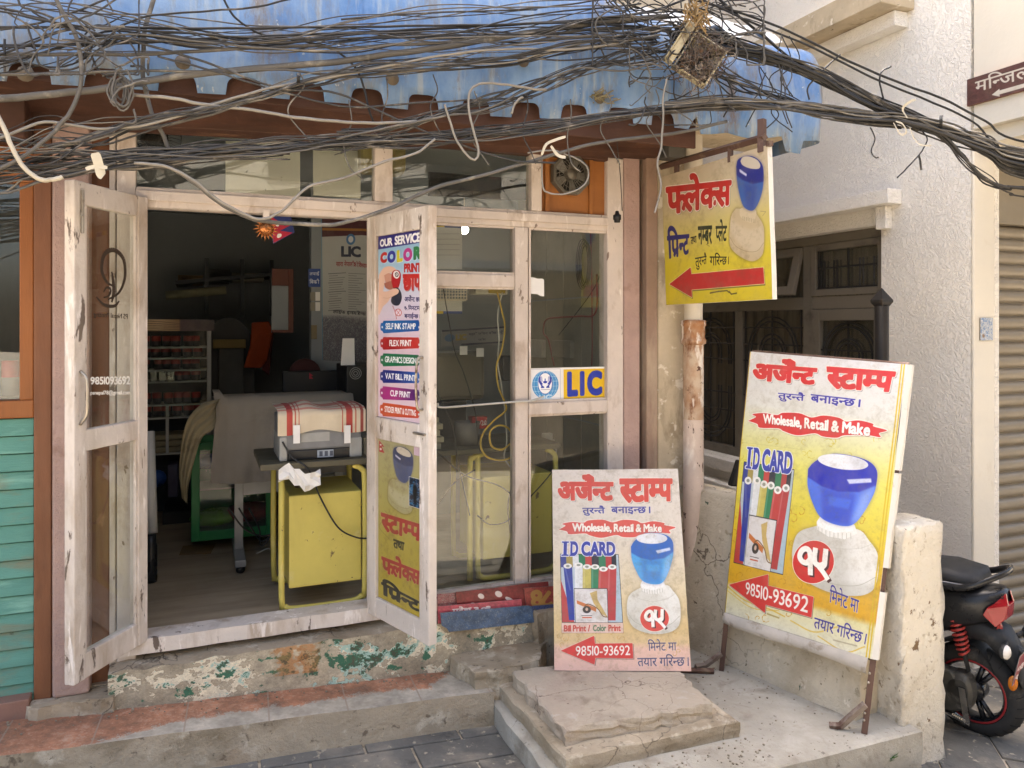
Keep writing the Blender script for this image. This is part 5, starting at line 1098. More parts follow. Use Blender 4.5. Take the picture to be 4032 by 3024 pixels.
cv.ell(868, 1282, 56, 80, '2337a0'); cv.ell(868, 1282, 53, 77, 'f0f0f2')
for sg in (1, -1):
    cv.poly([(868 + sg * a_, b_) for a_, b_ in ((8, 1316), (34, 1316), (30, 1302), (50, 1270), (44, 1230), (36, 1232), (36, 1262), (20, 1282), (18, 1290), (28, 1290), (8, 1308))], '2337a0')
    for k in range(4): cv.line([(868 + sg * (22 + k * 7), 1268), (868 + sg * (26 + k * 6.5), 1228 + abs(k - 1) * 4)], 1.8, '2337a0')
cv.ell(868, 1272, 16, 9, '2337a0'); cv.ell(868, 1254, 4, 9, '2337a0'); cv.line([(834, 1328), (905, 1328)], 2, '5a5a88'); cv.text('LIC', [(820, 1368), (920, 1366), (916, 1400), (824, 1400)], 'c8dcea', .03)
Yg = .0285; za_, zb_ = PY(2230, 1447, Yg).z, PY(2230, 1577, Yg).z; x0, x1 = XY(2084, Yg), XY(2394, Yg)
panel('insurance_sticker', [(x0, Yg, zb_ - .003), (x1 - .012, Yg, zb_ - .003), (x1 - .012, Yg, za_), (x0, Yg, za_)], .002, [BACK, imgmat('lic_print', cv.image('lic_art'), .3, None)], None, label='white and yellow LIC sticker inside the right window pane', cat='sticker')
# torn paper stuck in the pane above
r = random.Random(3); a_, b_ = PY(2084, 1090, Yg), PY(2142, 1167, Yg)
pts = [(a_.x, a_.z), (a_.x + .03, a_.z - .004), (a_.x + .05, a_.z - .009), (b_.x - .01, a_.z - .008), (b_.x, a_.z - .014), (b_.x + .001, b_.z), (b_.x - .02, b_.z + .002), (b_.x - .04, b_.z + .012), (a_.x, b_.z + .014)]
PAPER = mk('white_paper', 'e2e0dc', .7, .05, 6, (), (.2, 20, .003))
MB().prism([(x, Yg, z) for x, z in pts], (0, .0015, 0)).build('torn_paper', PAPER, None, label='torn scrap of white paper stuck high in the right window pane', cat='paper')

# ---- lettering on the left leaf's glass
h2, d2, n2, L2 = LEAFL
def lglass(px, py):                                       # photo pixel -> the leaf's glass plane
    r_ = ray(px, py); t_ = ((h2 + n2 * .0185) - CAM).dot(n2) / r_.dot(n2); return CAM + r_ * t_
def tmesh(txt, quad_px, nm, m, parent, bold=.02, mirror=False, lab=None):
    M = word_mask(txt, 90, bold); M = M[:, ::-1] if mirror else M; H_, W_ = M.shape; P = [lglass(*q) for q in quad_px]; mb = MB()
    step = max(1, H_ // 44); A = M[: H_ // step * step, : W_ // step * step].reshape(H_ // step, step, W_ // step, step).mean((1, 3)) > .42; R_, C_ = A.shape
    g = lambda u, v: P[0].lerp(P[1], u).lerp(P[3].lerp(P[2], u), v)
    for i in range(R_):
        j = 0
        while j < C_:
            if A[i, j]:
                k = j
                while k < C_ and A[i, k]: k += 1
                mb.add([g(j / C_, i / R_), g(k / C_, i / R_), g(k / C_, (i + 1) / R_), g(j / C_, (i + 1) / R_)], [(0, 1, 2, 3)]); j = k
            else: j += 1
    return mb.build(nm, m, parent, label=lab)
WL = flat('white_lettering', 'ece8e0', .5); BLK = flat('dark_lettering', '3a2c20', .6)
tmesh('9851093692', [(356, 1484), (513, 1481), (513, 1514), (356, 1514)], 'phone_lettering', WL, DL, .03)
tmesh('psnepal78@gmail.com', [(356, 1538), (512, 1536), (512, 1558), (356, 1558)], 'address_lettering', WL, DL, .02)
tmesh('PS Nepal Printing', [(368, 1228), (503, 1236), (503, 1262), (368, 1252)], 'shop_name_lettering', BLK, DL, .02, True)
mb = MB()
def ribbon(pts, w0):
    P = spline([lglass(*q) for q in pts], 6); n = len(P)
    for i in range(n - 1):
        w_ = w0 * (.35 + .65 * math.sin(math.pi * (i + .5) / n)); t_ = (P[i + 1] - P[i]).normalized(); s_ = t_.cross(n2) * w_ / 2; mb.add([P[i] + s_, P[i + 1] + s_, P[i + 1] - s_, P[i] - s_], [(0, 1, 2, 3)])
ribbon([(425, 1180), (470, 1150), (492, 1090), (486, 1020), (450, 985), (412, 1000), (400, 1060), (420, 1110), (450, 1128)], .02)
ribbon([(380, 1170), (410, 1200), (450, 1205), (470, 1185)], .014); ribbon([(440, 1070), (446, 1110), (448, 1150), (440, 1190)], .02); ribbon([(408, 1150), (420, 1132), (436, 1140), (428, 1165), (408, 1172)], .012)
mb.build('emblem', BLK, DL)
# ---------------------------------------------------------------- things inside the shop
FZ = .578
ALU = mk('shelf_aluminium', '9a9a98', .45, .1, 6, (), None, .4)
BLACK = flat('black_plastic', '17181a', .45)
# cup cabinet at the back
cb = thing('display_cabinet', 'glass fronted cup cabinet with a printed header at the back', 'cabinet', tuple(PY(700, 2000, 2.2)))
yC = 2.25; cx0, cx1 = XY(470, yC), XY(832, yC); zc1, zc0 = ZY(700, 1303, yC), .6
cv = Canvas(300, 40, bg='3a2a30'); cv.vgrad([(0, 'c9a67a'), (.4, 'd2b48c'), (.62, 'a9845c'), (.64, '4a2f38'), (1, '33222a')], None, 1)
for k in range(5): cv.line([(0, 12 + 6 * k), (90, 6 + 8 * k), (190, 14 + 5 * k)], 1.5, '4a3028', .7, True)
zh = ZY(700, 1258, yC)
panel('header_panel', [(cx0, yC - .02, zc1), (cx1 + .02, yC - .02, zc1), (cx1 + .02, yC - .02, zh), (cx0, yC - .02, zh)], .02, [ALU, imgmat('header_print', cv.image('header_art'), .3, None)], cb)
for x in (cx0, cx1 - .03): MB().box(x, x + .03, yC, yC + .3, zc0, zc1).build('upright', ALU, cb, .002)
shz = [ZY(700, y, yC) for y in (1405, 1455, 1500, 1640 - 140 + 0, 1550, 1583, 1640, 1785, 2000)]
levels = [ZY(760, y, yC) for y in (1365, 1408, 1455, 1500, 1590, 1640, 1780)]
for z in levels: MB().box(cx0 + .03, cx1 - .03, yC + .02, yC + .29, z - .012, z).build('shelf', ALU, cb)
MB().box(cx0, cx1, yC + .3, yC + .32, zc0, zc1).build('back_panel', flat('cabinet_back', '33363a', .7), cb)
MB().box(cx0 + .03, cx1 - .03, yC + .005, yC + .009, levels[5], zc1).build('glass_door', CGLASS, cb)
MB().box((XY(652, yC)), XY(652, yC) + .02, yC + .02, yC + .05, levels[6], levels[4] - .013).build('divider', ALU, cb)
MUGR, MUGB = flat('red_mug', '9c2c26', .3), flat('dark_mug', '3c3238', .35); WRAP = mk('clear_wrap', 'b9b6b4', .2, .2, 9, (), (.5, 20, .01))
mug0 = thing('cup', 'wrapped cup with a red rim on a cabinet shelf', 'cup', (0, 0, -5), 'cups in the display cabinet')
MB().lathe([(0, .001), (.034, .001), (.037, .04)], seg=12).build('body', MUGB, mug0, smooth=True).location.z = 0
for c_ in mug0.children: c_.matrix_parent_inverse = Matrix()
o = MB().lathe([(.037, .04), (.038, .078), (.034, .078), (.033, .045)], seg=12).build('rim', MUGR, mug0, smooth=True); o.matrix_parent_inverse = Matrix()
first = True; r = random.Random(12)
for li, z in enumerate(levels[:6]):
    n_ = 7 if li not in (3,) else 7
    for k in range(n_):
        x = cx0 + .1 + (cx1 - cx0 - .2) * k / (n_ - 1) + r.uniform(-.012, .012)
        if li == 3 and k < 4: continue
        if first: q = mug0; first = False
        else:
            q = mug0.copy(); C.objects.link(q)
            for ch in mug0.children: d_ = ch.copy(); C.objects.link(d_); d_.parent = q; d_.matrix_parent_inverse = Matrix()
        q.location = (x, yC + .1 + r.uniform(-.02, .03), z); q.rotation_euler = (0, 0, r.uniform(0, 6)); s_ = .9; q.scale = (s_, s_, min(1, (0.085 / .078)))
SILV = mk('silver_foil', 'a9aaa2', .25, .2, 9, (), (.4, 20, .004), .8)
for k in range(3): MB().box(XY(590 + k * 34, yC), XY(590 + k * 34 + 29, yC), yC + .03, yC + .12, levels[3] + .001, levels[3] + .07).build('foil_box', SILV, None, .004, label='small silver foil box in a row on the cup cabinet shelf', cat='box', group='silver boxes on the cup cabinet shelf')
CLO = mk('grey_cloth', '8d857a', .9, .1, 3, [('6d655a', 3, .55, .2, (1, 1, 1), .6)], (.3, 15, .008))
TAN = mk('tan_cloth', '8f8469', .9, .15, 4, [('6b6049', 5, .55, .15)], (.6, 12, .01))
for k in range(3): MB().box(cx0 + .05, XY(800, yC) - .05 * k, yC + .03, yC + .26, levels[6] + .002 + k * .045, levels[6] + .042 + k * .045).build('folded_cloth', TAN, None, .012, label='folded tan cloth in the pile on the lowest cabinet shelf', cat='cloth', group='folded cloths on the lowest shelf')
# plotter table under a grey cloth
pt = thing('plotter', 'wide plotter on a stand under a hanging grey dust cloth', 'plotter', tuple(PY(1120, 2230, 1.0)))
yT = 1.0; px0, px1 = XY(838, yT), XY(1390, yT); zT, zB = ZY(1000, 1565, yT), ZY(1000, 1890, yT)
vs, fs = [], []; N_ = 40; M_ = 10
for i in range(N_ + 1):
    u = i / N_
    for k in range(M_ + 1):
        v = k / M_; fold = .012 * math.sin(u * 21 + v * 2) * v + .006 * math.sin(u * 47)
        y = yT + .02 + fold - .03 * v if k > 1 else yT + .3 - .27 * k
        vs.append((px0 + (px1 - px0) * u + .01 * math.sin(v * 5), y, zT - (zT - zB) * max(0, (k - 1) / (M_ - 1)) * (1 + .03 * math.sin(u * 6)) + (.03 if u < .06 and k < 2 else 0)))
for i in range(N_):
    for k in range(M_): fs.append((i * (M_ + 1) + k, (i + 1) * (M_ + 1) + k, (i + 1) * (M_ + 1) + k + 1, i * (M_ + 1) + k + 1))
MB().add(vs, fs).build('dust_cloth', CLO, pt, smooth=True)
MB().box(px0 + .02, px1 - .02, yT + .06, yT + .34, zT - .17, zT - .02).build('body', BLACK, pt, .02)
xl_ = XY(940, yT + .1)
MB().box(xl_ - .025, xl_ + .025, yT + .08, yT + .12, .66, zT - .17).build('leg', ALU, pt, .003); MB().box(xl_ - .03, xl_ + .03, yT - .16, yT + .4, .62, .66).build('foot', ALU, pt, .004)
MB().ball((xl_, yT - .12, .6), .026).build('caster', BLACK, pt, smooth=True)
MB().box(px1 - .1, px1 - .05, yT + .08, yT + .12, .58, zT - .17).build('leg', ALU, pt, .003); MB().box(xl_ + .025, px1 - .1, yT + .09, yT + .11, .98, 1.06).build('stretcher', ALU, pt)
# tan rag slung at the plotter's end
rg = []; fs = []
xr, zr_ = XY(800, .98), ZY(800, 1590, .98); N_ = 12
A_ = [PY(870, 1570, 1.0), PY(800, 1590, .98), PY(745, 1640, .97), PY(720, 1720, .97), PY(705, 1850, .98), PY(715, 1960, .98)]
B_ = [PY(850, 1590, .96), PY(845, 1680, .95), PY(800, 1720, .95), PY(775, 1780, .95), PY(745, 1900, .95), PY(738, 1985, .96)]
a_s, b_s = spline(A_, 4), spline(B_, 4)
for i, (p, q) in enumerate(zip(a_s, b_s)):
    for k in range(N_ + 1): v = p.lerp(q, k / N_); rg.append((v.x, v.y + .02 * math.sin(k * 1.9 + i * .4), v.z))
fs = [(i * (N_ + 1) + k, i * (N_ + 1) + k + 1, (i + 1) * (N_ + 1) + k + 1, (i + 1) * (N_ + 1) + k) for i in range(len(a_s) - 1) for k in range(N_)]
MB().add(rg, fs).build('rag', TAN, None, smooth=True, label='crumpled tan rag slung over the end of the plotter', cat='cloth')
# green framed glass cabinet
gc = thing('glass_cabinet', 'low glass cabinet with a bright green frame behind the plotter legs', 'cabinet', tuple(PY(760, 2135, 1.32)))
GRN = mk('green_paint', '237a45', .45, .1, 4, [('c9d0c0', 14, .66, .04)], (.1, 30, .003)); yG = 1.34
gx0, gx1, gz0, gz1 = XY(752, yG), XY(1080, yG), ZY(760, 2135, yG), ZY(760, 1745, yG)
for q in ((gx0, gx0 + .05, gz0, gz1), (gx1 - .05, gx1, gz0, gz1), (gx0 + .05, gx1 - .05, gz0, gz0 + .06), (gx0 + .05, gx1 - .05, gz1 - .05, gz1)): MB().box(q[0], q[1], yG, yG + .03, q[2], q[3]).build('frame', GRN, gc, .004)
MB().box(gx0 + .05, gx1 - .05, yG + .01, yG + .013, gz0 + .06, gz1 - .05).build('glass', CGLASS, gc); MB().box(gx0, gx1, yG + .33, yG + .36, gz0, gz1).build('back', GRN, gc); MB().box(gx0, gx0 + .03, yG + .03, yG + .33, gz0, gz1).build('side', GRN, gc); MB().box(gx1 - .03, gx1, yG + .03, yG + .33, gz0, gz1).build('side', GRN, gc)
MB().box(gx0 + .03, gx1 - .03, yG + .03, yG + .33, gz0, gz0 + .03).build('floor', GRN, gc); MB().box(gx0 + .05, gx1 - .05, yG + .04, yG + .3, (gz0 + gz1) / 2, (gz0 + gz1) / 2 + .01).build('shelf', ALU, gc)
for nm, col, u, z, s_ in (('green_bag', '5d8f2a', .28, .06, .11), ('blue_bag', '2c4a8a', .4, .42, .1), ('red_bag', '7d2430', .72, .07, .12), ('blue_bag', '35559a', .2, .43, .09)):
    m = MB(); m.ball((gx0 + (gx1 - gx0) * u, yG + .17, gz0 + z + s_ * .4), s_, (1.4, .9, .5), 16, 10); rr = random.Random(int(u * 99)); m.v = [(x + rr.uniform(-.006, .006), y, z_ + rr.uniform(-.006, .006)) for x, y, z_ in m.v]
    m.build('plastic_bag', mk(nm, col, .3, .25, 8, (), (.6, 18, .01)), None, smooth=True, label={'green_bag': 'bright green plastic bag on the floor of the green cabinet', 'red_bag': 'dark red plastic bag on the floor of the green cabinet', 'blue_bag': 'blue plastic bag on the shelf of the green cabinet'}[nm], cat='bag', group='blue bags on the green cabinet shelf' if nm == 'blue_bag' else None)
# yellow steel desks
YEL = mk('yellow_enamel', 'c6b65c', .55, .1, 3, [('a8974a', 3, .55, .2, (1, 1, .6), .6), ('d2c688', 6, .58, .1, (1, 1, 1), .6), ('6d5a3c', 10, .66, .025), ('5a4a30', 34, .68, .02), ('8d8a94', 4.2, .69, .02)], (.2, 40, .003))
DTOP = mk('desk_top', '55503f', .6, .15, 5, (), (.2, 30, .003))
def desk(x0, x1, y0, y1, lab, panel_x, zt=1.325):
    t_ = thing('desk', lab, 'desk', ((x0 + x1) / 2, (y0 + y1) / 2, FZ)); z0 = FZ + .022
    MB().box(x0, x1, y0 - .03, y1, zt - .03, zt).build('desk_top', DTOP, t_, .004)
    for y in (y0, y1 - .04):
        q = [(panel_x - .035, y, zt - .03), (panel_x - .035, y, z0 + .07), (panel_x - .015, y, z0 + .015), (panel_x + .04, y, z0), (x1 - .1, y, z0), (x1 - .04, y, z0 + .02), (x1 - .02, y, z0 + .07), (x1 - .02, y, zt - .14), (x1 - .035, y, zt - .06), (x1 - .08, y, zt - .035)]
        MB().tube(spline(q, 3), .015, 10).build('tube_frame', YEL, t_, smooth=True)
    MB().box(panel_x, x1 - .035, y0 + .01, y1 - .05, FZ + .12, zt - .17).build('drawer_box', YEL, t_, .006)
    return t_
dx0, dx1 = XY(1075, .12), XY(1446, .12); desk(dx0 - .06, dx1 + .01, .13, .62, 'chipped yellow steel desk inside the doorway carrying the printer', XY(1137, .14))
desk(XY(1500, .2), XY(2200, .2), .2, .68, 'yellow steel desk standing behind the window glass', XY(1905, .2))
for q in ((XY(1850, .2)),): MB().tube(spline([(q, .2, .6), (q, .2, 1.2), (q + .02, .2, 1.27), (q + .08, .2, 1.29)], 4), .016, 10).build('desk_rail', YEL, [o for o in bpy.data.objects if o.name == 'desk.001'][0], smooth=True)
# printer with a towel
pr = thing('printer', 'grey printer seen from behind on the yellow desk', 'printer', (dx0 + .16, .3, 1.326)); GP = flat('printer_grey', '77787a', .5); GP2 = flat('printer_pale', '9a9a96', .5)
qx0, qx1, yP = XY(1103, .15), XY(1424, .15), .155; zp0, zp1 = 1.326, ZY(1250, 1640, .155)
MB().box(qx0, qx1, yP, yP + .34, zp0 + .05, zp1).build('body', GP, pr, .012); MB().box(qx0 + .04, qx1 - .05, yP + .004, yP + .33, zp0, zp0 + .05).build('base', BLACK, pr, .004)
MB().box(qx0 - .003, qx0 + .035, yP - .004, yP + .33, zp0, zp0 + .12).build('corner', GP2, pr, .006); MB().box(qx1 - .06, qx1 + .003, yP - .004, yP + .33, zp0, zp0 + .1).build('corner', GP2, pr, .006)
MB().box(qx0 + .1, qx0 + .24, yP - .003, yP - .0005, zp0 + .09, zp0 + .135).build('rating_label', GP2, pr)
cp = Canvas(80, 40, bg='8f9aa8'); [cp.poly([(10 + k * 26, 6), (26 + k * 26, 6), (26 + k * 26, 34), (10 + k * 26, 34)], '3c4658') for k in range(3)]
panel('port_panel', [(qx0 + .18, yP - .001, zp0 + .008), (qx0 + .26, yP - .001, zp0 + .008), (qx0 + .26, yP - .001, zp0 + .045), (qx0 + .18, yP - .001, zp0 + .045)], .003, [GP2, imgmat('ports', cp.image('ports_art'), .4, None)], pr)
tw = Canvas(400, 120, bg='cdbfa6')
for x_, w_, col in ((40, 26, 'a8342f'), (75, 6, 'b5564a'), (92, 4, 'b5564a'), (310, 30, 'a8342f'), (352, 6, 'b5564a'), (290, 5, 'b5564a'), (376, 14, '8d3a34')): tw.poly([(x_, 0), (x_ + w_, 0), (x_ + w_, 120), (x_, 120)], col, op=.9)
for y_, w_ in ((14, 20), (44, 5), (56, 4)): tw.poly([(0, y_), (400, y_), (400, y_ + w_), (0, y_ + w_)], 'b8584e', op=.6)
TOW = imgmat('towel_print', tw.image('towel_art'), .95, (.5, 60, .004)); vs, fs, uv = [], [], {}; N_ = 24; K_ = 9
tz = ZY(1250, 1618, .155)
for i in range(N_ + 1):
    u = i / N_; bump_ = .03 * math.exp(-((u - .35) / .12) ** 2) + .008 * math.sin(u * 9)
    for k in range(K_ + 1):
        v = k / K_
        if v < .5: y, z = yP + .34 - v * 2 * .345, tz + .012 + bump_ * math.sin(v * 2 * 3.1)
        else: y, z = yP - .012 + .005 * math.sin(u * 17), tz + .01 - (v - .5) * 2 * (.115 + .012 * math.sin(u * 8 + 1)) + .0
        vs.append((qx0 - .012 + (qx1 - qx0 + .03) * u, y, z))
for i in range(N_):
    for k in range(K_):
        uv[len(fs)] = [(i / N_, 1 - k / K_), ((i + 1) / N_, 1 - k / K_), ((i + 1) / N_, 1 - (k + 1) / K_), (i / N_, 1 - (k + 1) / K_)]; fs.append((i * (K_ + 1) + k, (i + 1) * (K_ + 1) + k, (i + 1) * (K_ + 1) + k + 1, i * (K_ + 1) + k + 1))
MB().add(vs, fs, uv).build('towel', [CLO, TOW], None, smooth=True, label='cream towel with red stripes folded over the printer', cat='towel')
for px, nm in ((1168, 'left'), (1368, 'right')):
    p = PY(px, 1710, yP - .03); MB().box(p.x - .016, p.x + .016, p.y, p.y + .001, p.z - .045, p.z + .045).build('tape_strip', PAPER, None, label='strip of white tape holding the towel near its ' + ('bump' if nm == 'left' else 'far corner'), cat='tape')
rr = random.Random(4); p0 = PY(1095, 1880, .1); p1 = PY(1260, 1890, .1); vs = []   # crumpled white tape at the desk edge
for i in range(9):
    for k in range(4): q = Vector(p0).lerp(Vector(p1), i / 8); vs.append((q.x, .085 + rr.uniform(-.018, .012), q.z + .05 - k * .027 + rr.uniform(-.012, .012) + .02 * math.sin(i * .9)))
MB().add(vs, [(i * 4 + k, (i + 1) * 4 + k, (i + 1) * 4 + k + 1, i * 4 + k + 1) for i in range(8) for k in range(3)]).build('crumpled_tape', PAPER, None, label='crumpled white paper tape on the desk corner under the printer', cat='tape')
cab = [PY(1112, 1740, .14), PY(1150, 1800, .12), PY(1215, 1850, .09), PY(1262, 1960, .11), PY(1330, 2075, .1), PY(1400, 2115, .1), PY(1455, 2120, .1)]
MB().tube(spline(cab, 8), .0045, 6).build('mains_lead', BLACK, None, smooth=True, label='black power cord hanging down the yellow desk front', cat='cord')
MB().lathe([(.03, 0), (.034, .002), (.032, .08), (.028, .08)], tuple(PY(1185, 1925, .35) - Vector((0, 0, .04))), seg=14).build('tin_can', mk('old_tin', '5a4d33', .4, .3, 9, (), None, .6), None, smooth=True, label='old tin can on the drawer box under the printer', cat='can')
# monitor, chair, computer case, desk calendar behind the plotter
yM_ = 1.5
mo = thing('monitor', 'black computer monitor seen from behind the plotter', 'monitor', tuple(PY(1260, 1560, yM_))); a_, b_ = PY(1113, 1463, yM_), PY(1362, 1575, yM_)
MB().box(a_.x, b_.x, yM_, yM_ + .05, b_.z - .05, a_.z).build('screen_housing', BLACK, mo, .01); MB().box((a_.x + b_.x) / 2 - .04, (a_.x + b_.x) / 2 + .04, yM_ + .02, yM_ + .05, 1.3, b_.z - .05).build('stand', BLACK, mo)
p = PY(1225, 1480, yM_ - .002); MB().prism([(p.x - .012, p.y, p.z - .02), (p.x + .014, p.y, p.z - .02), (p.x - .002, p.y, p.z), (p.x + .014, p.y, p.z), (p.x - .012, p.y, p.z + .022)], (0, .0015, 0)).build('flag_sticker', flat('crimson', 'a82036', .5), mo)
p = PY(1200, 1440, 1.62); MB().ball((p.x, p.y, p.z - .06), .11, (1, .3, 1), 16, 10).build('chair_back', flat('dark_red_cloth', '3c1c1e', .9), None, smooth=True, label='rounded dark red chair back above the monitor', cat='chair')
yK = 1.1; a_, b_ = PY(1365, 1440, yK), PY(1440, 1600, yK)
pc = thing('computer_case', 'black computer case with a round fan grille behind the right door leaf', 'computer', tuple(b_)); MB().box(a_.x, b_.x + .1, yK, yK + .4, 1.33, a_.z).build('case', BLACK, pc, .006)
mb = MB(); c_ = PY(1400, 1470, yK - .003)
for r_ in (.012, .024, .036): mb.tube([(c_.x + r_ * math.cos(t_), c_.y, c_.z + r_ * math.sin(t_)) for t_ in np.linspace(0, 6.283, 22)], .0022, 4)
mb.build('fan_grille', ALU, pc)
MB().box(XY(1300, yK), 1.35, yK - .02, yK + .45, 1.29, 1.325).build('counter_top', DTOP, None, .004, label='dark counter top carrying the computer case', cat='counter')
cal = PY(1375, 1395, yK); dc = thing('desk_calendar', 'white tent calendar standing on the computer case', 'calendar', tuple(cal))
z_ = a_.z + .002; MB().hexa([(cal.x - .05, yK + .02, z_), (cal.x + .04, yK + .02, z_), (cal.x + .045, yK + .07, z_ + .17), (cal.x - .03, yK + .07, z_ + .17)], [(cal.x - .05, yK + .022, z_), (cal.x + .04, yK + .022, z_), (cal.x + .045, yK + .072, z_ + .17), (cal.x - .03, yK + .072, z_ + .17)]).build('front_leaf', PAPER, dc)
MB().hexa([(cal.x - .03, yK + .074, z_ + .17), (cal.x + .045, yK + .074, z_ + .17), (cal.x + .07, yK + .14, z_), (cal.x - .0, yK + .14, z_)], [(cal.x - .03, yK + .076, z_ + .17), (cal.x + .045, yK + .076, z_ + .17), (cal.x + .07, yK + .142, z_), (cal.x, yK + .142, z_)]).build('back_leaf', BLACK, dc)
# posters on the inner wall (front face at Y = 1.75)
yW = 1.744
cv = Canvas(330, 620, [(1265, 840), (1450, 850), (1450, 1425), (1268, 1415)], bg='a9aaa6'); cv.poly([(1265, 840), (1450, 840), (1450, 935), (1265, 935)], '4a1f26'); cv.line([(1270, 905), (1450, 915)], 10, 'b8862c', .7)
cv.ell(1380, 950, 18, 22, '3f6f9c'); cv.ell(1380, 950, 10, 13, 'c8ccd0'); cv.text('LIC', [(1342, 975), (1420, 980), (1420, 1022), (1342, 1018)], '20283f', .05); cv.text('सारा नेपालीको विश्वास', [(1322, 1030), (1450, 1040), (1450, 1062), (1322, 1054)], '8a2c30', .02)
rr = random.Random(2)
for k in range(17): y_ = 1082 + k * 9; cv.line([(1295 if k % 4 else 1292, y_), (1292 + rr.uniform(35, 70), y_)], 2.2 if k % 4 == 0 else 1.3, '33343a', .8); cv.line([(1370, y_ + 3), (1370 + rr.uniform(30, 70), y_ + 3)], 1.3, '33343a', .8)
cv.text('लाइफ इन्स्योरेन्स', [(1310, 1222), (1440, 1228), (1440, 1246), (1310, 1240)], '24242c', .02)
f1 = fbm(620, 330, 8, 71, 1.0); Vv = np.linspace(0, 1, 620)[:, None] * np.ones((1, 330)); mm = np.clip((Vv - .69) * 30, 0, 1); cv.put(mm * np.clip(.6 + f1 * .3, 0, 1), '2b2c3c'); cv.put(mm * np.clip(f1 - .7, 0, .8), '7a6a78')
cv.line([(1266, 840), (1270, 1420)], 5, '4f8aa8', .9)
P_ = [PY(1268, 1418, yW), PY(1450, 1430, yW), PY(1450, 842, yW), PY(1265, 838, yW)]
panel('insurance_poster', P_, .003, [BACK, imgmat('lic_poster', cv.image('lic_poster_art'), .5, None)], None, label='tall LIC insurance poster on the inner shop wall beside the door', cat='poster')
cb2 = Canvas(60, 100, bg='2f4a8a'); cb2.text('तपाई', [(6, 14), (54, 14), (54, 38), (6, 38)], 'c8ccd8', .03); cb2.text('बिक्री', [(6, 55), (54, 55), (54, 82), (6, 82)], 'c8ccd8', .03)
panel('blue_notice', [PY(1214, 1130, yW), PY(1262, 1130, yW), PY(1262, 1058, yW), PY(1214, 1058, yW)], .003, [BACK, imgmat('blue_notice', cb2.image('blue_notice_art'), .5, None)], None, label='small blue notice on the wall left of the insurance poster', cat='notice')
MB().box(PY(1236, 1300, yW).x - .02, PY(1236, 1300, yW).x + .02, yW - .01, yW + .004, PY(1236, 1335, yW).z, PY(1236, 1280, yW).z).build('switch_plate', flat('tan_plate', '7d6f52', .5), None, .002, label='tan switch plate on the wall below the blue notice', cat='switch')
# wall shelf, hanging clothes, framed cabinet in the alcove
yB = 2.9; a_, b_ = PY(690, 1120, yB), PY(1090, 1085, yB)
ws = thing('wall_shelf', 'dark bracketed shelf high on the back alcove wall', 'shelf', tuple(a_)); DKM = flat('dark_metal', '22252a', .5)
MB().hexa([(a_.x, yB, a_.z), (b_.x, yB, b_.z), (b_.x, yB, b_.z + .03), (a_.x, yB, a_.z + .03)], [(a_.x, 3.44, a_.z), (b_.x, 3.44, b_.z), (b_.x, 3.44, b_.z + .03), (a_.x, 3.44, a_.z + .03)]).build('board', DKM, ws)
for f_ in (.3, .65, .95): x_ = a_.x + (b_.x - a_.x) * f_; MB().box(x_ - .015, x_ + .015, yB + .02, yB + .05, a_.z - .25, a_.z + .22).build('bracket', DKM, ws)
p = PY(760, 1165, yB); MB().tube([(p.x - .2, yB - .0, p.z), (p.x + .25, yB - .0, p.z + .05)], .035, 12).build('paper_roll', flat('cream_roll', '8d8a6f', .7), None, smooth=True, label='cream paper roll hanging under the dark wall shelf', cat='roll')
ORA = mk('orange_cloth', '9c4422', .9, .15, 4, (), (.4, 12, .01))
def cloth(pts, m, lab, y):
    a_s = [PY(x, yy, y) for x, yy in pts]; MB().prism([(p.x, p.y + .03 * math.sin(i * 2), p.z) for i, p in enumerate(a_s)], (0, .04, 0)).build('hanging_cloth', m, None, .01, label=lab, cat='cloth')
cloth([(992, 1270), (1060, 1265), (1075, 1300), (1050, 1420), (1030, 1450), (960, 1448), (985, 1360)], ORA, 'orange cloth hanging on the alcove wall', 2.3)
cloth([(1060, 1300), (1080, 1310), (1060, 1480), (1030, 1455), (1050, 1400)], flat('red_cloth', '5a2420', .9), 'dark red cloth hanging next to the orange cloth', 2.31)
wc = thing('wall_frame', 'brown framed shrine cabinet hung on the alcove side wall', 'frame', tuple(PY(1120, 1200, 1.9))); p0, p1 = PY(1070, 1310, 1.86), PY(1155, 1060, 1.86)
FRB = flat('frame_brown', '5a2c1c', .6); MB().box(p0.x, p1.x, 1.86, 1.9, p0.z, p1.z).build('back', INW, wc)
for q in ((p1.x - .035, p1.x, p0.z, p1.z), (p0.x, p1.x - .035, p0.z, p0.z + .02), (p0.x, p1.x - .035, p1.z - .12, p1.z)): MB().box(q[0], q[1], 1.845, 1.859, q[2], q[3]).build('frame_bar', FRB, wc, .003)
# sun mask, flag, hanging in the doorway
SUN = mk('copper_sun', 'a86a3c', .3, .15, 8, (), (.3, 30, .004), .8); sp_ = PY(1048, 900, -.06); sm_ = thing('sun_ornament', 'shiny copper sun face hanging from the door lintel', 'ornament', tuple(sp_))
MB().lathe([(0, -.018), (.015, -.016), (.026, -.01), (.034, 0), (.034, .004), (0, .004)], sp_, (0, 1, 0), 24).build('face', SUN, sm_, smooth=True)
mb = MB()
for k in range(18):
    t_ = 2 * math.pi * k / 18; t2 = t_ + .1; R_ = .062 if k % 2 else .055
    mb.prism([(sp_.x + .033 * math.cos(t_ - .14), sp_.y, sp_.z + .033 * math.sin(t_ - .14)), (sp_.x + R_ * math.cos(t2), sp_.y, sp_.z + R_ * math.sin(t2)), (sp_.x + .033 * math.cos(t_ + .14), sp_.y, sp_.z + .033 * math.sin(t_ + .14))], (0, .003, 0))
mb.build('ray_ring', SUN, sm_)
mb = MB()
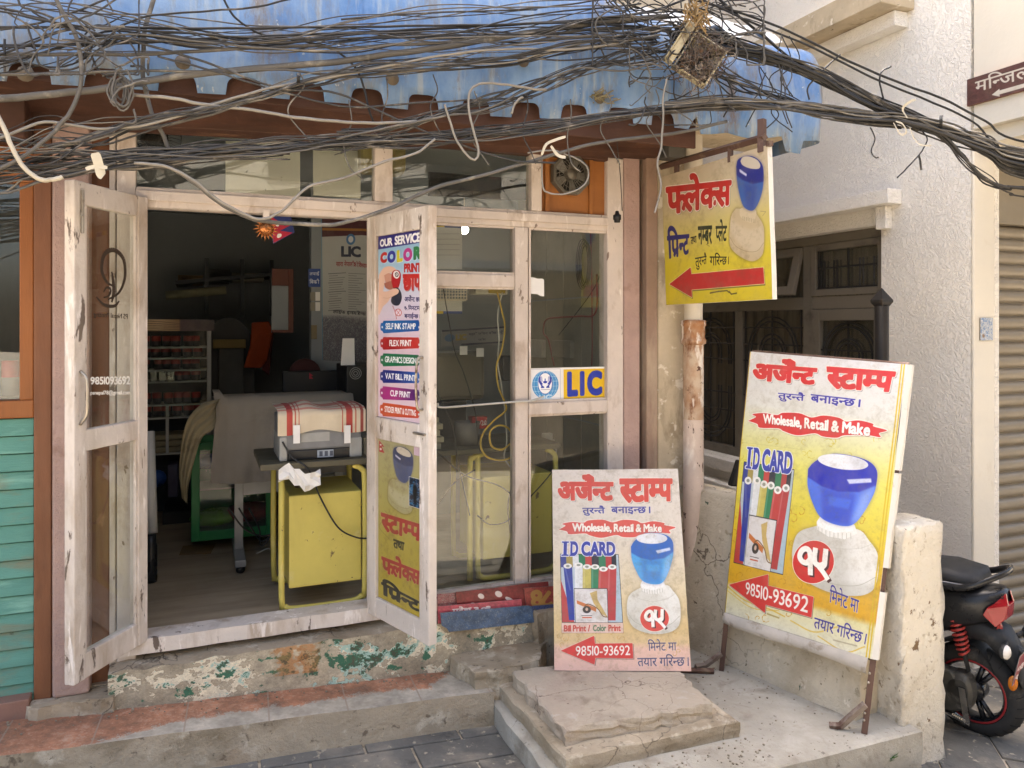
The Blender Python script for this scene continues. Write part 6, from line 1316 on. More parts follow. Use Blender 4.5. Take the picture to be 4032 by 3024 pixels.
for dx in (-.012, .012): mb.ball((sp_.x + dx, sp_.y - .014, sp_.z + .007), .0045)
mb.ball((sp_.x, sp_.y - .018, sp_.z - .002), .005, (.7, 1, 1.6)); mb.tube([(sp_.x - .012, sp_.y - .012, sp_.z - .013), (sp_.x, sp_.y - .015, sp_.z - .018), (sp_.x + .012, sp_.y - .012, sp_.z - .013)], .003, 6)
mb.build('features', SUN, sm_, smooth=True)
MB().box(sp_.x - .014, sp_.x + .014, -.075, -.036, sp_.z + .05, sp_.z + .085).build('hanger_block', WOOD, sm_, .003)
fp = Canvas(120, 120, bg='27346e'); fp.poly([(4, 4), (112, 60), (50, 60), (112, 116), (4, 116)], 'a5203a'); fp.ell(36, 38, 12, 10, 'd8d4d0'); fp.ell(40, 90, 13, 13, 'd8d4d0')
q = [PY(1075, 960, .25), PY(1160, 915, .25), PY(1145, 850, .25), PY(1062, 845, .25)]
panel('national_flag', q, .002, [ORA, imgmat('flag_print', fp.image('flag_art'), .8, (.5, 12, .01))], None, label='crimson and blue flag hanging behind the copper sun', cat='flag')
# lit bulb inside the window, seen near the ceiling
bu = thing('ceiling_bulb', 'lit white bulb glowing behind the small upper window pane', 'bulb', tuple(PY(1828, 905, 1.2))); c_ = PY(1828, 905, 1.2)
MB().ball(c_, .03).build('globe', flat('lit_globe', 'fff8ec', .3, emit=9), bu, smooth=True); MB().lathe([(.014, .025), (.014, .07), (.004, .07), (.004, 2.97 - c_.z)], c_, seg=10).build('holder', PVC, bu)
# wall calendar, basket and router just inside the glass
cl = thing('wall_calendar', 'white calendar with a yellow and blue strip behind the small pane', 'calendar', tuple(PY(1770, 980, .3)))
for k, (y0_, y1_) in enumerate(((875, 1060), (1180, 1235))):
    c3 = Canvas(120, 160, bg='c6c5c0'); c3.poly([(0, 0), (50, 0), (50, 16), (0, 16)] if k == 0 else [(0, 130), (45, 130), (45, 160), (0, 160)], 'cdb12c'); c3.poly([(50, 2), (120, 4), (120, 20), (50, 18)] if k == 0 else [(45, 132), (120, 132), (120, 160), (45, 160)], '2c4688')
    for j in range(5): c3.line([(10, 40 + j * 18), (110, 40 + j * 18)], 2, '8a8a90', .6)
    panel('sheet', [PY(1700, y1_, .3), PY(1820, y1_, .3), PY(1820, y0_, .3), PY(1700, y0_, .3)], .002, [BACK, imgmat('calendar_print', c3.image('calendar_art'), .6, None)], cl)
bk = thing('basket', 'pale plastic mesh basket behind the glass under the small pane', 'basket', tuple(PY(1770, 1140, .25))); mb = MB()
for i in range(13): x_ = XY(1700 + i * 11.5, .25); mb.tube([(x_, .25, PY(1700, 1130, .25).z), (x_, .25, PY(1700, 1180, .25).z)], .003, 4)
for j in range(5): z_ = PY(1770, 1130 + j * 12, .25).z; mb.tube([(XY(1700, .25), .25, z_), (XY(1840, .25), .25, z_)], .003 if j else .007, 4)
mb.build('mesh_side', PVC, bk); MB().box(XY(1700, .25), XY(1838, .25), .26, .45, PY(1770, 1184, .25).z, PY(1770, 1180, .25).z).build('bottom', PVC, bk)
ro = thing('router', 'cream router with blue and yellow cables behind the glass', 'router', tuple(PY(1930, 1150, .16))); a_, b_ = PY(1872, 1135, .16), PY(2000, 1160, .16)
MB().box(a_.x, b_.x, .16, .28, b_.z, a_.z).build('case', flat('cream_plastic', 'b9b4a2', .4), ro, .006); MB().box(XY(1925, .15), XY(1990, .15), .15, .16, b_.z + .006, a_.z - .004).build('port_strip', flat('yellow_ports', 'b0962c', .5), ro)
def cord(pts, Y, r_, m, lab, cat='cable', nm='cable'): return MB().tube(spline([PY(x, y, Y) for x, y in pts], 7), r_, 6).build(nm, m, None, smooth=True, label=lab, cat=cat)
YC = flat('yellow_cable', 'c9a63a', .4); WC = flat('white_cable', 'bdbab2', .5); RC = flat('red_wire', '8a3a34', .5)
cord([(1958, 1150), (1975, 1220), (1988, 1290), (1975, 1380), (1955, 1440), (1962, 1520), (1990, 1590), (1988, 1620), (1940, 1660), (1900, 1710), (1893, 1760), (1920, 1800), (1975, 1812), (2015, 1795), (2022, 1740), (2005, 1690), (1965, 1675), (1930, 1700), (1935, 1755), (1975, 1770), (2012, 1745)], .12, .0055, YC, 'thick yellow cable hanging in loops behind the window glass')
cord([(1978, 1152), (1960, 1240), (1965, 1330), (1960, 1430), (1975, 1520), (1990, 1640), (1995, 1740), (1985, 1800), (2010, 1840)], .13, .004, WC, 'thin white cable hanging beside the yellow cable loops')
cord([(1745, 1135), (1765, 1250), (1790, 1380), (1830, 1480), (1870, 1620), (1890, 1780)], .1, .003, BLACK, 'thin dark wire hanging behind the left part of the window')
for k, pts in enumerate(([(1720, 1540), (1780, 1680), (1810, 1850), (1850, 2030)], [(1722, 1780), (1830, 1870), (1960, 1910), (2030, 1960)], [(1720, 1990), (1790, 1900), (1870, 1850)], [(2025, 1880), (2000, 1990), (2010, 2100)], [(2085, 1960), (2140, 1900), (2180, 1850)], [(1880, 2030), (1930, 2065), (2000, 2050), (2028, 2000)])):
    cord(pts, .1 + .01 * k, .004, flat('dark_cord', '2f2d2a', .6), 'dark cord in the tangle hanging under the desk behind the glass')['group'] = 'dark cords under the window desk'
XR = 2.495
def cordx(pts, r_, m, lab): return MB().tube(spline([PX(x, y, XR - .01) for x, y in pts], 6), r_, 6).build('wire', m, None, smooth=True, label=lab, cat='wire')
cordx([(2350, 1080), (2345, 1230), (2280, 1245), (2200, 1250), (2150, 1260), (2140, 1310), (2160, 1340), (2182, 1440)], .006, RC, 'red wire clipped along the tiled inner wall'); cordx([(2325, 900), (2330, 1100), (2332, 1350), (2330, 1440)], .004, RC, 'red wire running straight down the tiled inner wall')
cordx([(2380, 900), (2370, 1040), (2330, 1150), (2200, 1320)], .003, BLACK, 'thin black wire slanting across the tiled inner wall')
mb = MB(); p = PX(2305, 1040, XR - .02); rr = random.Random(9)
for k in range(6): mb.tube([(p.x - .01 * k % .03, p.y + (.1 + .01 * k) * math.cos(t_) * .6, p.z + (.12 + .008 * k) * math.sin(t_)) for t_ in np.linspace(0, 6.283, 26)], .004, 5)
mb.build('cable_coil', BLACK, None, smooth=True, label='coil of black cable hung on the tiled inner wall', cat='cable')
for px0_, px1_, y0_, y1_, m, lab in ((2105, 2150, 1338, 1405, flat('white_switch', 'b5b3a8', .4), 'white switch box on the tiled inner wall'), (2190, 2262, 1342, 1405, flat('grey_socket', '8d887a', .5), 'grimy socket panel on the tiled inner wall')):
    a_, b_ = PX(px0_, y1_, XR), PX(px1_, y0_, XR); o_ = MB().box(XR - .035, XR - .001, min(a_.y, b_.y), max(a_.y, b_.y), a_.z, b_.z).build('switch_box', m, None, .004, label=lab, cat='switch')
# clutter on the window desk
zD = 1.327
for k in range(5): MB().box(1.2, 1.42 + .02 * (k % 2), .22 + .01 * k, .42, zD + k * .034, zD + k * .034 + .03).build('book', flat('book_paper', ['a8a08a', '9a927c', 'b0a890', 'a09880', '8d866f'][k], .8), None, .002, label='pale paperback lying in the stack behind the window glass', cat='book', group='stack of paperbacks on the window desk')
p = PY(1838, 1780, .3); MB().lathe([(.0, .002), (.058, .002), (.075, .13), (.07, .13), (.055, .01)], (p.x, .3, zD), seg=20).build('pot', mk('grey_pot', '6d6a66', .6, .15, 18), None, smooth=True, label='grey textured pot standing on the window desk', cat='pot')
cc = Canvas(160, 90, bg='a81c1e'); cc.text('RECYCLED', [(8, 52), (52, 50), (52, 62), (8, 64)], 'e8e0dc', .02); cc.line([(80, 60), (100, 30), (118, 40), (104, 62), (126, 58), (140, 30), (150, 44), (134, 62), (156, 56)], 6, 'ece6e2', 1, True)
a_, b_ = PY(1858, 1690, .33), PY(1918, 1640, .33); panel('drink_label', [(a_.x, .33, a_.z), (b_.x, .33, a_.z), (b_.x, .33, b_.z), (a_.x, .33, b_.z)], .06, [flat('red_can', '9c1c1e', .3), imgmat('red_can_print', cc.image('red_can_art'), .3, None)], None, label='red drink pack with white script above the grey pot', cat='drink pack')
CVR = mk('dusty_cover', '5f5a4c', .35, .15, 3, (), (.6, 8, .012)); a_, b_ = PY(1640, 1585, .55), PY(1912, 1382, .55)
mv = thing('covered_monitor', 'monitor under a dusty plastic cover behind the window glass', 'monitor', tuple(a_)); MB().box(a_.x, b_.x, .55, .75, a_.z, b_.z).build('plastic_cover', CVR, mv, .03); MB().box((a_.x + b_.x) / 2 - .1, (a_.x + b_.x) / 2 + .1, .58, .72, zD, a_.z).build('stand', BLACK, mv)
for px, py in ((1826, 1377), (1891, 1385)): p = PY(px, py, .54); MB().box(p.x - .025, p.x + .022, .538, .5395, p.z - .03, p.z + .022).build('paper_note', PAPER, None, label='small white paper note stuck on the covered monitor', cat='note', group='paper notes on the covered monitor')
p = PY(2160, 1730, .4); MB().box(p.x - .03, p.x + .03, .4, .44, p.z - .03, p.z + .035).build('power_adapter', flat('white_adapter', 'c9c7c0', .4), None, .006, label='white power adapter behind the lower right pane', cat='adapter')
cord([(2180, 1730), (2190, 1780), (2180, 1840), (2170, 1900)], .38, .004, WC, 'white lead hanging from the power adapter')
# banner on the right wall of the dark room, framed pictures seen through the transoms
for px0_, px1_, y0_, y1_, Y_ in ((888, 1182, 560, 760, .5), (1234, 1420, 540, 768, .5)):
    a_, b_ = PY(px0_, y1_, Y_), PY(px1_, y0_, Y_); MB().box(a_.x, b_.x, Y_, Y_ + .02, a_.z, b_.z).build('cream_board', mk('cream_board', 'e6e1d0', .7, .06, 3, [('8f8a70', 20, .68, .04)], None), None, .003, label='cream blank board behind the left transom glass, ' + ('wide one with a mark' if px0_ < 1000 else 'narrow one by the mullion'), cat='board')
ac = thing('air_box', 'yellowed plastic box behind the transom mullion', 'plastic box', tuple(PY(1560, 600, .3))); MB().box(XY(1425, .3), XY(1603, .3), .3, .45, PY(1560, 680, .3).z, PY(1560, 560, .3).z).build('case', flat('yellowed_plastic', '9a8a52', .5), ac, .03)
cs = Canvas(400, 200, bg='1d2733'); cs.vgrad([(0, '2f5f7f'), (.3, '24404f'), (.5, '151b22'), (1, '101318')]); rr = random.Random(6)
for k in range(30): x_ = 20 + k * 12; h_ = rr.uniform(10, 45); cs.poly([(x_, 90), (x_, 90 - h_), (x_ + 8, 90 - h_), (x_ + 8, 90)], '0f141a')
cs.poly([(230, 60), (280, 50), (290, 120), (240, 130)], '4a1a20', soft=6)
panel('city_picture', [PY(1690, 770, .9), PY(2080, 790, .9), PY(2080, 590, .9), PY(1690, 590, .9)], .02, [BLACK, imgmat('city_print', cs.image('city_art'), .4, None)], None, label='dark framed city skyline picture behind the second transom', cat='picture')
tf = thing('table_fan', 'round wire fan head behind the far left transom glass', 'fan', tuple(PY(600, 540, .25))); c_ = PY(598, 545, .25); mb = MB()
for k in range(40): t_ = 2 * math.pi * k / 40; mb.tube([(c_.x + .03 * math.cos(t_), .24, c_.z + .03 * math.sin(t_)), (c_.x + .09 * math.cos(t_), .2, c_.z + .09 * math.sin(t_)), (c_.x + .13 * math.cos(t_), .24, c_.z + .13 * math.sin(t_))], .0015, 4)
for r_ in (.07, .13): mb.tube([(c_.x + r_ * math.cos(t_), .22, c_.z + r_ * math.sin(t_)) for t_ in np.linspace(0, 6.283, 30)], .003, 4)
mb.build('wire_guard', BLACK, tf); MB().lathe([(0, .16), (.05, .16), (.06, .3), (0, .32)], (c_.x, .1, c_.z), (0, 1, 0), 16).build('motor', BLACK, tf, smooth=True)
# old number plates leaning at the foot of the window
def plate(pts, Y, col, lab, txt=None, tq=None, tc='e8dcd8', th=.003, chips=None, marks=()):
    X0_, Y0_ = min(p[0] for p in pts), min(p[1] for p in pts); X1_, Y1_ = max(p[0] for p in pts), max(p[1] for p in pts)
    cv = Canvas(300, int(300 * (Y1_ - Y0_) / (X1_ - X0_)) + 2, [(X0_, Y0_), (X1_, Y0_), (X1_, Y1_), (X0_, Y1_)], col); f = fbm(cv.H, cv.W, 50, len(lab)); f2 = fbm(cv.H, cv.W, 15, len(lab) + 1, 1.0); cv.a *= (1 + .08 * f)[..., None]
    if chips: cv.put(np.clip(f2 * 3 - 3.0 + (2.6 if chips[1] else 0), 0, .9), chips[0])
    if txt: cv.text(txt, tq, tc, .05)
    for mx, my, ra, rb in marks: cv.ell(mx, my, ra, rb, 'ddd0c8', rot=.5)
    nm = 'plate_art'; m_ = imgmat('plate_print', cv.image(nm), .4, (.1, 8, .003)); a3 = [PY(x, y, Y) for x, y in pts]; uv = [((x - X0_) / (X1_ - X0_), 1 - (y - Y0_) / (Y1_ - Y0_)) for x, y in pts]
    tilt = [Vector((p.x, Y + (p.z - .6) * .12, p.z)) for p in a3]; n = len(pts); b_ = [p + Vector((0, th, 0)) for p in tilt]
    MB().add(tilt + b_, [tuple(range(n)), tuple(range(2 * n - 1, n - 1, -1))] + [(i, i + n, (i + 1) % n + n, (i + 1) % n) for i in range(n)], {0: uv}).build('number_plate', [flat('plate_back', '8d8a84', .5), m_], None, label=lab, cat='number plate')
plate([(1722, 2340), (1830, 2332), (1835, 2390), (1722, 2390)], -.045, '8d3a40', 'scraped grey and red plate at the left of the pile', chips=('a8a49c', True))
plate([(1795, 2332), (1925, 2318), (2060, 2300), (2160, 2290), (2165, 2400), (1800, 2400)], -.055, '7d2f30', 'maroon plate with white painted marks, rearmost of the pile', marks=((1858, 2388, 14, 16), (1893, 2348, 12, 10), (1922, 2385, 16, 10), (1960, 2340, 14, 12), (2002, 2362, 20, 8)))
plate([(2063, 2316), (2180, 2308), (2182, 2390), (2070, 2395)], -.065, '9c4a42', 'reddish plate with tan figures beside the small stand', '8८', [(2085, 2325), (2175, 2318), (2175, 2385), (2090, 2390)], 'b58a4c')
plate([(1722, 2388), (1900, 2372), (2052, 2358), (2055, 2440), (1722, 2486)], -.075, 'b0505c', 'pink plate lettered with a place name in front of the maroon one', 'प्रदेश ३-०१', [(1778, 2390), (1928, 2376), (1928, 2408), (1780, 2418)], 'e6dada')
plate([(2085, 2385), (2182, 2376), (2185, 2445), (2088, 2452)], -.08, '2f3f6c', 'dark blue scuffed plate partly behind the small stand', chips=('7d8a9c', False))
plate([(1732, 2412), (2080, 2382), (2092, 2390), (2098, 2446), (1765, 2484), (1756, 2470), (1736, 2460)], -.095, '435a78', 'plain slate blue plate in front of the pile', chips=('77858f', False))
# white strap tying the leaf to the frame
cord([(1722, 1588), (1740, 1604), (1880, 1594), (2030, 1582), (2090, 1578), (2140, 1562)], -.02, .006, WC, 'white strap tied from the right door leaf to the window frame', 'strap', 'strap')

# more of the shop's stock in the dim back
def stock(nm, px0, py0, px1, py1, Y, th, m, lab, cat, bev=.006):
    a_, b_ = PY(px0, py1, Y), PY(px1, py0, Y); return MB().box(a_.x, b_.x, Y, Y + th, a_.z, b_.z).build(nm, m, None, bev, label=lab, cat=cat)
KRAFT = mk('kraft_board', '7d6747', .8, .15, 5, [('5f4d34', 5, .55, .15)], None); DKB = flat('dark_box', '33312f', .6); PALEB = mk('pale_board', '8f8a7d', .7, .1, 5, (), None)
stock('carton', 700, 1085, 800, 1118, 3.1, .25, KRAFT, 'brown carton lying on the dark wall shelf', 'carton'); stock('carton', 815, 1060, 905, 1112, 3.1, .25, DKB, 'dark carton standing on the dark wall shelf', 'carton'); stock('carton', 915, 1076, 1040, 1106, 3.1, .25, PALEB, 'pale flat box lying on the dark wall shelf', 'box')
stock('heat_press', 860, 1340, 960, 1560, 2.5, .3, flat('press_grey', '4a4a48', .6), 'grey upright heat press column beside the cup cabinet', 'machine'); stock('press_label', 838, 1336, 968, 1372, 2.48, .02, flat('yellow_strip', '8a743a', .6), 'dull yellow strip across the grey heat press', 'strip')
arch = [PY(835, 1560, 2.6)] + [PY(900 + 105 * math.cos(t_), 1400 + 150 * -math.sin(t_), 2.6) for t_ in np.linspace(math.pi * .95, 0, 12)] + [PY(1000, 1560, 2.6)]
MB().prism([tuple(p) for p in arch], (0, .05, 0)).build('press_hood', BLACK, None, label='black arched hood standing behind the heat press', cat='hood')
th_ = PY(592, 2090, .9); MB().lathe([(0, 0), (.034, 0), (.036, .02), (.036, .2), (.03, .215), (.03, .26), (0, .26)], (th_.x, .9, .58), seg=18).build('flask', mk('dark_steel', '2f3134', .3, .1, 8, (), None, .5), None, smooth=True, label='dark steel flask standing on the floor by the door', cat='flask')
MB().tube([PY(600, 2100, 1.2), PY(588, 1700, 1.35)], .03, 12).build('paper_tube', PAPER, None, smooth=True, label='white paper tube leaning in the corner by the door', cat='tube')
p = PY(615, 1885, 2.2); MB().ball(p, .07, (1, .6, .9)).build('blue_bundle', mk('blue_wrap', '244c94', .35, .2, 8, (), (.5, 20, .01)), None, smooth=True, label='round blue bundle on the low shelf at the back', cat='bundle')
stock('carton', 640, 2010, 760, 2085, 2.2, .3, DKB, 'dark carton on the floor under the cup cabinet', 'carton'); stock('carton', 660, 1830, 700, 1960, 2.3, .2, flat('lavender_box', '5a5468', .6), 'narrow lavender box on the low shelf at the back', 'box')
stock('paper_stack', 1430, 1720, 1470, 1800, .3, .2, PALEB, 'stack of papers at the right end of the printer desk', 'papers')
for k in range(3): cord([(900 + 40 * k, 2000), (960 + 30 * k, 2080), (1030, 2110 + 20 * k), (1075, 2100)], .9 + .1 * k, .005, BLACK, 'black cable drooping between the plotter and the yellow desk')['group'] = 'black cables by the plotter leg'
cord([(1010, 2180), (1060, 2160), (1080, 2200), (1040, 2230), (990, 2210)], 1.1, .004, WC, 'white cable lying coiled on the floor behind the desk')
MB().hexa([PZ(720, 2150, .581), PZ(850, 2140, .581), PZ(830, 2180, .581), PZ(705, 2185, .581)], [p + Vector((0, 0, .002)) for p in (PZ(720, 2150, .581), PZ(850, 2140, .581), PZ(830, 2180, .581), PZ(705, 2185, .581))]).build('cardboard_sheet', KRAFT, None, label='flat piece of brown card lying on the shop floor', cat='card')
for k, (x_, y_) in enumerate(((1235, 1090), (1240, 1180), (1310, 1520), (1340, 1525))): pass
for k in range(4): stock('pinned_note', 1222 + (k % 2) * 20, 1150 + (k // 2) * 40, 1240 + (k % 2) * 20, 1184 + (k // 2) * 40, yW - .002, .0015, PAPER if k % 2 else PALEB, 'small paper note pinned under the blue notice', 'note', 0)['group'] = 'notes pinned under the blue notice'
# posters and framed papers seen through the window glass on the inner wall
cv = Canvas(330, 150, bg='8f8f90'); cv.poly([(0, 0), (330, 0), (330, 16), (0, 16)], '2a2f4a'); cv.poly([(100, 134), (330, 134), (330, 150), (100, 150)], '2a2f4a'); cv.ell(40, 75, 26, 34, '4a6f98'); cv.text('LIC', [(72, 48), (128, 48), (128, 104), (72, 104)], 'a08a30', .06); cv.text('यहाँ जीवन बीमा गर्नु', [(140, 36), (322, 36), (322, 72), (140, 72)], '30304a', .02); cv.text('फोन', [(190, 92), (230, 92), (230, 118), (190, 118)], '30304a', .02)
panel('insurance_board', [PY(1740, 1365, 1.2), PY(1985, 1350, 1.2), PY(1985, 1285, 1.2), PY(1740, 1300, 1.2)], .004, [BACK, imgmat('board_print', cv.image('board_art'), .5, None)], None, label='dim LIC board on the inner wall above the covered monitor', cat='board')
stock('loudspeaker', 1980, 1400, 2015, 1500, .7, .12, BLACK, 'slim black computer case with red lights behind the window', 'computer')
# ---------------------------------------------------------------- overhead cables; control points in the 2212-wide view of the photo
KV = 4032 / 2212
CM = [mk('dusty_black_cable', '3b3937', .6, .3, 4, [('8a8276', 9, .56, .15)], None), mk('dusty_grey_cable', '5b5751', .65, .25, 4, [('928a7c', 9, .56, .15), ('4a4640', 6, .6, .1)], None),
      mk('pale_cable', '857f75', .6, .2, 5, [('6d665a', 9, .56, .15)], None), mk('black_cable', '232221', .5, .3, 4, [('55504a', 9, .6, .1)], None), mk('white_cable', 'b8ae9b', .6, .12, 5, [('857b69', 9, .6, .1)], None)]
def depthY(px, dy=0.0): return -.60 + dy - (max(0, px - 2750) / 1282) * .52
def vpt(x, y, dy=0.0): return PY(x * KV, y * KV, depthY(x * KV, dy))
cr = random.Random(77)
def cable(P, r, m, lab, group=None, dy=0.0, jit=0.0, nm='cable', seg=6, n=7, wob=.0008):
    P = list(P)                                            # runs that leave the picture go on along the street
    if P[0][0] < 0 and P[0][1] > 0 and abs(P[1][1] - P[0][1]) < P[1][0] - P[0][0]: k_ = (P[1][1] - P[0][1]) / max(40, P[1][0] - P[0][0]) * .6; P = [(P[0][0] - 900, P[0][1] - 900 * k_ * .5), (P[0][0] - 350, P[0][1] - 350 * k_)] + P
    if P[-1][0] > 2212: P = P + [(P[-1][0] + 500, P[-1][1] + 60 + cr.uniform(-15, 15)), (P[-1][0] + 1300, P[-1][1] + 40)]
    pts = []
    for i, p in enumerate(P):
        d = dy + (p[2] if len(p) > 2 else 0); pts.append(vpt(p[0] + cr.uniform(-jit, jit), p[1] + cr.uniform(-jit, jit), d))
    S = spline(pts, n); ph = cr.uniform(0, 9)
    S = [q + Vector((0, math.sin(i * .7 + ph) * wob * .6, (math.sin(i * .53 + ph) + math.sin(i * 1.31 + ph * 2)) * wob)) for i, q in enumerate(S)]
    return MB().tube(S, r, seg).build(nm, m, None, smooth=True, label=lab, cat='cable', group=group)
D, G, Pl, K, Wt = CM
# -- single cables one can pick out
cable([(-30, 216), (100, 204), (215, 193), (330, 173), (440, 158), (560, 148), (737, 132), (850, 116), (987, 97), (1127, 73), (1237, 56), (1337, 44), (1440, 36)], .0135, G, 'thickest dusty grey conduit crossing the whole awning from the left', nm='conduit', seg=10)
cable([(338, -20), (322, 30), (312, 70), (310, 110), (308, 140), (310, 175), (320, 217), (330, 250), (353, 293), (367, 335)], .0085, G, 'thick dark cable hanging steeply down across the left end of the awning', dy=.03)
cable([(112, -20), (140, 35), (163, 75), (172, 110), (176, 150), (172, 195), (150, 245), (130, 268), (112, 290), (75, 320), (40, 345), (-20, 372)], .0075, G, 'brownish thick cable curving down to the left past the pink pillar', dy=-.05)
cable([(-160, 60), (-60, 160), (5, 270), (22, 310), (40, 345), (62, 372), (90, 388), (115, 388), (135, 382)], .008, Wt, 'cream white cable looping down at the far left', dy=-.08)
cable([(210, 330), (293, 353), (367, 363), (417, 393), (467, 433), (520, 463), (567, 477), (667, 485), (737, 482), (837, 452), (937, 407), (1037, 380), (1154, 347), (1270, 313), (1380, 297), (1480, 284), (1570, 262)], .0085, G, 'thick grey cable drooping deepest in front of the door lintel', dy=-.02, seg=8)
cable([(290, 352), (360, 360), (415, 388), (466, 428), (518, 458), (566, 473), (610, 455), (665, 405), (740, 385), (830, 350), (900, 330), (940, 300)], .0055, Pl, 'paler cable tied along the drooping thick cable and rising to a loop', dy=-.05)
cable([(477, -15), (500, 28), (530, 55), (570, 75), (640, 87), (700, 98), (737, 117), (768, 147), (785, 185), (795, 230), (806, 262)], .0045, K, 'thin dark cable falling diagonally across the middle of the awning')
cable([(960, 225), (972, 262), (985, 300), (1003, 328), (1022, 345), (1032, 338), (1033, 320), (1025, 290), (1015, 250), (1012, 215), (1020, 190), (1045, 180), (1090, 182), (1150, 192), (1180, 193)], .0055, Pl, 'pale cable hanging in a narrow loop below the scalloped edge', dy=-.06)
cable([(1105, 245), (1112, 225), (1122, 213), (1130, 210)], .005, Pl, 'short pale cut cable end sticking down under the scallops', dy=-.06)
cable([(1440, 170), (1432, 215), (1433, 250), (1430, 290), (1428, 320), (1420, 355), (1428, 400), (1420, 440), (1414, 460)], .005, Pl, 'pale cable hanging loose down beside the yellow hanging board', dy=-.1)
cable([(1332, 300), (1340, 380), (1344, 455)], .0025, D, 'thin cord holding the black bulb socket at the window corner', dy=.45)
p = PY(1333 * KV, 467 * KV, -.14); MB().lathe([(0, .03), (.009, .028), (.013, .01), (.022, .006), (.022, -.018), (.017, -.022), (.016, -.034), (0, -.034)], p, seg=16).build('bulb_socket', K, None, smooth=True, label='black empty bulb socket hanging by the upper right window corner', cat='socket')
cable([(1170, 345), (1172, 400), (1182, 415), (1215, 420), (1255, 405), (1270, 385), (1268, 362), (1250, 345), (1225, 335), (1195, 325), (1140, 330)], .004, Pl, 'thin cable hanging in a round loop over the exhaust fan', dy=-.02)
cable([(-10, 418), (30, 412), (80, 395), (160, 375), (250, 352)], .005, G, 'cable sagging lowest at the left edge over the brown window', dy=-.04)
for k, (P_, r_, m_, lab) in enumerate((
    ([(-10, 118), (170, 117), (280, 118), (400, 112), (600, 101), (690, 99), (737, 106), (847, 97), (950, 92), (1070, 80), (1204, 72), (1330, 60), (1470, 70)], .007, G, 'long grey cable running level just above the thick conduit'),
    ([(-10, 98), (130, 97), (300, 91), (480, 82), (600, 77), (737, 72), (920, 63), (1100, 53), (1300, 40), (1420, 20), (1500, -10)], .006, K, 'black cable rising evenly from left to the knot at upper right'),
    ([(-10, 60), (170, 58), (330, 60), (520, 61), (737, 58), (900, 56), (1075, 53), (1250, 50), (1450, 62)], .005, K, 'black cable running almost level across the middle of the awning'),
    ([(-10, 15), (60, 33), (150, 57), (220, 75), (290, 90), (400, 120), (500, 155), (560, 178), (620, 193), (680, 196), (737, 204), (840, 250), (960, 300), (1100, 345), (1200, 352)], .0045, D, 'dark cable slanting down right from the top left corner'),
    ([(260, 56), (330, 33), (450, 24), (550, 15), (640, -5)], .004, K, 'short black cable rising to the top edge left of centre'),
    ([(737, 42), (850, 32), (1000, 25), (1127, 20), (1220, 10), (1330, -5)], .004, D, 'dark cable close under the top edge right of centre'),
    ([(-10, 162), (150, 157), (300, 153), (480, 155), (600, 150), (737, 160), (900, 130), (1050, 105), (1200, 85), (1400, 75)], .005, G, 'grey cable crossing the tops of the scallops at left'),
    ([(0, 65), (80, 50), (150, 30), (235, -5)], .004, D, 'short dark cable rising steeply at the upper left corner'),
    ([(340, 122), (450, 150), (560, 185), (615, 200), (700, 222), (780, 232), (900, 222), (1050, 215), (1150, 212)], .004, D, 'thin dark cable dipping below the scallops near the middle'),
    ([(290, 205), (370, 212), (440, 225), (560, 240), (650, 255), (740, 263), (830, 266), (900, 262)], .0065, Pl, 'pale thick cable lying along the brown boards under the scallops'),
    ([(1770, 165), (1700, 120), (1640, 70), (1590, 30), (1545, -10)], .007, K, 'black cable going up from the right bundle to the top edge'),
    ([(1470, -8), (1600, 28), (1720, 75), (1850, 140), (1960, 185), (2040, 215), (2130, 262), (2230, 310)], .006, K, 'upper of two separate black cables crossing the white wall'),
    ([(1500, -8), (1640, 55), (1760, 105), (1900, 175), (2000, 215), (2100, 262), (2230, 345)], .0055, K, 'lower of two separate black cables crossing the white wall'),
    ([(1880, 275), (1890, 300), (1882, 325), (1890, 340), (1898, 340)], .0035, D, 'short cable tail hanging curled in front of the white wall'),
    ([(1990, 280), (2003, 300), (1995, 320), (1985, 335), (1962, 360), (1938, 384)], .0035, K, 'long thin cable tail trailing down in front of the white wall'),
    ([(1985, 335), (1988, 350), (1990, 368)], .005, D, 'frayed short cable stub hanging in front of the white wall'),
    ([(1815, 118), (1790, 140), (1765, 165), (1745, 190), (1748, 215)], .0045, D, 'stiff cut cable end poking out by the blue rounded corner'),
    ([(1925, 143), (1905, 155), (1900, 175), (1905, 200), (1915, 235)], .0045, K, 'stiff black cable end sticking up over the right bundle'))):
    cable(P_, r_, m_, lab, dy=-.01 * (k % 5))
# -- bundles: every cable its own object, members share what can be said of them
def bundle(n, path, sp, r0, r1, mats, lab, group, dy=(-.05, .04), wander=.5, trim=.15):
    for k in range(n):
        ph, o = cr.uniform(0, 6.28), cr.uniform(-1, 1); a_ = int(cr.random() < trim); b_ = len(path) - int(cr.random() < trim)
        P_ = []
        for i in range(a_, b_):
            x, y = path[i][:2]; s_ = (sp[i] if isinstance(sp, (list, tuple)) else sp) * (1.45 if x < 1420 else 1.1)
            P_.append((x + cr.uniform(-8, 8), y + s_ * (o * (1 - wander) + wander * math.sin(ph + i * 1.7) + cr.uniform(-.25, .25))))
        if len(P_) > 2: cable(P_, cr.uniform(r0, r1) * (.8 if cr.random() < .8 else 1.3), cr.choice(mats), lab, group, dy=cr.uniform(*dy), wob=.0011)
bundle(6, [(-20, 20), (150, 30), (350, 62), (560, 85), (760, 60), (960, 40), (1160, 25), (1380, 10)], [22, 20, 24, 20, 24, 22, 18, 12], .0022, .0042, [K, D, D, G], 'thin black cable among the topmost ones crossing the blue awning', 'topmost cables across the awning')
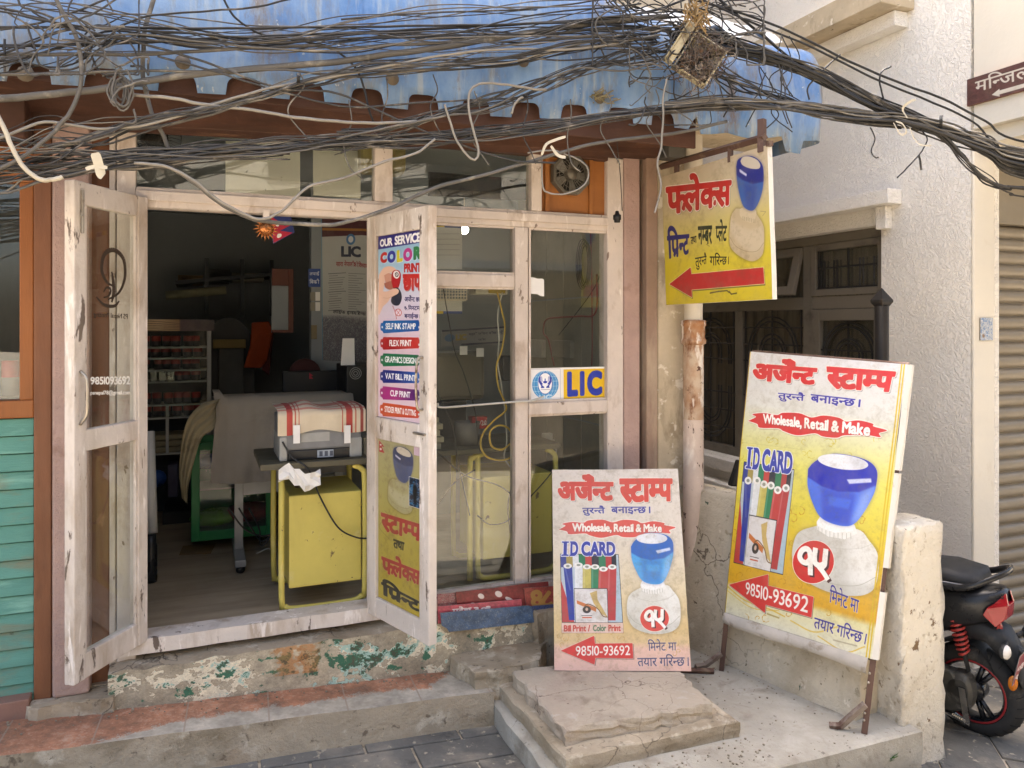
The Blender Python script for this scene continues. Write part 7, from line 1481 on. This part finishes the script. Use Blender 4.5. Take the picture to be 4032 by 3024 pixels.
bundle(14, [(-20, 125), (140, 105), (260, 85), (430, 80), (600, 85), (780, 92), (950, 80), (1130, 65), (1300, 45), (1460, 55)], [40, 34, 22, 26, 26, 24, 22, 24, 26, 30], .002, .004, [D, D, G, K], 'thin dark cable in the upper sheaf strung across the blue awning', 'upper sheaf of cables across the awning')
bundle(25, [(-20, 360), (130, 350), (290, 338), (450, 325), (600, 316), (740, 306), (900, 300), (1050, 287), (1180, 277), (1320, 252), (1470, 232), (1600, 226)], [34, 26, 16, 14, 14, 14, 16, 12, 12, 9, 10, 14], .0022, .0046, [G, D, Pl, D], 'dusty grey cable in the lower sheaf strung before the transom windows', 'lower sheaf of cables before the transoms')
bundle(18, [(-20, 330), (100, 300), (220, 285), (330, 262), (450, 235), (560, 205), (680, 172), (800, 150), (950, 135), (1100, 120), (1250, 100), (1420, 88)], [50, 38, 20, 14, 10, 9, 12, 14, 14, 16, 18, 24], .0022, .0046, [G, D, D, Pl], 'grey cable in the sheaf rising from lower left to the upper knot', 'rising sheaf of cables')
bundle(14, [(730, 310), (850, 280), (950, 250), (1050, 225), (1150, 195), (1250, 155), (1350, 130), (1480, 105)], [22, 16, 14, 16, 16, 18, 24, 30], .002, .004, [G, D, D], 'grey cable fanning up from the transoms to the junction box', 'fan of cables rising to the junction box')
bundle(7, [(-20, 395), (60, 380), (150, 372), (230, 362), (330, 352), (450, 342), (620, 335)], [22, 18, 14, 10, 8, 8, 10], .003, .005, [G, Pl, D], 'dusty cable in the lowest bundle over the brown left window', 'lowest left bundle of cables')
bundle(36, [(1460, 70), (1560, 92), (1660, 122), (1760, 160), (1860, 205), (1960, 255), (2060, 290), (2140, 325), (2240, 362)], [26, 22, 17, 15, 15, 17, 18, 24, 34], .0035, .0075, [K, K, D, D, G], 'black cable in the heavy bundle sloping down past the white wall', 'heavy sloping bundle at the right', wander=.3)
bundle(20, [(1440, 228), (1560, 224), (1660, 230), (1760, 236), (1860, 248), (1950, 262), (2040, 284), (2130, 315), (2240, 352)], [10, 14, 16, 15, 14, 12, 12, 20, 30], .003, .006, [G, Pl, D, G], 'dusty cable in the level bundle joining the heavy one at right', 'level bundle under the blue corner', wander=.4)
bundle(7, [(1990, 268), (2040, 300), (2080, 345), (2130, 390), (2180, 412), (2240, 415)], [6, 10, 14, 14, 10, 12], .0035, .0055, [K, D], 'black cable peeling off the bundle and sagging over the shutter', 'sagging cables over the shutter', wander=.3, trim=0)
bundle(11, [(1440, 90), (1520, 140), (1600, 185), (1680, 215), (1760, 240), (1850, 262), (1940, 272)], [30, 30, 26, 20, 14, 10, 8], .003, .0055, [D, G, K], 'dark cable slanting across the blue rounded end of the awning', 'cables slanting over the blue corner')
def tangle(n, x0, y0, x1, y1, lab, group, r0=.0022, r1=.0042, mats=(D, K, D, G), size=(25, 70)):
    for k in range(n):
        x, y = cr.uniform(x0, x1), cr.uniform(y0, y1); an = cr.uniform(0, 6.28); P_ = [(x, y)]
        for q in range(cr.randint(4, 8)):
            an += cr.uniform(-1.0, 1.0) + .25; L_ = cr.uniform(*size) * .7; x += L_ * math.cos(an); y += L_ * math.sin(an) * .8
            x = min(max(x, x0 - 30), x1 + 30); y = min(max(y, y0 - 20), y1 + 30); P_.append((x, y))
        cable(P_, cr.uniform(r0, r1), cr.choice(mats), lab, group, dy=cr.uniform(-.12, .03), nm='loose_cable')
tangle(60, 1310, 0, 1620, 110, 'loose curled cable in the big knot above the junction box', 'knot of loose cables at upper right', size=(30, 90))
tangle(30, 1390, 90, 1560, 240, 'loose curled cable hanging round the junction box', 'loose cables round the junction box')
tangle(26, 40, 0, 270, 130, 'loose curled cable in the knot at the upper left', 'knot of loose cables at upper left', size=(30, 90))
tangle(6, 220, 130, 290, 235, 'loose cable in the coil hanging by the pink pillar', 'coil of cables by the pillar', mats=(G, D), size=(20, 50))
for k in range(6):
    x, y = 258 + cr.uniform(-8, 8), 195 + cr.uniform(-8, 8); cable([(x + (16 + k) * math.cos(t_) , y + (24 + 3 * k) * math.sin(t_)) for t_ in np.linspace(-1.2, 4.6, 11)], .004, G, 'loose cable in the coil hanging by the pink pillar', 'coil of cables by the pillar', dy=-.06 - .008 * k, jit=3.5, nm='loose_cable')
for k in range(9):
    x = 640 + k * 95 + cr.uniform(-30, 30); y = 190 + cr.uniform(-40, 40); cable([(x, y), (x + 10, y + 40), (x - 12, y + 85), (x + 6, y + 130), (x + 30, y + 160)], .003, cr.choice((D, G)), 'loose cable dropping from the awning edge to the lower sheaf', 'loose droppers over the brown boards', dy=-.03, jit=8, nm='loose_cable')
for k in range(10):
    x, y = 1640 + cr.uniform(0, 90), 2 * cr.uniform(45, 90); cable([(x, y - 20), (x + cr.uniform(-20, 30), y + 30), (x + cr.uniform(-30, 30), y + 70), (x + cr.uniform(-40, 40), y + 110)], .003, cr.choice((D, K)), 'loose dark cable dropping over the blue corner', 'loose droppers over the blue corner', dy=-.03, nm='loose_cable')
# cable ties and rag strips
TAPE = mk('cream_tape', 'c2b79f', .7, .1, 8, [('a08f6c', 9, .6, .1)], (.3, 30, .003))
def strip(P_, w_, lab, dy=-.1, nm='rag_strip'):
    S = spline([vpt(x, y, dy) for x, y in P_], 5); vs = []
    for i, q in enumerate(S): t_ = (S[min(i + 1, len(S) - 1)] - S[max(0, i - 1)]).normalized(); n_ = t_.cross(Vector((.2 * math.sin(i), -1, .2))).normalized() * w_ * (1 if i not in (0, len(S) - 1) else .7); vs += [q - n_, q + n_]
    MB().add(vs, [(2 * i, 2 * i + 1, 2 * i + 3, 2 * i + 2) for i in range(len(S) - 1)]).build(nm, TAPE, None, smooth=True, label=lab, cat='rag')
strip([(205, 330), (212, 352), (218, 375), (224, 380)], .016, 'cream rag knotted on the cables before the pink pillar'); strip([(185, 365), (205, 360), (232, 362)], .007, 'thin cream strip lying across the cables before the pillar')
strip([(1170, 335), (1180, 312), (1200, 302), (1222, 295)], .006, 'curled cream tape strip sticking up over the fan'); strip([(1190, 315), (1205, 335), (1222, 340)], .008, 'cream tape tied round the cables right of the fan loop')
strip([(1960, 255), (1950, 235), (1965, 220), (1978, 215)], .006, 'cream tie flying up from the right bundle'); strip([(1930, 265), (1945, 290), (1958, 285), (1950, 268), (1935, 262)], .005, 'cream tie loop hanging under the right bundle'); strip([(1965, 275), (1975, 300), (1990, 313), (2013, 314)], .004, 'thin cream tie end hanging below the right bundle')
strip([(1640, 300), (1646, 285), (1652, 270)], .007, 'cream strip tied round the iron arm of the hanging board', dy=-.02)
for x_, y_, lab in ((2030, 262, 'blue black cord wound round the right bundle'), (642, 168, 'twist of wire round the conduit and sheaf')):
    S = [vpt(x_ + 6 * (k / 60) * 1.5 + .5 * math.sin(k), y_ + (13 if x_ > 1000 else 10) * math.cos(k * .9), -.05 - .05 * math.sin(k * .9)) for k in range(40)]
    MB().tube(S, .0028, 5).build('binding_cord', K, None, smooth=True, label=lab, cat='cord')
# junction box hanging open in the cables
BOXM = mk('old_cream_plastic', 'b5a98a', .55, .12, 6, [('7d6f52', 8, .55, .12), ('d0c8b0', 12, .62, .06)], (.2, 30, .003))
jc = vpt(1512, 128, -.1); jb = thing('junction_box', 'open cream telephone junction box spilling wires among the cables', 'junction box', tuple(jc))
Rj = Matrix.Translation(jc) @ Matrix.Scale(.82, 4) @ Matrix.Rotation(-.35, 4, 'Z') @ Matrix.Rotation(math.radians(33), 4, 'Y')
mb = MB()
for q in ((-.10, .10, -.02, .05, .112, .122), (-.10, .10, -.02, .05, -.122, -.112), (-.112, -.1, -.03, .05, -.122, .122), (.1, .112, -.03, .05, -.122, .122), (-.1, .1, .04, .05, -.112, .112)): mb.box(*q)
mb.xf(Rj).build('casing', BOXM, jb, .003)
mb = MB(); mb.box(-.17, -.125, -.04, .03, -.12, .14); mb.box(-.18, -.17, -.05, .03, -.12, .14); mb.xf(Rj).build('open_cover', BOXM, jb, .004)
mb = MB()
for k in (0, 2, 3, 5, 8, 9, 13, 14, 18): mb.box(-.085 + (k % 4) * .045, -.055 + (k % 4) * .045, -.005, .03, -.1 + (k // 4) * .042, -.07 + (k // 4) * .042)
mb.xf(Rj).build('terminal_block', mk('brown_terminals', '7d6048', .6, .3, 14, (), None), jb, .002)
mb = MB(); r = random.Random(31)
for k in range(190):
    a_ = Vector((r.uniform(-.10, .10), r.uniform(-.04, .02), r.uniform(-.12, .12))); P_ = [a_]
    for q in range(4): a_ = a_ + Vector((r.uniform(-.05, .05), r.uniform(-.03, .015), r.uniform(-.055, .04))); P_.append(a_)
    mb.tube(spline(P_, 4), .0019, 4)
o = mb.xf(Rj).build('wire_tangle', mk('brown_wires', '5a4d43', .6, .4, 30, [('a39584', 20, .55, .1), ('75403a', 26, .62, .05), ('2e2b29', 18, .55, .08)], None), jb); o['kind'] = 'stuff'
kx = vpt(1492, 30, -.08); mb = MB(); r = random.Random(9)
for k in range(60):
    a_ = Vector(kx) + Vector((r.uniform(-.04, .05), r.uniform(-.05, .03), r.uniform(-.1, .06))); mb.tube([a_, a_ + Vector((r.uniform(-.04, .04), r.uniform(-.02, .02), r.uniform(-.05, .05))), a_ + Vector((r.uniform(-.05, .05), r.uniform(-.02, .02), r.uniform(-.06, .06)))], .004, 4)
mb.build('dry_twig_clump', mk('straw_brown', '8d7550', .9, .3, 20, (), None), None, label='clump of dry tan fibre caught in the cable knot', cat='debris')

# ---------------------------------------------------------------- scooter in the yard (x forward, y left, z up in its own frame)
sc = thing('scooter', 'black motor scooter with red spring and tail light parked behind the yard wall', 'scooter', (0, 0, 0))
zg = zst(3.8) - .012; SM = Matrix.Translation((3.82, -1.09, zg)) @ Matrix.Rotation(math.radians(107), 4, 'Z') @ Matrix.Rotation(math.radians(-3), 4, 'X')
BLKP = mk('scooter_black', '1c1d20', .3, .15, 6, [('4a4a4a', 9, .64, .1, (1, 1, 1), .4)], None); MATB = mk('matte_black', '242527', .6, .2, 6, [('55524d', 8, .6, .12, (1, 1, 1), .5)], (.2, 60, .002)); RUB = mk('tyre_rubber', '2b2a29', .85, .2, 7, [('6d675e', 7, .55, .15, (1, 1, 1), .6)], (.3, 50, .003)); REDS = mk('red_spring', 'a33a34', .45, .15, 8, [('6d2a26', 9, .6, .1)], None); REDL = flat('red_lens', '8d1a22', .15); ENG = mk('engine_alloy', '55534e', .5, .25, 8, [('8a867c', 9, .58, .1), ('2c2a28', 7, .6, .1)], (.3, 40, .003), .5); CHR = flat('chrome', 'b8b8b8', .2, 1.0); CLR = flat('clear_lens', 'cfcac4', .12); AMB = flat('amber_lens', 'c9741c', .2)
sc.matrix_world = Matrix.Translation(SM.translation)
def sp_(mb, nm, m, par=sc, **k):
    if par is sc: mb.v = [(p[0] * .5 if p[0] < 0 else p[0], p[1], p[2]) for p in mb.v]      # short rear overhang
    return mb.xf(SM).build(nm, m, par, **k)
R0 = .225
def wheel(x):
    wr = thing('wheel', None, None, (SM @ Vector((x, 0, R0)))); wr.parent = sc; wr.matrix_parent_inverse = wmat(sc).inverted()
    mb = MB(); prof = []
    for k in range(17): a_ = math.pi * k / 16 * 1.3 - math.pi * .15; prof.append((R0 - .045 + .047 * math.sin(a_), -.052 * math.cos(a_)))
    mb.lathe(prof, (x, 0, R0), (0, 1, 0), 56); sp_(mb, 'tyre', RUB, wr, smooth=True)
    mb = MB()
    for k in range(26):
        for s_ in (1, -1):
            t_ = 2 * math.pi * (k + (.5 if s_ < 0 else 0)) / 26; pts = []
            for q in range(5): f_ = q / 4; an = t_ + s_ * (.02 + .05 * f_) ; yy = s_ * (.006 + .044 * f_); rr_ = R0 - .045 + .0485 * math.sqrt(max(0, 1 - (yy / .054) ** 2)); pts.append((x + rr_ * math.cos(an), yy, R0 + rr_ * math.sin(an)))
            mb.tube(pts, .0022, 4)
    sp_(mb, 'tread_groove', flat('groove_black', '0c0c0c', .9), wr)
    mb = MB(); mb.lathe([(.145, -.04), (.152, -.045), (.158, -.045), (.158, .045), (.152, .045), (.145, .04), (.135, .03), (.135, -.03), (.145, -.04)], (x, 0, R0), (0, 1, 0), 40)
    for k in range(3):
        for s_ in (.16, -.16): t_ = 2 * math.pi * k / 3 + s_; mb.tube([(x + .03 * math.cos(t_), .02, R0 + .03 * math.sin(t_)), (x + .14 * math.cos(t_ * 1), .03, R0 + .14 * math.sin(t_))], .013, 6)
    mb.lathe([(0, .05), (.05, .048), (.055, .03), (.055, -.03), (0, -.03)], (x, 0, R0), (0, 1, 0), 24); sp_(mb, 'rim', BLKP, wr, smooth=True)
    mb = MB(); mb.lathe([(.147, .046), (.152, .0475), (.156, .046)], (x, 0, R0), (0, 1, 0), 40); sp_(mb, 'rim_stripe', flat('red_stripe', '8a2024', .4), wr, smooth=True)
wheel(0); wheel(1.27)
# engine case, brake and linkage on the left side
mb = MB(); mb.lathe([(0, .14), (.06, .14), (.09, .125), (.095, .06), (0, .06)], (.02, 0, R0 + .02), (0, 1, 0), 24)
mb.prism([(-.06, .07, R0 - .05), (.06, .07, R0 - .1), (.55, .07, R0 - .06), (.58, .07, R0 + .08), (.45, .07, R0 + .13), (.05, .07, R0 + .11)], (0, .07, 0)); sp_(mb, 'engine_case', ENG, bev=.012)
mb = MB(); mb.prism([(-.02, .142, R0 + .05), (.02, .142, R0 + .05), (-.0, .142, R0 - .1), (-.05, .142, R0 - .13), (-.06, .142, R0 - .11)], (0, .012, 0)); mb.tube([(-.05, .15, R0 - .12), (.12, .15, R0 - .1), (.3, .15, R0 - .06)], .006, 6)
for k in range(9): mb.lathe([(.012, 0), (.014, .003), (.012, .006)], (-.02 + k * .008, .15, R0 - .115 + k * .002), (1, 0, .2), 10)
sp_(mb, 'brake_linkage', CHR)
mb = MB(); mb.tube([(-.02, .1, R0 + .12), (.06, .09, .62)], .016, 10); sp_(mb, 'shock_absorber', MATB, smooth=True)
mb = MB(); A_, B_ = Vector((.005, .098, .43)), Vector((.05, .092, .585)); n_ = 90
u_ = (B_ - A_).normalized(); e1 = u_.orthogonal().normalized(); e2 = u_.cross(e1); mb.tube([A_.lerp(B_, k / n_) + (e1 * math.cos(k * .5) + e2 * math.sin(k * .5)) * .03 for k in range(n_ + 1)], .0065, 6); sp_(mb, 'spring', REDS, smooth=True)
# bodywork: lofted sections along x: (x, half width, z low, z high)
def loft(secs, nm, m, seg=12, pw=.6):
    vs, fs = [], []
    for x, hw, z0, z1 in secs:
        for k in range(seg):
            t_ = 2 * math.pi * k / seg; c_, s_ = math.cos(t_), math.sin(t_); vs.append((x, hw * math.copysign(abs(c_) ** pw, c_), (z0 + z1) / 2 + (z1 - z0) / 2 * math.copysign(abs(s_) ** pw, s_)))
    fs = [(i * seg + k, i * seg + (k + 1) % seg, (i + 1) * seg + (k + 1) % seg, (i + 1) * seg + k) for i in range(len(secs) - 1) for k in range(seg)] + [tuple(range(seg - 1, -1, -1)), tuple(range((len(secs) - 1) * seg, len(secs) * seg))]
    return sp_(MB().add(vs, fs), nm, m, smooth=True)
loft([(-.30, .05, .66, .76), (-.24, .085, .62, .77), (-.1, .12, .58, .76), (.1, .14, .5, .74), (.35, .145, .42, .72), (.55, .13, .4, .66)], 'rear_body', BLKP)
loft([(-.12, .08, .765, .80), (-.06, .13, .75, .835), (.1, .15, .74, .845), (.3, .15, .73, .82), (.5, .12, .72, .79), (.62, .06, .72, .75)], 'seat', MATB)
mb = MB(); mb.tube(spline([(-.05, .145, .79), (.1, .165, .785), (.3, .165, .77), (.5, .13, .75)], 5), .004, 5); sp_(mb, 'seat_piping', flat('grey_piping', '6d7078', .5))
mb = MB(); mb.tube(spline([(.1, .165, .76), (-.08, .16, .79), (-.22, .12, .83), (-.31, .05, .855), (-.31, -.05, .855), (-.22, -.12, .83), (-.08, -.16, .79), (.1, -.165, .76)], 6), .017, 8); sp_(mb, 'grab_rail', BLKP, smooth=True)
mb = MB()
for s_ in (1, -1): mb.prism([(-.31, s_ * .02, .755), (-.335, s_ * .03, .70), (-.31, s_ * .05, .63), (-.26, s_ * .085, .60), (-.17, s_ * .112, .655), (-.2, s_ * .105, .69), (-.27, s_ * .08, .72)], (0, s_ * .012, 0))
mb.prism([(-.335, -.04, .70), (-.335, .04, .70), (-.32, .05, .63), (-.32, -.05, .63)], (.05, 0, 0)); sp_(mb, 'tail_light', REDL, bev=.006)
mb = MB(); mb.prism([(-.25, .02, .62), (-.23, .05, .54), (-.27, .05, .5), (-.29, .02, .56)], (0, .02, 0)); sp_(mb, 'tail_reflector', REDL, bev=.003)
loft([(-.44, .04, .30, .36), (-.40, .06, .36, .5), (-.3, .07, .42, .58), (-.15, .085, .49, .6), (.1, .09, .5, .6)], 'rear_mudguard', MATB)
vs = []                                                   # inner hugger over the tyre
for k in range(11):
    t_ = math.radians(150 - k * 12)
    for yy in (-.06, -.03, .03, .06): vs.append((.0 + (R0 + .03 - abs(yy) * .2) * math.cos(t_), yy, R0 + (R0 + .03 - abs(yy) * .2) * math.sin(t_)))
sp_(MB().add(vs, [(4 * i + k, 4 * i + k + 1, 4 * i + k + 5, 4 * i + k + 4) for i in range(10) for k in range(3)]), 'hugger', MATB, smooth=True)
for s_ in (1, -1):
    mb = MB(); mb.tube([(-.33, s_ * .06, .52), (-.35, s_ * .12, .52)], .016, 8); mb.lathe([(.012, 0), (.034, .02), (.036, .05), (.034, .055)], (-.33, s_ * .15, .52), (-1, .1 * s_, 0), 16); sp_(mb, 'indicator_housing', MATB, smooth=True)
    mb = MB(); mb.lathe([(.034, .05), (.03, .075), (.018, .09), (0, .094)], (-.33, s_ * .15, .52), (-1, .1 * s_, 0), 16); sp_(mb, 'indicator_lens', CLR, smooth=True)
mb = MB(); mb.lathe([(0, .012), (.034, .01), (.036, 0)], (-.385, .075, .345), (-.35, .94, 0), 20); sp_(mb, 'side_reflector', AMB, smooth=True)
mb = MB(); mb.tube([(-.36, .0, .5), (-.46, .0, .46)], .02, 8); sp_(mb, 'plate_bracket', MATB)
cv = Canvas(160, 160, bg='8d3a40'); cv.text('०३', [(14, 62), (74, 62), (74, 100), (14, 100)], 'e8dcd8', .05); cv.text('९५', [(14, 112), (80, 112), (80, 150), (14, 150)], 'e8dcd8', .05); cv.text('प', [(100, 14), (140, 14), (140, 48), (100, 48)], 'e8dcd8', .05); cv.line([(3, 3), (157, 3), (157, 157), (3, 157), (3, 3)], 3, 'd8c8c4')
q = [SM @ Vector(v) for v in ((-.20, .11, .345), (-.20, -.11, .345), (-.235, -.11, .50), (-.235, .11, .50))]
panel('licence_plate', q, .003, [CHR, imgmat('licence_print', cv.image('licence_art'), .4, None)], sc)
loft([(.5, .13, .3, .36), (.75, .15, .27, .33), (.95, .15, .28, .34)], 'floorboard', MATB)
loft([(.92, .18, .3, .7), (1.0, .2, .34, .95), (1.08, .16, .4, 1.0), (1.14, .06, .5, .95)], 'front_shield', BLKP)
mb = MB(); mb.tube([(1.12, 0, .95), (1.22, .05, .3)], .02, 8); mb.tube([(1.12, 0, .95), (1.22, -.05, .3)], .02, 8); sp_(mb, 'fork', MATB)
mb = MB(); mb.tube([(1.0, .33, 1.02), (1.08, .15, 1.02), (1.1, 0, 1.0), (1.08, -.15, 1.02), (1.0, -.33, 1.02)], .016, 8); sp_(mb, 'handlebar', MATB, smooth=True)
loft([(1.02, .1, .98, 1.05), (1.1, .13, .93, 1.08), (1.18, .08, .92, 1.05)], 'headlight_cowl', BLKP)
# weeds at the foot of the pillar, and a plastic bag hung by the white wall
wd = thing('weed', 'tiny green weed sprouting from the platform edge', 'plant', tuple(PZ(3510, 2990, .05))); mb = MB(); r = random.Random(2); c_ = PY(3510, 2995, -1.30)
for k in range(9): a_ = r.uniform(0, 6.28); tip = Vector((c_.x + .03 * math.cos(a_), c_.y - .012 + .012 * math.sin(a_), c_.z + r.uniform(.005, .04))); mid = (Vector(c_) + tip) / 2; mb.add([tuple(c_), tuple(mid + Vector((.008, 0, .004))), tuple(tip), tuple(mid - Vector((.008, 0, -.004)))], [(0, 1, 2, 3)])
mb.build('leaves', flat('weed_green', '4f7a34', .7), wd)
p = PT(2895, 1900, 4.45); MB().prism([(p.x - .03, p.y, p.z - .02), (p.x + .03, p.y, p.z - .03), (p.x + .06, p.y, p.z + .12), (p.x + .03, p.y, p.z + .13), (p.x - .01, p.y, p.z + .03)], (.0, .04, 0)).build('black_bag', mk('black_bag', '1d1c1c', .4, .2, 9, (), (.5, 20, .01)), None, .01, label='crumpled black bag behind the left edge of the yellow stand', cat='bag')
